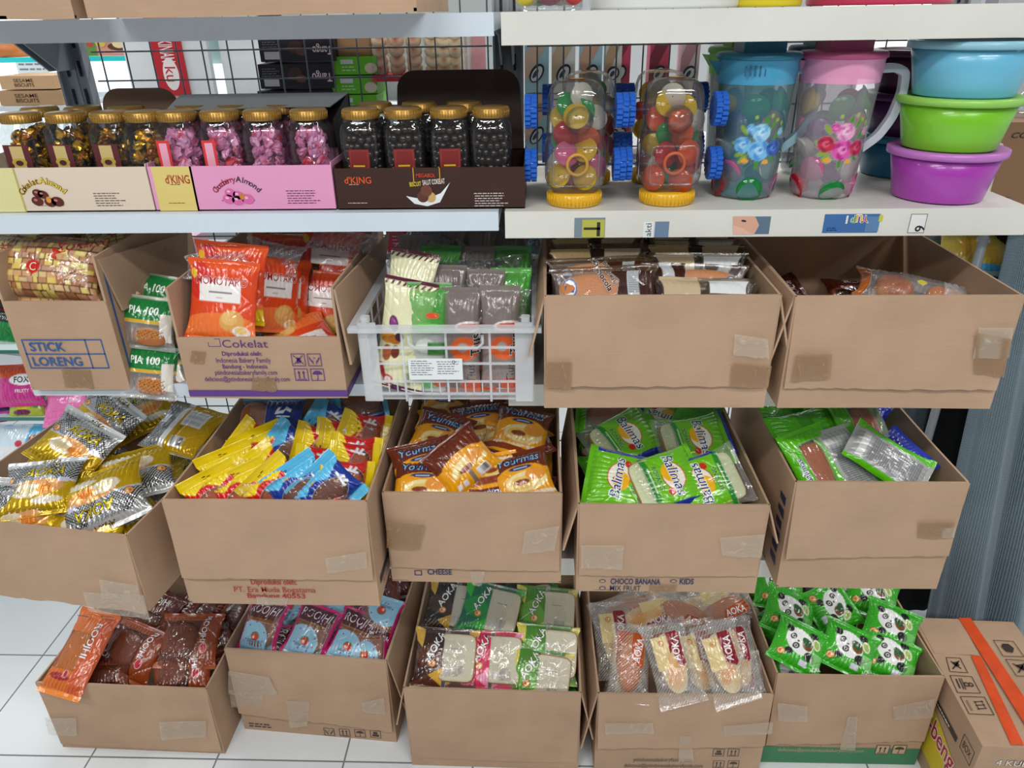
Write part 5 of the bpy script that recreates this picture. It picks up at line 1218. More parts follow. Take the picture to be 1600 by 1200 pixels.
b = MB(); b.box(-h22, h22, D-.0015, D, hh2, hh2+.088, 0); b.add([(h22-.0015, D, 0), (h22-.0015, .06, hh2), (h22-.0015, .05, hh2+.06), (h22-.0015, D, hh2+.088)], [(0, 1, 2, 3)]); b.build('header_card', plain('dark_inner_card', '#2c2826', .7), e2)
a = slab_v((-h22, D-.001, hh2+.088), (h22, D-.001, hh2+.088), (h22-.016, D-.07, hh2+.073), (-h22+.004, D-.07, hh2+.073), .0015, seed=4); mesh('folded_flap', a[0], a[1], gc, e2, uvs=a[2])
def t3(pr, uv, h2, hh):
    textpx(pr, uv, "d'KING", 538, 276, 580, 287, '#d8541c', bold=.012); u, v = uv(545, 289); pr.greek(u, v, u+.022, 1, .003, '#c8a890', 1, .001); u, v = uv(542, 318); pr.greek(u, v, u+.045, 1, .003, '#d8c8b8', 2, .001)
    textpx(pr, uv, 'MEGABOL', 650, 271, 680, 277, '#d8482c', bold=.012); textpx(pr, uv, 'BISCUIT', 640, 284, 658, 291, '#e8c82c', bold=.012, ang=4); textpx(pr, uv, 'SALUT COKELAT', 660, 280, 695, 288, '#e8e0d8', bold=.012, ang=4)
    x, y = uv(667, 308); pr.poly([(x-.032, y+.002), (x-.02, y-.010), (x, y-.014), (x+.02, y-.008), (x+.037, y+.022), (x+.022, y+.006), (x, y-.003), (x-.018, y-.001)], '#e8ecf0', .0004)
    for dx, dy, r, c in ((-.006, .001, .009, '#5c3024'), (0, .010, .009, '#6c3c2c'), (.006, 0, .008, '#c8a468')): pr.disc(x+dx, y+dy, r, r, c, .0008+dy*.01)
    for x_ in (646, 687): a, b = uv(x_, 285); pr.rect(a, b, a+.0014, hh, '#d8982c', .0002)
    u, v = uv(740, 303); pr.greek(u, v, u+.055, 6, .0038, '#d8ccc4', 3, .0012)
brownM = plain('dark_brown_card', '#3c241c', .4)
e3, h3, hh3 = tray('dark brown display tray with milk splash print, holding chocolate ball jars', 521, 262, 820, 332, 528, 817, 1.14, [brownM], t3)
hdr(e3, h3, hh3, D, .125, plain('brown_header', '#38221a', .6), frac=(.24, .985))
goldM = plain('gold_lid', '#a9823c', .35, .55)
glassM = clear('clear_plastic', (.98, .99, .99), .012, .05, .12, 30, .4)
def jar(x, y, z, label, lab, group):
    e = empty('candy_jar', (x, y, z), label, 'candy jar', group, (0, 0, random.Random(x).uniform(-.12, .12)))
    b = MB(); b.lathe([(.001, .001), (.026, .001), (.0305, .006), (.031, .012), (.031, .106), (.029, .117), (.0245, .124), (.0245, .130)], 40, sq=2.6); b.build('jar_body', glassM, e)
    b = MB(); pf_ = [(.001, .142), (.0255, .142), (.0275, .1405), (.028, .130), (.0282, .1275), (.0275, .1275)]
    b.lathe(pf_, 40); 
    for k in range(40): a = 2*math.pi*k/40; b.tube([(.0281*math.cos(a), .0281*math.sin(a), .129), (.0281*math.cos(a), .0281*math.sin(a), .139)], .0006, 4)
    b.build('lid', goldM, e)
    if lab:
        pr = Print((0, -.0315, .024), (1, 0, 0), (0, 0, 1)); pr.n = Vector((0, -1, 0))
        if lab == 'gold': pr.rect(-.020, .0, .020, .074, '#5a1c24'); pr.rect(-.010, .0, .010, .072, '#c8b074', .0003); pr.disc(0, .048, .012, .006, '#b8a040', .0006); pr.disc(0, .047, .006, .004, '#4c1c1c', .0009); pr.greek(-.009, .034, .009, 6, .0045, '#8c7c50', 2, .0012); pr.greek(-.019, .036, -.011, 7, .004, '#c8c0d0', 3, .0014); pr.greek(.011, .036, .019, 7, .004, '#c8c0d0', 5, .0014)
        if lab == 'pink': pr.rect(-.024, .0, -.004, .078, '#d83434'); pr.rect(-.020, .0, -.008, .074, '#e8a4bc', .0003); pr.greek(-.019, .06, -.009, 9, .005, '#a83c5c', 2, .0012)
        if lab == 'choc': pr.rect(-.016, .0, .016, .062, '#7c1c1c'); pr.frame(-.014, .002, .014, .060, .0008, '#a83c2c', .0003); pr.poly([(-.012, .024), (0, .016), (.013, .036), (.006, .024), (0, .020)], '#e8e8ec', .0005); pr.disc(0, .024, .004, .004, '#3c1c14', .0008); pr.rect(-.010, .036, .008, .0385, '#d8b82c', .0005); pr.greek(-.014, .014, .014, 4, .004, '#d8d0d0', 4, .0012)
        pr.build('label', e)
    return e
_cont = {}
def contents(kind, x, y, z, label, group):
    if kind not in _cont:
        r = random.Random(5); V = []; F_ = []; C_ = []
        def blob(c, s, colr, crump):
            b = MB(); b.lathe([(max(1e-5, math.sin(math.pi*i/6)), -math.cos(math.pi*i/6)) for i in range(7)], 9)
            R3 = Matrix.Rotation(r.uniform(0, 6.3), 3, 'X') @ Matrix.Rotation(r.uniform(0, 6.3), 3, 'Z'); k = len(V)
            for v in b.v:
                q = Vector((v[0]*s[0], v[1]*s[1], v[2]*s[2])); q *= 1+r.uniform(-crump, crump); q = R3 @ q; V.append((c[0]+q.x, c[1]+q.y, c[2]+q.z)); C_.append(lin(colr if r.random() > .3 or kind == 'choc' else r.choice(pal)))
            F_.extend(tuple(i+k for i in f) for f in b.f)
        pal = dict(choc=['#3a221c'], gold=['#d89c1c', '#2c2018', '#b86c1c', '#e8b82c', '#382414'], pink=['#d88cb8', '#d0304c', '#e4a4cc', '#c878a8'])[kind]
        if kind == 'choc':
            zz = .008
            while zz < .118:
                for k in range(12): a = 2*math.pi*(k+(.5 if int(zz*1000) % 2 else 0))/12+r.uniform(-.1, .1); R_ = .0225*(1.06 if abs(math.sin(2*a)) > .6 else 1); R_ = R_ if zz < .098 else .018; blob((R_*math.cos(a), R_*math.sin(a), zz+r.uniform(-.0015, .0015)), (.0063,)*3, r.choice(['#22120e', '#1a0d0a', '#2c1914']), 0)
                for k in range(3): blob((r.uniform(-.01, .01), r.uniform(-.01, .01), zz), (.006,)*3, '#3a221c', 0)
                zz += .0112
        else:
            zz = .010
            while zz < .114:
                for k in range(7): a = 2*math.pi*k/7+r.uniform(-.3, .3); R_ = .0175 if zz < .095 else .013; blob((R_*math.cos(a), R_*math.sin(a), zz+r.uniform(-.003, .003)), (.0055, .0105, .0095), r.choice(pal), .3)
                blob((0, 0, zz), (.01, .01, .01), r.choice(pal), .3); zz += .0135
        m = attr_mat('candy_'+kind, .3, .5, bump=.2) if kind != 'gold' else film('gold_foil', .25, .7, .5)
        o = mesh({'choc': 'chocolate_balls', 'gold': 'gold_wrapped_candies', 'pink': 'pink_wrapped_candies'}[kind], V, F_, m, colors=C_, smooth=(kind == 'choc')); _cont[kind] = o
    else:
        o = _cont[kind].copy(); col.objects.link(o)
    o.location = (x, y, z); o.rotation_euler.z = x*37; tag(o, label, 'candies', group, 'stuff'); return o
def jarrow(kind, xs, lidy, Y, zt, words, lab):
    for i, px in enumerate(xs):
        p = PY(px, lidy, Y); lb, wl = words[i]
        jar(p.x, Y, zt, lb, lab if wl else None, None); 
        contents(kind, p.x, Y, zt+.002, {'choc': 'dark chocolate balls filling the ', 'gold': 'gold and black wrapped candies filling the ', 'pink': 'pink and red wrapped candies filling the '}[kind]+lb.split(' jar')[0].replace('clear ', '')[:60]+' jar', None)
zt = S2+.003
jarrow('gold', (30, 101, 170, 224), 178, 1.185, zt, (('clear leftmost jar with gold lid and maroon label in the cream tray', 1), ('clear second jar with gold lid and maroon label in the cream tray', 1), ('clear third jar with gold lid and maroon label in the cream tray', 1), ('clear shaded jar at the right end of the cream tray', 0)), 'gold')
jarrow('pink', (274, 342, 409, 482), 177, 1.185, zt, (('clear first jar with red label strip in the pink tray', 1), ('clear second jar with red label strip in the pink tray', 1), ('clear third jar without a label strip in the pink tray', 0), ('clear rightmost jar without a label strip in the pink tray', 0)), 'pink')
jarrow('choc', (563, 630, 701, 767), 176, 1.185, zt, (('clear leftmost jar with a dark red label in the dark brown tray', 1), ('clear second jar with a dark red label in the dark brown tray', 1), ('clear third jar with a dark red label in the dark brown tray', 1), ('clear rightmost jar without a label in the dark brown tray', 0)), 'choc')
for k, kd, tn in ((0, 'gold', 'cream'), (1, 'pink', 'pink'), (2, 'choc', 'dark brown')):
    xs = ((60, 128, 196), (300, 366, 440), (585, 655, 725))[k]
    for px in xs:
        p = PY(px, 165, 1.262); jar(p.x, 1.262, zt, 'gold lidded jar in the hidden rear row of the %s tray' % tn, None, 'rear jars of the %s tray' % tn)
        contents(kd, p.x, 1.262, zt+.002, 'candies filling the rear jars of the %s tray' % tn, 'candies in the rear jars of the %s tray' % tn)
# ------------------------------------------------------------------ toy jars on wheels
yelM = plain('yellow_plastic', '#e9b41c', .35, coat=.3); bluM = plain('blue_plastic', '#1c62c8', .4, coat=.2)
cupcol = {'red': '#d01c30', 'orange': '#f0601c', 'yellow': '#f0d014', 'green': '#18a850', 'pink': '#f07cb4', 'clear': '#e8e4d8', 'purple': '#8c3ca8'}
_cup = {}
def cup(c, loc, rot, label, group, s=1):
    if c not in _cup:
        b = MB(); b.lathe([(.001, 0), (.010, .0005), (.0135, .004), (.0155, .013), (.0158, .015)], 16, 0); b.lathe([(.0158, .015), (.019, .0152), (.019, .0162), (.001, .0164)], 16, 1)
        o = bpy.data.objects.new('jelly_cup', None)
        bpy.data.objects.remove(o); o = b.build('jelly_cup', [clear('jelly_'+c, cupcol[c], .8, .08, 0, 60, .35), clear('cup_film_'+c, cupcol[c], .5, .1, 0, 60, .4)]); _cup[c] = o
    else: o = _cup[c].copy(); col.objects.link(o)
    o.location = loc; o.rotation_euler = rot; o.scale = (s, s, s); return tag(o, label, 'jelly cup', group)
toyM = clear('toy_clear', (.98, .98, .98), .03, .03, .1, 30, .75)
ORD = ['leftmost front', 'front right', 'rear left', 'rear right']
def toyjar(px, py, Y, which, labels, n=11):
    p = PZ(px, py, S2); z0 = S2+.001; x = p.x
    e = empty('toy_car_jar', (x, Y, z0), labels, 'toy jar'); e.scale = (1, 1, .94)
    b = MB(); b.lathe([(.001, 0), (.040, 0), (.042, .002), (.0425, .019), (.040, .021), (.001, .0211)], 40)
    for k in range(44): a = 2*math.pi*k/44; b.tube([(.0425*math.cos(a), .0425*math.sin(a), .003), (.0425*math.cos(a), .0425*math.sin(a), .018)], .0011, 4)
    b.build('screw_lid', yelM, e)
    prof = [(.034, .020), (.035, .027), (.043, .033), (.0465, .045), (.047, .085), (.0455, .100), (.043, .106), (.0445, .113), (.0435, .140), (.042, .168), (.038, .182), (.030, .190), (.015, .1935), (.001, .194)]
    b = MB(); b.lathe(prof, 48, sq=2.2, sy=.86); b.build('jar_body', toyM, e)
    b = MB(); b.sphere((0.004, -.030, .135), .021, seg=24, rings=12); b.lathe([(.0215, -.001), (.0225, 0), (.0215, .001)], 24, c=(0, 0, 0)) if False else None; b.build('bubble_window', toyM, e)
    b = MB(); b.rbox(-.034, .034, -.0425, -.0405, .035, .098, .001); 
    # raised rounded frame on the lower front
    b = MB(); pts = []
    for cx, cz, a0 in ((.026, .088, 0), (-.026, .088, 90), (-.026, .044, 180), (.026, .044, 270)):
        for k in range(5): a = math.radians(a0+22.5*k); pts.append((cx+.008*math.cos(a), -.0405, cz+.008*math.sin(a)))
    b.tube(pts, .0016, 6, closed=True); b.build('front_frame', toyM, e)
    for zz, nm in ((.062, 'axle'), (.146, 'axle')):
        MB().tube([(-.068, 0, zz), (.068, 0, zz)], .0012, 8).build('axle', plain('steel', '#b8bcc0', .25, .9), e)
        for s in (-1, 1):
            b = MB(); R_ = .0235; n_ = 18
            prof_y = []
            for k in range(n_):
                a = 2*math.pi*k/n_; 
                for q in (-.002, .008):
                    off = .18 if q > 0 else 0
                    c_, s_ = math.cos(a+off), math.sin(a+off)
                    cx0 = s*.068+q*.0 + s*(q*.0)
                    b.box(s*.068-.009 if q < 0 else s*.068+.0005, s*.068-.0005 if q < 0 else s*.068+.009, R_*c_-.0026, R_*c_+.0026, zz+R_*s_-.0026, zz+R_*s_+.0026)
            v0 = MB(); v0.lathe([(.001, -.0085), (.0155, -.0085), (.019, -.0095), (.0232, -.0085), (.0232, .0085), (.019, .0095), (.0155, .0085), (.001, .0085)], 28)
            b.add([(s*.068+v[2], v[0], zz+v[1]) for v in v0.v], v0.f, 0, True); b.build('wheel', bluM, e)
    pr = Print((0, -.006, .1935), (1, 0, 0), (0, 1, 0)); pr.disc(0, 0, .014, .009, '#c8381c'); pr.disc(0, 0, .010, .006, '#e8c82c', .0004); pr.build('top_sticker', e)
    pr = Print((-.0474, 0, .065), (0, -1, 0), (0, 0, 1)); pr.n = Vector((-1, 0, 0)); pr.poly([(-.012, -.03), (.01, -.028), (.012, .03), (-.01, .03)], '#e8e4e0'); pr.poly([(-.006, -.024), (.004, -.02), (.002, .022), (-.008, .01)], '#8c2020', .0003); pr.poly([(.004, -.01), (.01, 0), (.006, .02)], '#282828', .0003); pr.build('side_sticker', e)
    r = random.Random(int(px)); cols = ['red', 'orange', 'yellow', 'green', 'pink', 'clear'] if px > 1000 else ['pink', 'yellow', 'clear', 'orange', 'green', 'red']
    spots = [(-.019, -.017, .043, 'yellow'), (.020, -.017, .043, 'yellow'), (-.018, -.014, .078, 'pink'), (.018, -.012, .082, 'yellow'), (0, .014, .045, 'red'), (0, .016, .080, 'orange'), (-.016, -.006, .115, 'red'), (.016, -.004, .112, 'orange'), (0, -.018, .135, 'yellow'), (-.018, -.004, .150, 'green'), (.018, -.004, .152, 'green'), (0, .016, .125, 'green'), (-.024, .006, .060, 'clear'), (.025, .004, .062, 'pink'), (-.022, .01, .098, 'green'), (.024, .008, .098, 'red'), (0, -.004, .168, 'clear'), (-.024, .004, .130, 'yellow'), (.024, .004, .130, 'clear')]
    if px > 1000: spots = [(a, b_, c_, {'yellow': 'orange', 'pink': 'red', 'green': 'yellow', 'red': 'green'}.get(d, d)) for a, b_, c_, d in spots]
    for a, b_, c_, d in spots:
        cup(d, (x+a, Y+b_, z0+c_*.94), (r.uniform(1.0, 2.0), r.uniform(-.5, .5), r.uniform(-.6, .6)), '%s jelly cup inside the toy jar %s' % (d, {'leftmost front': 'nearest the chocolate tray', 'front right': 'beside the blue pitcher', 'rear left': 'in the rear, left one', 'rear right': 'in the rear, right one'}[which]), '%s jelly cups in the toy jar, %s' % (d, which))
    b = MB()
    # ring shaped toy lying inside, in front
    if which in ('leftmost front', 'front right'):
        t = MB().tube([(x+.002+.015*math.cos(2*math.pi*k/20), Y-.0345, z0+.064+.015*math.sin(2*math.pi*k/20)) for k in range(20)], .0026, 8, closed=True).build('toy_ring', yelM if which == 'leftmost front' else plain('orange_plastic', '#e0682c', .4)); tag(t, 'orange toy ring inside the toy jar beside the blue pitcher' if px > 1000 else 'yellow toy ring inside the toy jar nearest the chocolate tray', 'toy ring')
    return e
toyjar(897, 318, 1.175, 'leftmost front', 'clear toy car jar with blue wheels nearest the chocolate tray')
toyjar(1041, 315, 1.18, 'front right', 'clear toy car jar with blue wheels beside the blue pitcher')
toyjar(918, 296, 1.335, 'rear left', 'clear toy car jar standing behind the one nearest the chocolate tray')
toyjar(1030, 293, 1.34, 'rear right', 'clear toy car jar standing behind the one beside the pitcher')
# ------------------------------------------------------------------ pitchers
def bodyart(kind):
    base = {'blue': '#58909c70', 'pink': '#c8c0cc50', 'dark': '#6c8c8c70'}[kind]; a = Art(base)
    def rose(cx, cy, r, c1, c2, c3):
        a.ell(cx, cy, r, r*.92, c1)
        for k in range(7): t = k*2*math.pi/7; a.ell(cx+r*.55*math.cos(t), cy+r*.5*math.sin(t), r*.45, r*.34, c2 if k % 2 else c1, math.degrees(t)+40)
        a.ell(cx, cy, r*.42, r*.36, c3); a.ell(cx+r*.1, cy+r*.05, r*.22, r*.16, c2, 30)
    def leaf(cx, cy, ang, c='#6c9c28', s=1): a.ell(cx, cy, 9*s, 3.6*s, c, ang)
    if kind == 'dark': return a
    P_ = dict(blue=('#7cc0ec', '#4c94d8', '#a8dcf8'), pink=('#e058b0', '#b82c84', '#f090d0'))[kind]; Q = dict(blue=('#2c64c8', '#1c48a0', '#5890e0'), pink=('#c8284c', '#981c3c', '#e8607c'))[kind]; S_ = dict(blue=('#a0d4f0', '#6cb0e0', '#c8ecfc'), pink=('#eca8d0', '#d074b0', '#f8d0e8'))[kind]
    for x, y, t in ((-26, -14, 200), (-22, -22, 230), (24, -20, -40), (30, -8, 10), (28, 14, 50), (-24, 22, 130), (8, 34, 80), (20, 30, 60), (0, -28, 270), (-32, 2, 180), (34, 20, 30)): leaf(x, y, t, '#8cac2c' if x < 0 else '#4c8c30')
    for x, y in ((26, 36), (-8, 40), (36, 30), (16, 42)): a.ell(x, y, 3, 3, '#9cbc3c')
    rose(2, -8, 17, *P_); rose(2, 18, 14, *S_); rose(26, -6, 13, *Q); rose(-24, 0, 13, *(Q if kind == 'pink' else P_)); rose(-14, 24, 7, *P_); rose(36, 18, 6, *S_); a.ell(-18, -24, 6, 4, '#e8a838').ell(14, -26, 6, 4, '#e8a838')
    return a
def pitcher(px, py, Y, label, kind, lidc, bandc, handle=1, flower=True, rings=True, hz=.212):
    p = PZ(px, py, S2); z0 = S2+.001; e = empty('pitcher', (p.x, Y, z0), label, 'pitcher')
    rt, rb = .0600, .0475; nz, na = 70, 140; A_ = bodyart(kind); V = []; uu = []; vv = []
    hb = hz*.80
    for j in range(nz+1):
        t = j/nz; z = .002+(hb-.002)*t; r = rb+(rt-rb)*(z/hz)
        if t < .03: r -= .004*(1-t/.03)
        for i in range(na):
            a = 2*math.pi*i/na; x, y = r*math.sin(a), -r*math.cos(a)
            V.append((x, y, z)); aa = a if a < math.pi else a-2*math.pi; uu.append(aa*r*1000); vv.append((z-hz*.40)*1000)
    C_ = A_.colour(np.array(uu)-2, np.array(vv)); f = [(j*na+i, j*na+(i+1) % na, (j+1)*na+(i+1) % na, (j+1)*na+i) for j in range(nz) for i in range(na)]
    k = len(V); V.append((0, 0, .002)); C_ = np.concatenate([C_, C_[:1]]); f += [(k, (i+1) % na, i) for i in range(na)]
    mesh('pitcher_body', V, f, film('frosted_pitcher', .3, 0, .05, 20, .10), e, colors=C_, smooth=True)
    lm = plain('lid_'+kind+lidc, lidc, .35, trans=.06); bm_ = plain('band_'+kind+bandc, bandc, .35, trans=.12)
    b = MB(); b.lathe([(rb+(rt-rb)*.8, hb), (rt+.0005, hz*.96), (rt+.002, hz*.965), (rt+.003, hz*.975), (rt+.001, hz), (rt-.004, hz+.001), (.001, hz+.001)], 64, 0, m=0) if False else None
    b.lathe([(rb+(rt-rb)*.8+.0003, hb), (rt, hz*.955)], 64, 0); b.lathe([(rt, hz*.955), (rt+.003, hz*.96), (rt+.003, hz*.985), (rt, hz), (.001, hz+.0005)], 64, 1)
    b.box(-.031, .031, -.030, .034, hz, hz+.020, 1)
    for q in range(5): b.box(-.033+q*.007, -.031+q*.007, -rt*.965-.0012, -rt*.965+.001, hz*.86, hz*.925, 2) if kind == 'blue' else None
    b.build('lid', [bm_, lm, plain('lid_slot', '#2c5c7c', .5)], e)
    # pouring lip on the left
    b = MB(); b.add([(-rt*.98, -.012, hz*.94), (-rt-.014, 0, hz*.95), (-rt*.98, .012, hz*.94), (-rt*.96, 0, hz*.84)], [(0, 1, 3), (1, 2, 3), (0, 3, 2), (0, 2, 1)]); b.build('spout', bm_, e)
    if handle:
        hm = plain('frosted_handle_'+kind, '#d0d4e0' if kind == 'pink' else '#8fb4c4', .35, trans=.15)
        pts = [(rt-.004, 0, hz*.88), (rt+.022, 0, hz*.885), (rt+.036, 0, hz*.85), (rt+.038, 0, hz*.72), (rt+.030, 0, hz*.55), (rt+.014, 0, hz*.42), (rt-.010, 0, hz*.33)]
        b = MB(); sm = []
        for i in range(len(pts)-1):
            for t in range(4): sm.append(Vector(pts[i]).lerp(Vector(pts[i+1]), t/4))
        sm.append(Vector(pts[-1])); sm = [sm[0]]+[(sm[i-1]+sm[i]*2+sm[i+1])/4 for i in range(1, len(sm)-1)]+[sm[-1]]
        v = []; n = len(sm)
        for i, q in enumerate(sm):
            t = (sm[min(n-1, i+1)]-sm[max(0, i-1)]).normalized(); nn = Vector((t.z, 0, -t.x))
            for s1, s2 in ((-1, -1), (1, -1), (1, 1), (-1, 1)): v.append(q+nn*.0062*s1+Vector((0, .007*s2, 0)))
        f = [(i*4+k, i*4+(k+1) % 4, (i+1)*4+(k+1) % 4, (i+1)*4+k) for i in range(n-1) for k in range(4)]+[(3, 2, 1, 0), tuple((n-1)*4+k for k in range(4))]
        o = mesh('handle', v, f, hm, e, smooth=False); md = o.modifiers.new('round', 'BEVEL'); md.width = .002; md.segments = 2; md.limit_method = 'NONE' if False else 'ANGLE'
        e_ = o
    r = random.Random(int(px)); cs = ['green', 'pink', 'purple', 'orange', 'red', 'clear', 'yellow', 'green']
    if rings:
        for lay in range(5):
            for k in range(5):
                a = 2*math.pi*k/5+lay*.6-1.6; c_ = cs[(lay*5+k) % len(cs)]
                cup(c_, (p.x+.030*math.cos(a), Y+.030*math.sin(a), z0+.020+lay*.030), (r.uniform(1.0, 2.1), r.uniform(-.5, .5), a+1.57), '%s jelly cup inside the %s' % (c_, label.split(' with')[0]), '%s jelly cups in the %s' % (c_, label.split(' with')[0]), 1.05)
    return e
pitcher(1146, 292, 1.225, 'blue pitcher with painted blue roses', 'blue', '#2c7c9c', '#4ca4cc')
pitcher(1266, 294, 1.222, 'pink lidded pitcher with painted pink roses', 'pink', '#cc5c8c', '#eca0c8')
pitcher(1142, 270, 1.40, 'green lidded pitcher with plain body, behind the blue one', 'dark', '#5cac3c', '#7cc85c', handle=0, rings=False)
pitcher(1262, 270, 1.40, 'teal lidded pitcher with plain body, behind the pink one', 'dark', '#2c6c88', '#3c84a0', handle=0, rings=False)
# ------------------------------------------------------------------ bowls with lids
def bowl(x, y, z, rt, rb, h, c, lc, label):
    e = empty('lidded_bowl', (x, y, z), label, 'bowl')
    b = MB(); b.lathe([(.001, .003), (rb-.008, .003), (rb-.006, 0), (rb-.001, .001), (rb, .003), (rb+(rt-rb)*.5, h*.5), (rt, h*.9), (rt-.002, h*.9), (rb-.002, .005), (.001, .005)], 64); b.build('bowl_body', plain('bowl_'+c, c, .3, coat=.3, trans=.0, bump=.05, bscale=200), e)
    b = MB(); b.lathe([(rt+.001, h*.86), (rt+.0055, h*.86), (rt+.006, h*.985), (rt+.003, h), (rt-.006, h), (rt-.009, h-.003), (.001, h-.003)], 64); b.build('lid', plain('bowllid_'+lc, lc, .35, coat=.2, trans=.12), e)
    return e
yb = 1.20
def bx_(px, py): return PY(px, py, yb).x
bowl(bx_(1462, 305), yb, S2+.001, .0790, .0655, .0765, '#a83cae', '#cc7cd2', 'purple lidded bowl at the bottom of the front stack')
bowl(bx_(1480, 230), yb, S2+.0765, .0810, .0665, .0755, '#7cc828', '#9cdc60', 'lime green lidded bowl in the middle of the front stack')
bowl(bx_(1500, 160), yb, S2+.151, .0825, .0690, .0755, '#6cbcdc', '#98d0e4', 'pale blue lidded bowl on top of the front stack')
yb2 = 1.385
for i, (c, lc, l) in enumerate((('#1c6c94', '#2c80a4', 'teal blue lidded bowl at the bottom of the rear stack'), ('#5c1c64', '#6c2874', 'dark purple lidded bowl in the middle of the rear stack'), ('#5c1c44', '#702c54', 'maroon lidded bowl on top of the rear stack'))):
    bowl(PY(1408, 250, yb2).x, yb2, S2+.001+i*.068, .079, .0655, .069, c, lc, l)
# ------------------------------------------------------------------ stickers on the right shelf lip
def lp(px, py): p = PY(px, py, YF); return p.x, p.z
def lipprint(fn):
    pr = Print((0, YF, 0), (1, 0, 0), (0, 0, 1)); pr.n = Vector((0, -1, 0)); pr.lift = .0003
    def q4(x0, y0, x1, y1, c, h=0):
        a, b = lp(x0, y1); d, e = lp(x1, y0); pr.rect(a, b, d, e, c, h)
    fn(pr, q4); rel(pr.build('lip_sticker', None), SH['R2'])
def k1(pr, q4): q4(897, 340, 946, 371, '#7a8c98'); q4(909, 343, 945, 371, '#b8b84c', .0003); q4(912, 355, 938, 359, '#2c2c28', .0006); q4(932, 347, 938, 369, '#2c2c28', .0006)
def k2(pr, q4): q4(1004, 346, 1022, 371, '#e4e8ea'); q4(1022, 346, 1046, 371, '#6c84a0'); u, v = lp(1013, 359); pr.text('akti', u, v, '#3c3c40', width=.020, height=.009, ang=90)
def k3(pr, q4):
    q4(1145, 338, 1205, 366, '#5c7488'); pr.poly([lp(1145, 338), lp(1145, 366), lp(1178, 366), lp(1186, 352), lp(1180, 338)], '#d8a890', .0003); pr.disc(*lp(1162, 345), .004, .0016, '#3a2420', .0006, -10); pr.poly([lp(1145, 352), lp(1160, 356), lp(1176, 366), lp(1145, 366)], '#e4b8a4', .0005)
def k4(pr, q4):
    q4(1284, 334, 1376, 364, '#3c6ca8'); q4(1350, 338, 1376, 362, '#5c84b0', .0003); u, v = lp(1337, 341)
    for i, (ch, cc) in enumerate((('Y', '#c83020'), ('u', '#e8a820'), ('p', '#48a038'), ('i', '#e0e0e0'))): pr.text(ch, u+.014-i*.009, v-.001*abs(i-1), cc, height=.011, ang=180, h=.0008, outline='#f0f0f0', ow=.06)
    q4(1372, 336, 1380, 346, '#c8c840', .0005); u, v = lp(1290, 357); pr.greek(u, v, u+.022, 2, .003, '#c8d8e8', 2, .001)
def k5(pr, q4):
    a, b = lp(1417, 364); d, e_ = lp(1450, 334); pr.rect(a, b, d, e_, '#e4e6e4'); pr.frame(a, b, d, e_, .0008, '#5a5a5c', .0003); u, v = lp(1437, 357); pr.text('9', u, v, '#1c1c1c', height=.015, ang=90, bold=.012, h=.0005)
for k in (k1, k2, k3, k4, k5): lipprint(k)
# ------------------------------------------------------------------ things on the top shelf (only their feet are in view)
def closed_carton(label, x0, x1, y0, y1, z0, z1, mat=None, name='cardboard_box', rot=0):
    e = empty(name, ((x0+x1)/2, y0, z0), label, 'box', rot=(0, 0, rot)); hw = (x1-x0)/2; d = y1-y0; hh = z1-z0
    v = []; f = []; uv = []
    for q in (((-hw, 0, 0), (hw, 0, 0), (hw, 0, hh), (-hw, 0, hh)), ((hw, 0, 0), (hw, d, 0), (hw, d, hh), (hw, 0, hh)), ((hw, d, 0), (-hw, d, 0), (-hw, d, hh), (hw, d, hh)), ((-hw, d, 0), (-hw, 0, 0), (-hw, 0, hh), (-hw, d, hh)), ((-hw, d, 0), (hw, d, 0), (hw, 0, 0), (-hw, 0, 0)), ((-hw, 0, hh), (hw, 0, hh), (hw, d, hh), (-hw, d, hh))):
        a = slab_v(*q, -.004, nu=8, nv=5, seed=int(x0*100)); k = len(v); v += a[0]; f += [tuple(i+k for i in g) for g in a[1]]; uv += a[2]
    mesh('carton_body', v, f, mat or cardM, e, uvs=uv); return e
A = PY(122, 8, 1.02); B = PY(648, 8, 1.02); closed_carton('flat cardboard box overhanging the top shelf lip of the left bay', A.x, B.x, 1.035, 1.40, S1+.002, S1+.09)
A = PY(-120, 8, 1.02); B = PY(98, 8, 1.02); closed_carton('cardboard box at the top left corner of the photo, on the top shelf', A.x, B.x, 1.04, 1.40, S1+.002, S1+.09)
def tub(px, Y, r, h, c, label, mat=None, name='plastic_tub', cat='tub', sx=1):
    p = PY(px, 6, Y); b = MB(); b.lathe([(.001, .0), (r*.93, 0), (r*.95, .004), (r, h), (r*.985, h), (r*.93, .004), (.001, .004)], 40, sx=sx); e = empty(name, (p.x, Y, S1+.001), label, cat)
    b.build('tub_body', mat or plain('tub_'+c, c, .35), e); MB().lathe([(r*1.03, h-.01), (r*1.05, h-.008), (r*1.05, h), (.001, h+.002)], 40, sx=sx).build('lid', mat or plain('tub_'+c, c, .35), e); return e
tub(858, 1.22, .052, .12, '#ddd', 'clear jar with colourful sweets on the top shelf', clear('clear_plastic'), 'sweets_jar', 'jar')
p = PY(858, 6, 1.22)
for i, c in enumerate(('#d8c83c', '#3c8c4c', '#a83c6c', '#e8d0c8', '#c83c3c')):
    o = MB().sphere((0, 0, 0), .019, seg=14, rings=8, sz=.8).build('wrapped_sweet', plain('sweet_'+c, c, .4)); o.location = (p.x-.032+i*.016, 1.19+.012*(i % 2), S1+.022); tag(o, ('yellow', 'green', 'magenta', 'cream', 'red')[i]+' sweet at the bottom of the jar on the top shelf', 'sweet')
tub(1040, 1.25, .12, .14, '#e4e8ea', 'large white tub on the top shelf of the right bay')
tub(1130, 1.235, .03, .14, '#1c2454', 'navy tub between the white and yellow ones on the top shelf')
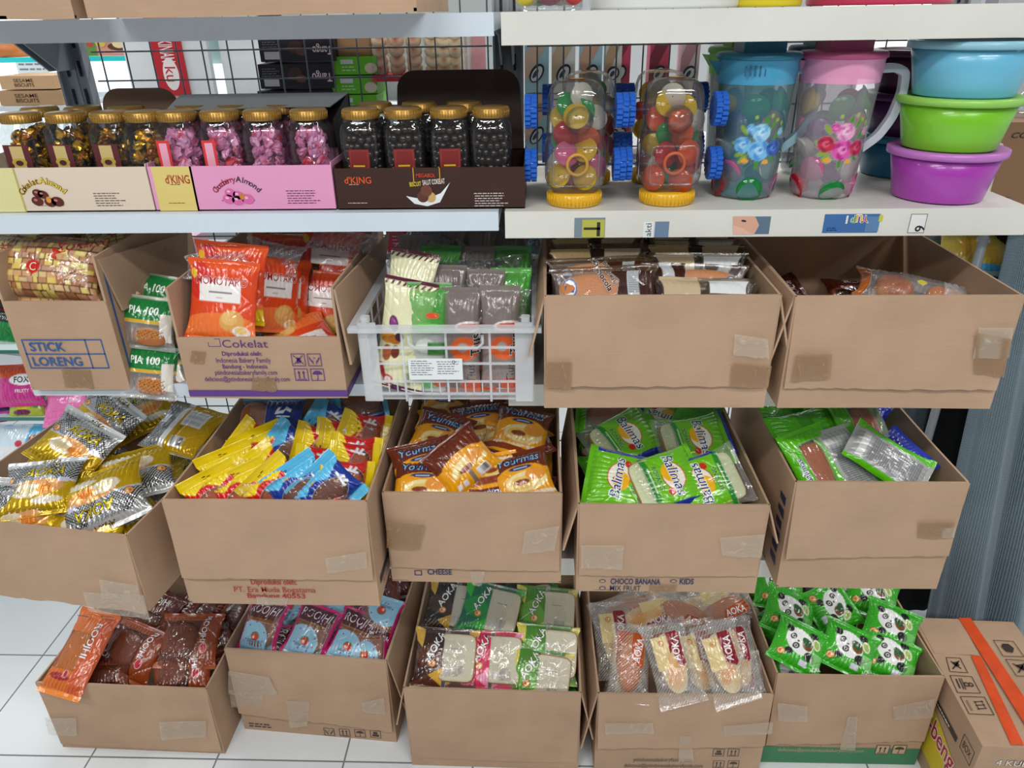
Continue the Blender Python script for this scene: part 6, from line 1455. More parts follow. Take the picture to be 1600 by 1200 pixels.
tub(1198, 1.20, .05, .12, '#d8c828', 'yellow tub on the top shelf of the right bay')
tub(1370, 1.24, .105, .13, '#c8385c', 'crimson pink tub on the top shelf of the right bay')
tub(1160, 1.30, .05, .13, '#b82858', 'magenta tub behind the yellow one on the top shelf')
# ------------------------------------------------------------------ what stands beyond the wire grid
def thingbox(label, x0, y0, x1, y1, Y, dep, c, cat, name, art=None, mat=None, group=None, up=True):
    """box seen between the pixels, front at Y"""
    A, B = PY(x0, y1, Y), PY(x1, y0, Y); e = empty(name, ((A.x+B.x)/2, Y, A.z), label, cat, group); w_, h_ = B.x-A.x, B.z-A.z
    MB().box(-w_/2, w_/2, 0, dep, 0, h_).build('box_body', mat or plain('bg_'+c, c, .45), e)
    if art:
        pr = Print((0, 0, 0), (1, 0, 0), (0, 0, 1)); pr.n = Vector((0, -1, 0)); art(pr, w_, h_); pr.build('printed_front', e)
    return e, w_, h_
def bshelf(label, x0, x1, py, Y, c='#dfe6ea', dep=.35, th=.012, edge=None):
    A, B = PY(x0, py, Y), PY(x1, py, Y); z = (A.z+B.z)/2; e = empty('back_shelf', ((A.x+B.x)/2, Y, z), label, 'shelf'); w_ = B.x-A.x
    MB().box(-w_/2, w_/2, .004, dep, -th, 0).build('shelf_panel', plain('bg_'+c, c, .4), e)
    MB().box(-w_/2, w_/2, 0, .004, -th, 0).build('shelf_edge', plain('edge_'+(edge or c), edge or c, .3), e); return z
# far wall units at the left
Yf = 2.05
def panel(label, x0, y0, x1, y1, Y, c, name='display_panel', emit=0, th=.02, cat='panel', art=None):
    A, B = PY(x0, y1, Y), PY(x1, y0, Y); e = empty(name, ((A.x+B.x)/2, Y, A.z), label, cat); w_, h_ = B.x-A.x, B.z-A.z
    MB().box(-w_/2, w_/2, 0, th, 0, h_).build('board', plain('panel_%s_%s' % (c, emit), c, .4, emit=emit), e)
    if art: pr = Print((0, 0, 0), (1, 0, 0), (0, 0, 1)); pr.n = Vector((0, -1, 0)); art(pr, w_, h_); pr.build('printed_front', e)
    return e
panel('glowing white back panel of the display case at the far left', -260, -60, 232, 260, 2.40, '#f4fbff', 'lit_panel', 1.1)
bshelf('far glass shelf with a turquoise edge', -200, 236, 90, Yf, edge='#30d8dc')
def chocbox(pr, w, h): pr.rect(0, h*.1, w*.46, h*.95, '#e4a49c'); pr.disc(w*.12, h*.42, w*.2, h*.18, '#5c3020', .0004); pr.disc(w*.14, h*.55, w*.12, h*.2, '#ecd8a8', .0008); pr.disc(-w*.2, h*.6, w*.1, h*.2, '#d8b84c', .0006); pr.rect(-w*.5, 0, -w*.3, h, '#5c8c3c', .0002); pr.disc(-w*.4, h*.6, w*.06, h*.2, '#c83c3c', .0006)
thingbox('chocolate gift box printed with a nut, on the far turquoise edged shelf', 137, 52, 212, 88, Yf+.02, .05, '#d4907c', 'box', 'chocolate_box', chocbox)
thingbox('second gift box on the far turquoise edged shelf, partly behind the white light strip', 216, 52, 232, 88, Yf+.02, .05, '#b86c60', 'box', 'chocolate_box', chocbox)
o = MB().lathe([(.001, 0), (.05, 0), (.055, .015), (.05, .04), (.03, .052), (.001, .055)], 24, sx=1.2).build('wrapped_snack', plain('orange_green_pack', '#c8783c', .4)); o.location = PY(14, 90, Yf+.05)+Vector((0, 0, .001)); tag(o, 'rounded orange snack pack at the upper left edge on the far shelf', 'snack pack')
panel('small white price card below the far turquoise edged shelf', 30, 97, 72, 119, Yf-.01, '#dcecf2', 'price_card', 0, .002, 'price card', lambda pr, w, h: pr.greek(-w*.42, h*.8, w*.4, 3, .012, '#7c8c98', 3, .004))
def sesame(pr, w, h): pr.text('SESAME', -w*.06, h*.66, '#4c2818', width=w*.36, height=h*.26, bold=.012); pr.text('BISCUITS', -w*.06, h*.32, '#4c2818', width=w*.36, height=h*.26, bold=.012)
bshelf('far shelf under the sesame biscuit cartons', -200, 100, 167, 1.85)
thingbox('upper carton printed SESAME BISCUITS', 3, 118, 82, 140, 1.86, .12, '#c4a078', 'box', 'biscuit_carton', sesame)
thingbox('lower carton printed SESAME BISCUITS', 2, 141, 95, 165, 1.86, .12, '#b8946c', 'box', 'biscuit_carton', sesame)
panel('white far post beside the red banner', 230, -60, 298, 240, 1.98, '#dfe6ea', 'white_post')
def ban(pr, w, h): pr.text('KEKINIAN', 0, h*.60, '#f0e8e8', width=h*.36, height=w*.46, ang=-90, bold=.012); pr.disc(0, h*.27, w*.26, w*.5, '#f0e8e8', .0003); pr.text('ku', 0, h*.27, '#c0202c', height=w*.36, ang=-90, h=.0008)
panel('narrow red banner with white lettering behind the left bay', 252, 20, 272, 150, 1.973, '#c01c2c', 'red_banner', 0, .006, 'banner', ban)
panel('pale green glass door of the fridge behind the left bay', 298, -60, 372, 240, 2.1, '#b4ccc8', 'glass_panel')
panel('glowing lower part of the fridge behind the left bay', 300, 100, 360, 150, 2.08, '#f0fbff', 'lit_panel', 1.0)
panel('white fridge post behind the left bay', 372, -60, 386, 240, 2.0, '#e4ecee', 'white_post')
panel('dark side of the fridge beside the dark biscuit packs', 386, -60, 424, 240, 2.02, '#1c2830', 'dark_panel')
# dark wafer packs, green packs, tubs of biscuits on the rear side of this shelving
Yr = 1.60
bshelf('rear shelf behind the left bay carrying dark and green packs', 395, 770, 181, Yr, dep=.3)
def tango(pr, w, h):
    pr.text('Tango', w*.34, h*.5, '#e8e0e4', width=w*.26, height=h*.46, ang=180, bold=.012, outline='#7c1c24', ow=.06); pr.disc(-w*.02, h*.6, w*.1, h*.26, '#4c3028', .0004, 20); pr.disc(w*.06, h*.4, w*.07, h*.16, '#6c4438', .0006); pr.rect(-w*.44, h*.1, -w*.24, h*.42, '#c8c8cc', .0003); pr.greek(-w*.46, h*.8, -w*.2, 4, .0045, '#8c8c90', 2, .0012)
for r_ in range(3):
    thingbox('dark wafer pack with upside-down lettering, %s of the pile behind the grid' % ('top', 'middle', 'bottom')[r_], 408, 57+r_*42, 520, 97+r_*42, Yr+.02+r_*.004, .11, '#25222a', 'wafer pack', 'wafer_pack', tango)
thingbox('brown cardboard box behind the grid above the green packs', 506, 30, 590, 88, Yr+.05, .2, '#a47c58', 'box', 'cardboard_box', lambda pr, w, h: pr.greek(-w*.2, h*.62, w*.4, 1, .012, '#5c3c28', 3, .004))
for r_ in range(3):
    thingbox('lime green snack pack behind the grid, %s of three' % ('top', 'middle', 'bottom')[r_], 520-r_*0, 88+r_*30, 588, 117+r_*30, Yr+.03, .1, '#6cc828', 'snack pack', 'snack_pack', lambda pr, w, h: (pr.rect(-w*.3, h*.6, -w*.02, h*.85, '#dce4dc', .0003), pr.disc(w*.36, h*.35, w*.14, h*.3, '#e8dcc0', .0005), pr.greek(-w*.3, h*.4, w*.1, 2, .006, '#d8f0c0', 2, .002)))
def cookietub(x0, x1, y0, y1, label, cc, cl2):
    A, B = PY(x0, y1, Yr+.02), PY(x1, y0, Yr+.02); w_, h_ = B.x-A.x, B.z-A.z; e = empty('biscuit_tub', ((A.x+B.x)/2, Yr+.02, A.z), label, 'tub'); b = MB()
    b.rbox(-w_/2, w_/2, 0, .1, 0, h_, .012); b.build('tub_body', clear('clear_plastic'), e); MB().rbox(-w_/2-.002, w_/2+.002, -.002, .102, -.012, 0, .012).build('lid', plain('red_lid', '#c83048', .4), e)
    r = random.Random(x0); k = 0; z = .012
    while z < h_-.01:
        for i in range(3):
            o = MB().lathe([(.001, -.006), (.013, -.007), (.0165, -.002), (.0155, .003), (.010, .0065), (.001, .008)], 16, m=0).build('round_biscuit', attr_mat('biscuit_'+cc, .6)) if k == 0 else None
            if k == 0:
                cols = [lin(cc if i_//16 < 5 else cl2) for i_ in range(96)]; ca = o.data.color_attributes.new('print', 'FLOAT_COLOR', 'POINT'); ca.data.foreach_set('color', np.array(cols, dtype=np.float32).ravel()); first = o
            else: o = first.copy(); col.objects.link(o)
            o.location = (e.location.x-w_/2+.018+i*(w_-.036)/2, Yr+.04+r.uniform(-.002, .002), e.location.z+z+r.uniform(-.002, .002)); o.rotation_euler = (1.1+r.uniform(-.3, .3), r.uniform(-.3, .3), 0); k += 1
            tag(o, 'round biscuit inside '+label[:40].rstrip(), 'biscuit', 'round biscuits in '+label[:30].rstrip())
        z += .017
cookietub(580, 655, 28, 118, 'the left biscuit tub behind the grid', '#e0bc9c', '#d0703c'); cookietub(662, 722, 28, 118, 'the right biscuit tub behind the grid', '#ecd8b4', '#d8904c')
panel('white and pink strip poster right of the biscuit tubs', 728, 20, 748, 170, 1.75, '#d8e4e4', 'poster_strip', 0, .004, 'poster')
panel('pink strip poster beside the middle post', 740, 20, 757, 170, 1.74, '#dca4ac', 'poster_strip', 0, .004, 'poster')
panel('pale partition behind the left bay', 560, -60, 780, 200, 1.95, '#b8c4c4', 'partition_panel')
# right bay: slanted chocolate bars
bshelf('rear shelf behind the right bay carrying chocolate bars', 815, 1240, 240, Yr, dep=.3)
def bar(pr, w, h, c2, c3):
    pr.poly([(-w*.5, h*.55), (w*.1, h), (w*.5, h), (w*.5, h*.8), (-w*.1, h*.4), (-w*.5, h*.15)], c2, .0003); pr.disc(0, h*.30, w*.40, h*.10, '#2c3038', .0006, 55); pr.disc(0, h*.29, w*.33, h*.07, '#dce0e4', .0009, 55); pr.disc(-w*.05, h*.29, w*.2, h*.03, '#3c4c5c', .0012, 55); pr.disc(w*.2, h*.78, w*.2, h*.06, c3, .0006, -30)
n = 0
for i, (x0, c1, c2) in enumerate(((820, '#a4ccd8', '#d8b8a0'), (862, '#d8dcd8', '#c8b494'), (905, '#a4ccd8', '#c8a088'), (944, '#d8dcd8', '#b89c80'), (950, '#c84c68', '#883848'), (1012, '#c84c68', '#7c3040'), (1060, '#dcc8cc', '#b88c94'), (1108, '#d4dcdc', '#c8d0d0'), (1150, '#d8e0e0', '#c0ccd0'))):
    x1 = x0+(38 if i != 3 else 30)
    thingbox('%s chocolate bar box standing behind the right grid, number %s from the left' % ({'#a4ccd8': 'pale blue', '#d8dcd8': 'cream white', '#c84c68': 'crimson', '#dcc8cc': 'pinkish', '#d4dcdc': 'white grey', '#d8e0e0': 'pale white'}[c1], ('one', 'two', 'three', 'four', 'five', 'six', 'seven', 'eight', 'nine')[i]), x0, 40, x1, 145, Yr+.03+.002*i, .05, c1, 'chocolate bar', 'chocolate_bar', lambda pr, w, h, c2=c2: bar(pr, w, h, c2, '#a88c60'))
    thingbox('%s chocolate bar box in the lower row behind the right grid, below number %s' % ({'#a4ccd8': 'pale blue', '#d8dcd8': 'cream white', '#c84c68': 'crimson', '#dcc8cc': 'pinkish', '#d4dcdc': 'white grey', '#d8e0e0': 'pale white'}[c1], ('one', 'two', 'three', 'four', 'five', 'six', 'seven', 'eight', 'nine')[i]), x0, 147, x1, 238, Yr+.03+.002*i, .05, c1, 'chocolate bar', 'chocolate_bar', lambda pr, w, h, c2=c2: bar(pr, w, h, c2, '#a88c60'))
panel('narrow red banner with white lettering behind the right bay', 1196, 20, 1221, 110, 2.043, '#c01c2c', 'red_banner', 0, .006, 'banner', lambda pr, w, h: pr.text('KEKINIAN', 0, h*.5, '#f0e8e8', width=h*.7, height=w*.42, ang=-90, bold=.012))
panel('white post behind the red banner of the right bay', 1186, -60, 1240, 300, 2.05, '#ccd4da', 'white_post')
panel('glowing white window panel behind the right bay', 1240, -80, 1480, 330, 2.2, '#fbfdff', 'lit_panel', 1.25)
panel('grey metal pillar behind the pale blue bowl', 1478, -80, 1560, 330, 1.9, '#9c98a4', 'metal_pillar')
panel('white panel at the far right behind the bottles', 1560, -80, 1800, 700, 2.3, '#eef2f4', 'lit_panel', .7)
# right edge: cartons, bottle, paper bag
def ecore(pr, w, h): pr.text('COBIS', w*.02, h*.86, '#2c201c', width=w*.34, height=h*.06, bold=.012, shear=.2); pr.text('ET', -w*.02, h*.14, '#2c201c', width=w*.08, height=h*.045, bold=.012)
bshelf('shelf at the right edge under the large brown carton', 1492, 1760, 331, 1.48, '#dce2e4', .4)
thingbox('large brown carton behind the bowls at the right edge', 1500, 190, 1680, 330, 1.52, .3, '#8c6c50', 'box', 'cardboard_box', ecore)
thingbox('paper pack with barcode label and red foot behind the bowls', 1530, 225, 1568, 320, 1.47, .04, '#d8c4b0', 'pack', 'paper_pack', lambda pr, w, h: (pr.rect(-w*.5, h*.15, w*.25, h*.7, '#f0f0f0'), pr.rect(-w*.5, 0, w*.25, h*.14, '#c82c3c'), pr.greek(-w*.4, h*.6, w*.2, 4, .007, '#5c5c60', 3, .002), pr.text('4.750', -w*.1, h*.07, '#f4f0f0', width=w*.5, height=h*.08, h=.0006)))
e = empty('clear_bottle', (PY(1590, 180, 1.62).x, 1.62, PY(1590, 190, 1.52).z+.001), 'clear bottle with a pink cap at the right edge', 'bottle')
MB().lathe([(.001, 0), (.045, 0), (.047, .01), (.047, .04), (.02, .085), (.016, .09), (.016, .1)], 24).build('bottle_body', clear('clear_plastic'), e); MB().lathe([(.018, .098), (.018, .115), (.001, .115)], 20).build('cap', plain('pink_cap', '#c83c78', .4), e)
# ------------------------------------------------------------------ seen below the second shelf, through the grid
panel('white partition seen between the cardboard boxes of the second row', 270, 350, 860, 480, 1.95, '#d4dade', 'partition_panel')
bshelf('short rear shelf under the pink and white pack', 270, 305, 411, 1.655, dep=.2)
thingbox('pink and white pack seen between the STICK LORENG box and the cracker box', 287, 372, 301, 410, 1.66, .08, '#e4b4c4', 'snack pack', 'snack_pack')
def pinkb(pr, w, h): pr.text('86', -w*.1, h*.75, '#8c1c3c', height=h*.25, bold=.012); pr.greek(-w*.4, h*.5, w*.4, 3, .008, '#f0b4c4', 3, .003)
bshelf('rear shelf carrying the crimson boxes', 590, 780, 396, 1.65, dep=.3)
thingbox('crimson box behind the crate at the left', 606, 345, 690, 395, 1.66, .1, '#d04c6c', 'box', 'crimson_box', pinkb)
thingbox('crimson box behind the crate at the right', 714, 345, 757, 395, 1.66, .1, '#c43c60', 'box', 'crimson_box', pinkb)
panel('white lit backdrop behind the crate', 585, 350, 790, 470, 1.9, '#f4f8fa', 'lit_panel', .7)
for i in range(5):
    thingbox('light blue snack pack stacked beside the middle post, %s from the top' % ('first', 'second', 'third', 'fourth', 'fifth')[i], 822, 366+i*48, 856, 412+i*48, 1.56+.01*i, .1, '#4c94b8' if i % 2 == 0 else '#7cb4c8', 'snack pack', 'snack_pack', lambda pr, w, h: (pr.disc(0, h*.7, w*.3, h*.12, '#1c3050', .0003), pr.rect(-w*.4, h*.1, w*.3, h*.35, '#d8e4ea', .0003)))
# left edge rack behind the STICK LORENG box
Yg = 1.62
for i, (py, l) in enumerate(((548, 'upper'), (653, 'middle'), (760, 'lower'))): bshelf('teal edged glass shelf at the left edge, %s one' % l, -260, 130, py, Yg, '#c4d4d4', .3, .008, '#3c7c74')
r = random.Random(4)
def loosepack(label, px, py, Y, w_, h_, t, c, n, ang, a=None, cat='snack packet', name='snack_packet', group=None, seed=1):
    o = packet(label, a or Art(c), w_, h_, t, cat=cat, name=name, group=group, seed=seed, res=2.5); return put(o, PY(px, py, Y), n, ang)
loosepack('lime green packet above the STICK LORENG box at the left edge', 25, 372, 1.40, 170, 90, 30, '#a8c82c', (0, -.8, .6), 10, Art('#a8c82c').poly([(-80, -10), (80, 10), (80, 24), (-80, 4)], '#e8f0d8').poly([(-80, -20), (80, -4), (80, 0), (-80, -16)], '#2c7c3c'), seed=31)
loosepack('dark green packet on the upper glass shelf at the left edge', 5, 520, 1.68, 130, 110, 30, '#1c7c3c', (0, -.9, .3), 0, Art('#1c8c44').rect(-70, -60, 70, -20, '#c8d8d0').rect(-70, 30, 70, 60, '#102c20'), seed=32)
loosepack('black and red packet above the dark green one at the left edge', 5, 482, 1.72, 140, 90, 30, '#241818', (0, -.9, .3), 0, Art('#241818').rect(-70, -20, 70, 0, '#8c2020'), seed=33)
fox = Art('#c8308c').rect(-80, 20, 80, 60, '#e0501c').ell(18, 14, 40, 15, '#f4f4f4').tx('FOX', 14, 14, 16, '#1c2850', bold=.012).tx('FRUITY', 16, -16, 9, '#f8e8f0', bold=.012)
loosepack('magenta and orange sweet bag lettered FOX beside the STICK LORENG box', 32, 602, 1.66, 130, 110, 30, '#c82c8c', (0, -.85, .5), 0, fox, seed=34)
for i in range(3): loosepack('purple sweet bag stacked at the far left edge, %s' % ('upper', 'middle', 'lower')[i], 5, 595+i*22, 1.68-.01*i, 120, 70, 26, '#9c2c94', (0, -.8, .6), r.uniform(-8, 8), Art(('#a8309c', '#6c2080', '#b8389c')[i]).rect(-70, -10, 70, 4, '#401858'), seed=35+i)
loosepack('yellow and green fruit sweet bag above the middle glass shelf', 42, 636, 1.645, 104, 70, 24, '#c8c83c', (0, -.85, .5), 0, Art('#a8b83c').ell(-2, 4, 22, 13, '#e0cc1c').ell(-6, -14, 26, 8, '#6c2450').rect(-60, -40, 60, -26, '#e8a83c').ell(34, 4, 9, 8, '#5c9c3c'), seed=39)
for i in range(3): loosepack('pink sweet bag lying in the pile right of the fruit bag, %s' % ('topmost', 'middle', 'lowest')[i], 100-i*2+4, 629+i*9, 1.645-.006*i, 110, 60, 14, '#e868b0', (0, -.7, .7), 4, Art('#ec78b8').rect(10, -4, 44, 6, '#f0b4d4'), seed=41+i)
loosepack('lime green bag at the right end of the pink bags', 142, 633, 1.66, 60, 40, 16, '#8cd02c', (0, -.7, .7), 0, Art('#8cd02c').ell(0, 4, 8, 6, '#b8e8d8'), seed=45)
loosepack('pale blue fruit print bag under the middle glass shelf', 45, 700, 1.60, 200, 130, 36, '#b8dcf0', (0, -.7, .7), 12, Art('#d0e4f0').rect(0, -20, 90, 70, '#58b0e0').ell(-20, 8, 11, 9, '#c83c50').ell(8, -8, 12, 6, '#8cb838', 40).ell(20, 24, 14, 9, '#8c4c3c').ell(50, -18, 16, 10, '#6c2c28').rect(-90, -70, -30, 0, '#e4e8ec'), seed=46)
# right edge rack, below the bowls
bshelf('glass shelf at the right edge with a green biscuit box', 1480, 1720, 424, 1.62, '#dce8e8', .3, .01, '#9cc4c0')
loosepack('clear bag of yellow crackers above the right edge of the emptiest box', 1530, 392, 1.66, 190, 112, 40, '#e4c44c', (0, -.8, .6), 4, Art('#e8c850c0').ell(-20, 0, 40, 22, '#e0a834').ell(30, -10, 30, 18, '#e8b83c').rect(-20, 14, 14, 26, '#e8ece8').ell(-2, 20, 8, 4, '#505860').rect(0, -60, 90, -34, '#4cace0'), seed=48)
thingbox('green box printed with two round biscuits at the right edge', 1573, 397, 1640, 422, 1.63, .1, '#3c9c5c', 'box', 'biscuit_box', lambda pr, w, h: (pr.disc(-w*.25, h*.5, w*.2, h*.36, '#d89c3c'), pr.disc(w*.15, h*.5, w*.2, h*.36, '#d88c34')))
loosepack('purple and white bag above the green biscuit box', 1600, 378, 1.66, 80, 50, 20, '#6c5cb0', (0, -.8, .6), 0, Art('#8c80c8').rect(-50, 6, 50, 30, '#d88c3c').rect(-50, -30, 50, -14, '#e8e8f4'), seed=49)
# ------------------------------------------------------------------ ribbed garment hanging at the right end, and the sealed carton
def cloth():
    m, nt, out = _new('ribbed_knit'); L = nt.links
    uv = N(nt, 'UVMap'); wv = N(nt, 'TexWave', Scale=1.0, Distortion=.0); wv.bands_direction = 'X'; mp = N(nt, 'Mapping'); mp.inputs['Scale'].default_value = (48, 48, 1); L.new(uv.outputs[0], mp.inputs['Vector']); L.new(mp.outputs[0], wv.inputs['Vector'])
    w2 = N(nt, 'TexWave', Scale=1.0); w2.bands_direction = 'Y'; L.new(mp.outputs[0], w2.inputs['Vector'])
    ad = N(nt, 'Math', _operation='MULTIPLY_ADD'); ad.inputs[1].default_value = .35; L.new(w2.outputs['Fac'], ad.inputs[0]); L.new(wv.outputs['Fac'], ad.inputs[2])
    b = N(nt, 'BsdfPrincipled', Roughness=.9); b.inputs['Sheen Weight'].default_value = .3
    cr = N(nt, 'ValToRGB'); cr.color_ramp.elements[0].color = lin('#5c7080'); cr.color_ramp.elements[1].color = lin('#8298a6'); L.new(ad.outputs[0], cr.inputs[0]); L.new(cr.outputs[0], b.inputs['Base Color'])
    bp = N(nt, 'Bump', Strength=.6, Distance=.003); L.new(ad.outputs[0], bp.inputs['Height']); L.new(bp.outputs[0], b.inputs['Normal']); L.new(b.outputs[0], out.inputs[0]); return m
clM = cloth()
def drape(cols, z_top, z_bot, folds, amp, seed, name, parent, mat):
    """cols: (x_top, y_top, x_bot, y_bot) along the cloth; vertical sheet with folds and thickness"""
    nu, nv = 80, 44; V = []; UV = []; L_ = 0
    for side in (0, 1):
        for j in range(nv+1):
            t = j/nv
            for i in range(nu+1):
                s = i/nu; q = s*(len(cols)-1); k = min(len(cols)-2, int(q)); fr = q-k
                a, b_ = cols[k], cols[k+1]; c4 = [a[m]*(1-fr)+b_[m]*fr for m in range(4)]
                x = c4[0]*(1-t)+c4[2]*t; y = c4[1]*(1-t)+c4[3]*t; am = amp*(.35+.65*t)
                ph = s*folds*2*math.pi+.7*math.sin(t*2.3+seed)
                f_ = math.sin(ph)+.35*math.sin(ph*2.3+seed); V.append((x+.15*am*math.cos(ph), y+am*f_+side*.004, z_top*(1-t)+z_bot*t+.006*math.sin(s*7+seed)*t)); UV.append((s*1.0, t*1.2))
    M_ = (nu+1)*(nv+1); F_ = []
    for j in range(nv):
        for i in range(nu): q = j*(nu+1)+i; F_.append((q, q+nu+1, q+nu+2, q+1)); F_.append((M_+q, M_+q+1, M_+q+nu+2, M_+q+nu+1))
    for i in range(nu): q = nv*(nu+1)+i; F_.append((q, M_+q, M_+q+1, q+1)); F_.append((i, i+1, M_+i+1, M_+i))
    for j in range(nv): q = j*(nu+1); F_.append((q, M_+q, M_+q+nu+1, q+nu+1)); q += nu; F_.append((q, q+nu+1, M_+q+nu+1, M_+q))
    return mesh(name, V, F_, mat, parent, uvs=UV, smooth=True)
Yc = 1.50
gx = PY(1560, 700, Yc).x
gar = empty('hanging_garment', (0, 0, 0), 'grey blue ribbed long garment with a black lining hanging right of the shelving', 'clothing')
p1, p2, p3 = PY(1500, 640, 1.55), PY(1600, 640, 1.50), PY(1700, 640, 1.6); q1, q2, q3 = PY(1462, 975, 1.42), PY(1600, 985, 1.40), PY(1740, 985, 1.5)
drape([(p1.x, 1.56, q1.x, 1.44), (p2.x, 1.50, q2.x, 1.40), (p3.x+.05, 1.62, q3.x+.05, 1.52)], 1.25, .05, 3.4, .038, 1.0, 'outer_layer', gar, clM)
p1, p2 = PY(1400, 640, 1.75), PY(1490, 640, 1.72); drape([(p1.x-.05, 1.76, p1.x-.05, 1.72), (p2.x-.03, 1.72, p2.x-.06, 1.70)], 1.2, .06, 2.5, .02, 2.0, 'inner_panel', gar, clM)
p1, p2 = PY(1452, 640, 1.66), PY(1545, 640, 1.64); drape([(p1.x, 1.67, p1.x-.01, 1.64), (p2.x+.04, 1.64, p2.x+.02, 1.60)], 1.25, .06, 1.5, .012, 3.0, 'black_lining', gar, plain('black_cloth', '#0c0e12', .9))
rx0, rx1 = PY(1452, 640, 1.66).x-.02, PY(1700, 640, 1.6).x+.08
rack = empty('garment_rack', ((rx0+rx1)/2, 1.60, 0), 'grey garment rail frame carrying the long ribbed garment, right of the shelving', 'garment rack')
b = MB(); b.tube([(rx0, 1.60, 1.262), (rx1, 1.60, 1.262)], .010, 12); o = b.build('rail', greyM); rel(o, rack)
for x in (rx0, rx1): rel(MB().tube([(x, 1.60, .0), (x, 1.60, 1.27)], .010, 12).build('leg', greyM), rack)
b = MB()
for k in range(3): b.tube([(rx0+.1+k*.12, 1.50+.04*k, 1.245), (rx0+.1+k*.12, 1.60, 1.274), (rx0+.1+k*.12, 1.72, 1.20)], .006, 8)
b.build('hanger_loop', plain('black_cloth', '#0c0e12', .9), gar)
# carton with orange tape
A_, B_, C_, D_ = PZ(1445, 967, .27), PZ(1560, 970, .27), PZ(1535, 1163, .27), PZ(1650, 1185, .27)
ctr = empty('cardboard_box', (0, 0, 0), 'sealed carton with orange tape and printed handling symbols at the lower right corner', 'box')
xl0 = PZ(1478, 1040, .27); frontL = PZ(1535, 1165, .27); backL = PZ(1418, 965, .27); frontR = PZ(1760, 1178, .27)
ux = (frontR-frontL); ux.z = 0; ux = ux.normalized(); uy = (backL-frontL); uy.z = 0; dlen = uy.length; uy = Vector((-ux.y, ux.x, 0)) if abs(uy.normalized().dot(ux)) < .05 else uy.normalized()
W_ = (PZ(1555, 970, .27)-backL).length
ctr.location = (frontL.x, frontL.y, .002); ctr.rotation_euler.z = math.atan2(ux.y, ux.x)
uyl = Matrix.Rotation(-ctr.rotation_euler.z, 3, 'Z') @ (uy*dlen); W_ = .235; hz = .268
def cp(a, b_, z): return (a*W_+uyl.x*b_, uyl.y*b_, z)
v = []; f = []; uv = []
for q in ((cp(0, 0, 0), cp(1, 0, 0), cp(1, 0, hz), cp(0, 0, hz)), (cp(1, 0, 0), cp(1, 1, 0), cp(1, 1, hz), cp(1, 0, hz)), (cp(1, 1, 0), cp(0, 1, 0), cp(0, 1, hz), cp(1, 1, hz)), (cp(0, 1, 0), cp(0, 0, 0), cp(0, 0, hz), cp(0, 1, hz)), (cp(0, 0, hz), cp(1, 0, hz), cp(1, 1, hz), cp(0, 1, hz))):
    a = slab_v(*q, -.004, nu=8, nv=5, seed=3); k = len(v); v += a[0]; f += [tuple(i+k for i in g) for g in a[1]]; uv += a[2]
mesh('carton_body', v, f, cardM, ctr, uvs=uv)
oM = plain('orange_tape', '#e0501c', .35, coat=.3, var=.12, bscale=200)
Rc = Matrix.Rotation(-ctr.rotation_euler.z, 3, 'Z')
def tp(px, py): p = Rc @ (PZ(px, py, .2705)-Vector(ctr.location)); return p.x, p.y
def topprint(): pr = Print((0, 0, hz+.0022), (1, 0, 0), (0, 1, 0)); pr.lift = .0002; return pr
a = slab_v(*[Vector((*tp(*q), hz+.004)) for q in ((1497, 967), (1516, 967), (1680, 1210), (1648, 1210))], .0005, rag=0, seed=8); mesh('orange_tape', a[0], a[1], oM, ctr)
a = slab_v(*[Vector((*tp(*q), hz+.0032)) for q in ((1517, 1026), (1532, 1026), (1600, 1165), (1580, 1165))], .0005, rag=0, seed=9); mesh('orange_tape', a[0], a[1], oM, ctr)
fa = slab_v(*[Vector((*tp(*q), hz+.0022)) for q in ((1430, 966), (1500, 968), (1530, 1025), (1460, 1021))], .002, rag=.001, seed=10); mesh('top_flap', fa[0], fa[1], cardM, ctr, uvs=fa[2])
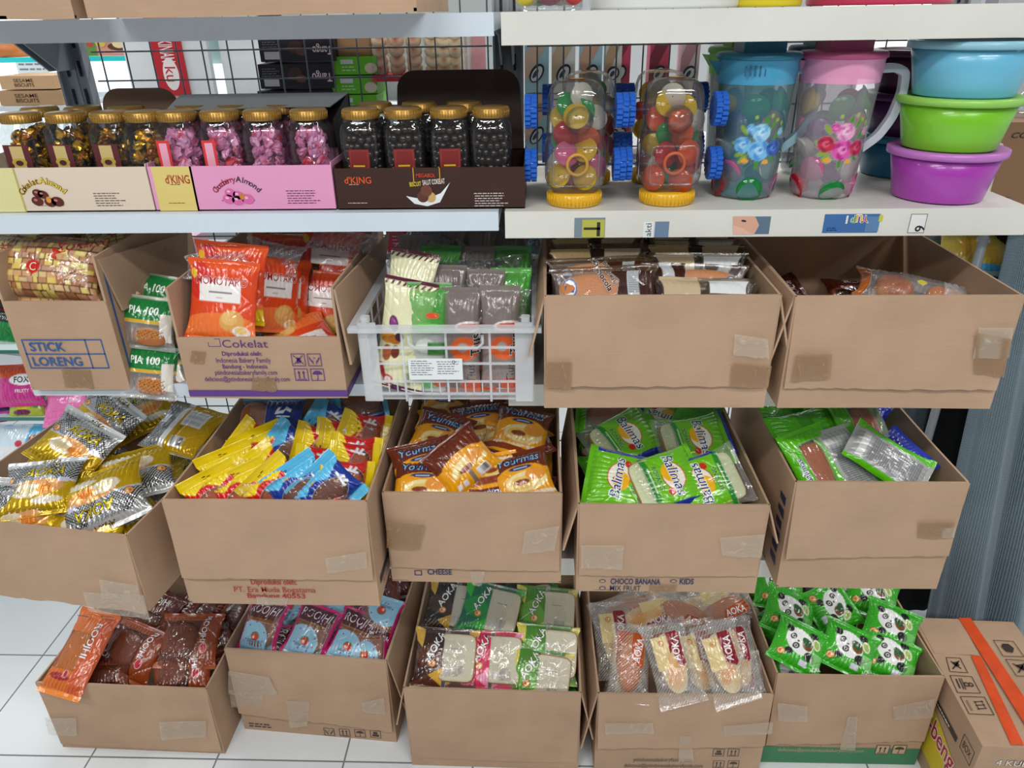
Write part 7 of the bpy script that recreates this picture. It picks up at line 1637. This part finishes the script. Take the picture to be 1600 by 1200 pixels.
def sym(q, kind):
    pts = [tp(*x) for x in q]; pr = topprint(); c_ = '#3c2c28'
    for i in range(4): pr.line(pts[i], pts[(i+1) % 4], .0016, c_)
    cx = sum(p[0] for p in pts)/4; cy = sum(p[1] for p in pts)/4
    ex = ((pts[1][0]-pts[0][0])/2, (pts[1][1]-pts[0][1])/2); ey = ((pts[3][0]-pts[0][0])/2, (pts[3][1]-pts[0][1])/2)
    def w(u, t): return (cx+ex[0]*u+ey[0]*t, cy+ex[1]*u+ey[1]*t)
    if kind == 'knife': pr.poly([w(-.5, -.3), w(.3, -.5), w(.5, .1), w(0, .3)], c_); pr.line(w(-.6, .6), w(.6, -.6), .003, c_); pr.line(w(-.6, -.5), w(.6, .5), .003, c_)
    if kind == 'rain': pr.poly([w(-.6, -.2), w(-.3, -.6), (w(.3, -.6)), w(.6, -.1), w(.2, .5), w(-.4, .4)], c_)
    if kind == '8': 
        V2, F2 = fit_text('8', None, .02); ang = math.degrees(math.atan2(ex[1], ex[0]))-90; pr.tris(xf2(V2, *w(.35, 0), 1, ang), F2, c_, .0002); pr.line(w(-.1, -.7), w(-.1, .6), .002, c_); pr.line(w(-.3, -.7), w(-.3, .6), .002, c_); pr.line(w(-.6, -.6), w(-.6, .5), .003, c_)
    if kind == 'stack':
        for t in (-.4, 0, .4): pr.line(w(-.1, t), w(.7, t-.1), .002, c_)
        pr.line(w(0, -.5), w(0, .5), .0015, c_); pr.line(w(.6, -.6), w(.6, .3), .0015, c_); pr.line(w(-.6, -.6), w(-.6, .6), .004, '#8c7464')
    pr.build('handling_symbol', ctr)
sym([(1478, 1028), (1500, 1029), (1512, 1052), (1484, 1050)], 'knife'); sym([(1484, 1056), (1518, 1058), (1532, 1084), (1496, 1083)], '8'); sym([(1500, 1089), (1538, 1090), (1553, 1118), (1514, 1116)], 'stack')
sym([(1552, 1001), (1583, 1003), (1600, 1027), (1567, 1026)], 'rain'); sym([(1571, 1031), (1602, 1033), (1622, 1058), (1588, 1057)], 'knife')
# side print: yellow panel and red brand lettering on the left face
O3 = Vector(cp(0, 0, 0)); Ud = (Vector(cp(0, 1, 0))-O3).normalized()
pr = Print(O3, -Ud, (0, 0, 1)); pr.n = (-Ud).cross(Vector((0, 0, 1))).normalized(); pr.lift = .0006
dl = uyl.length
pr.poly([(-dl*.75, .04), (-dl*.20, .04), (-dl*.16, .14), (-dl*.75, .20)], '#d8c42c'); pr.text('beng-beng', -dl*.46, .125, '#b02040', width=dl*.62, height=.065, h=.0005, outline='#f0e8e4', ow=.06, bold=.012)
pr.rect(-dl*.62, .185, -dl*.2, .20, '#3c3430', .0004); pr.lift += .0006; pr.greek(-dl*.58, .190, -dl*.24, 1, .006, '#e8e0d8', 3, .004); pr.lift -= .0006
pr.frame(-dl*.16, .19, -dl*.03, .232, .0016, '#3c302c', .0003); pr.text('BOX', -dl*.095, .211, '#3c302c', width=dl*.09, height=.018, h=.0005)
pr.build('brand_print', ctr)
pr = Print(Vector(cp(.1, 0, 0)), (1, 0, 0), (0, 0, 1)); pr.n = Vector((0, -1, 0)); pr.text('4 KULIT ZAITUN', .1, .222, '#f0ece4', width=.17, height=.016, h=.0004, outline='#3c302c', ow=.05); pr.build('front_print', ctr)
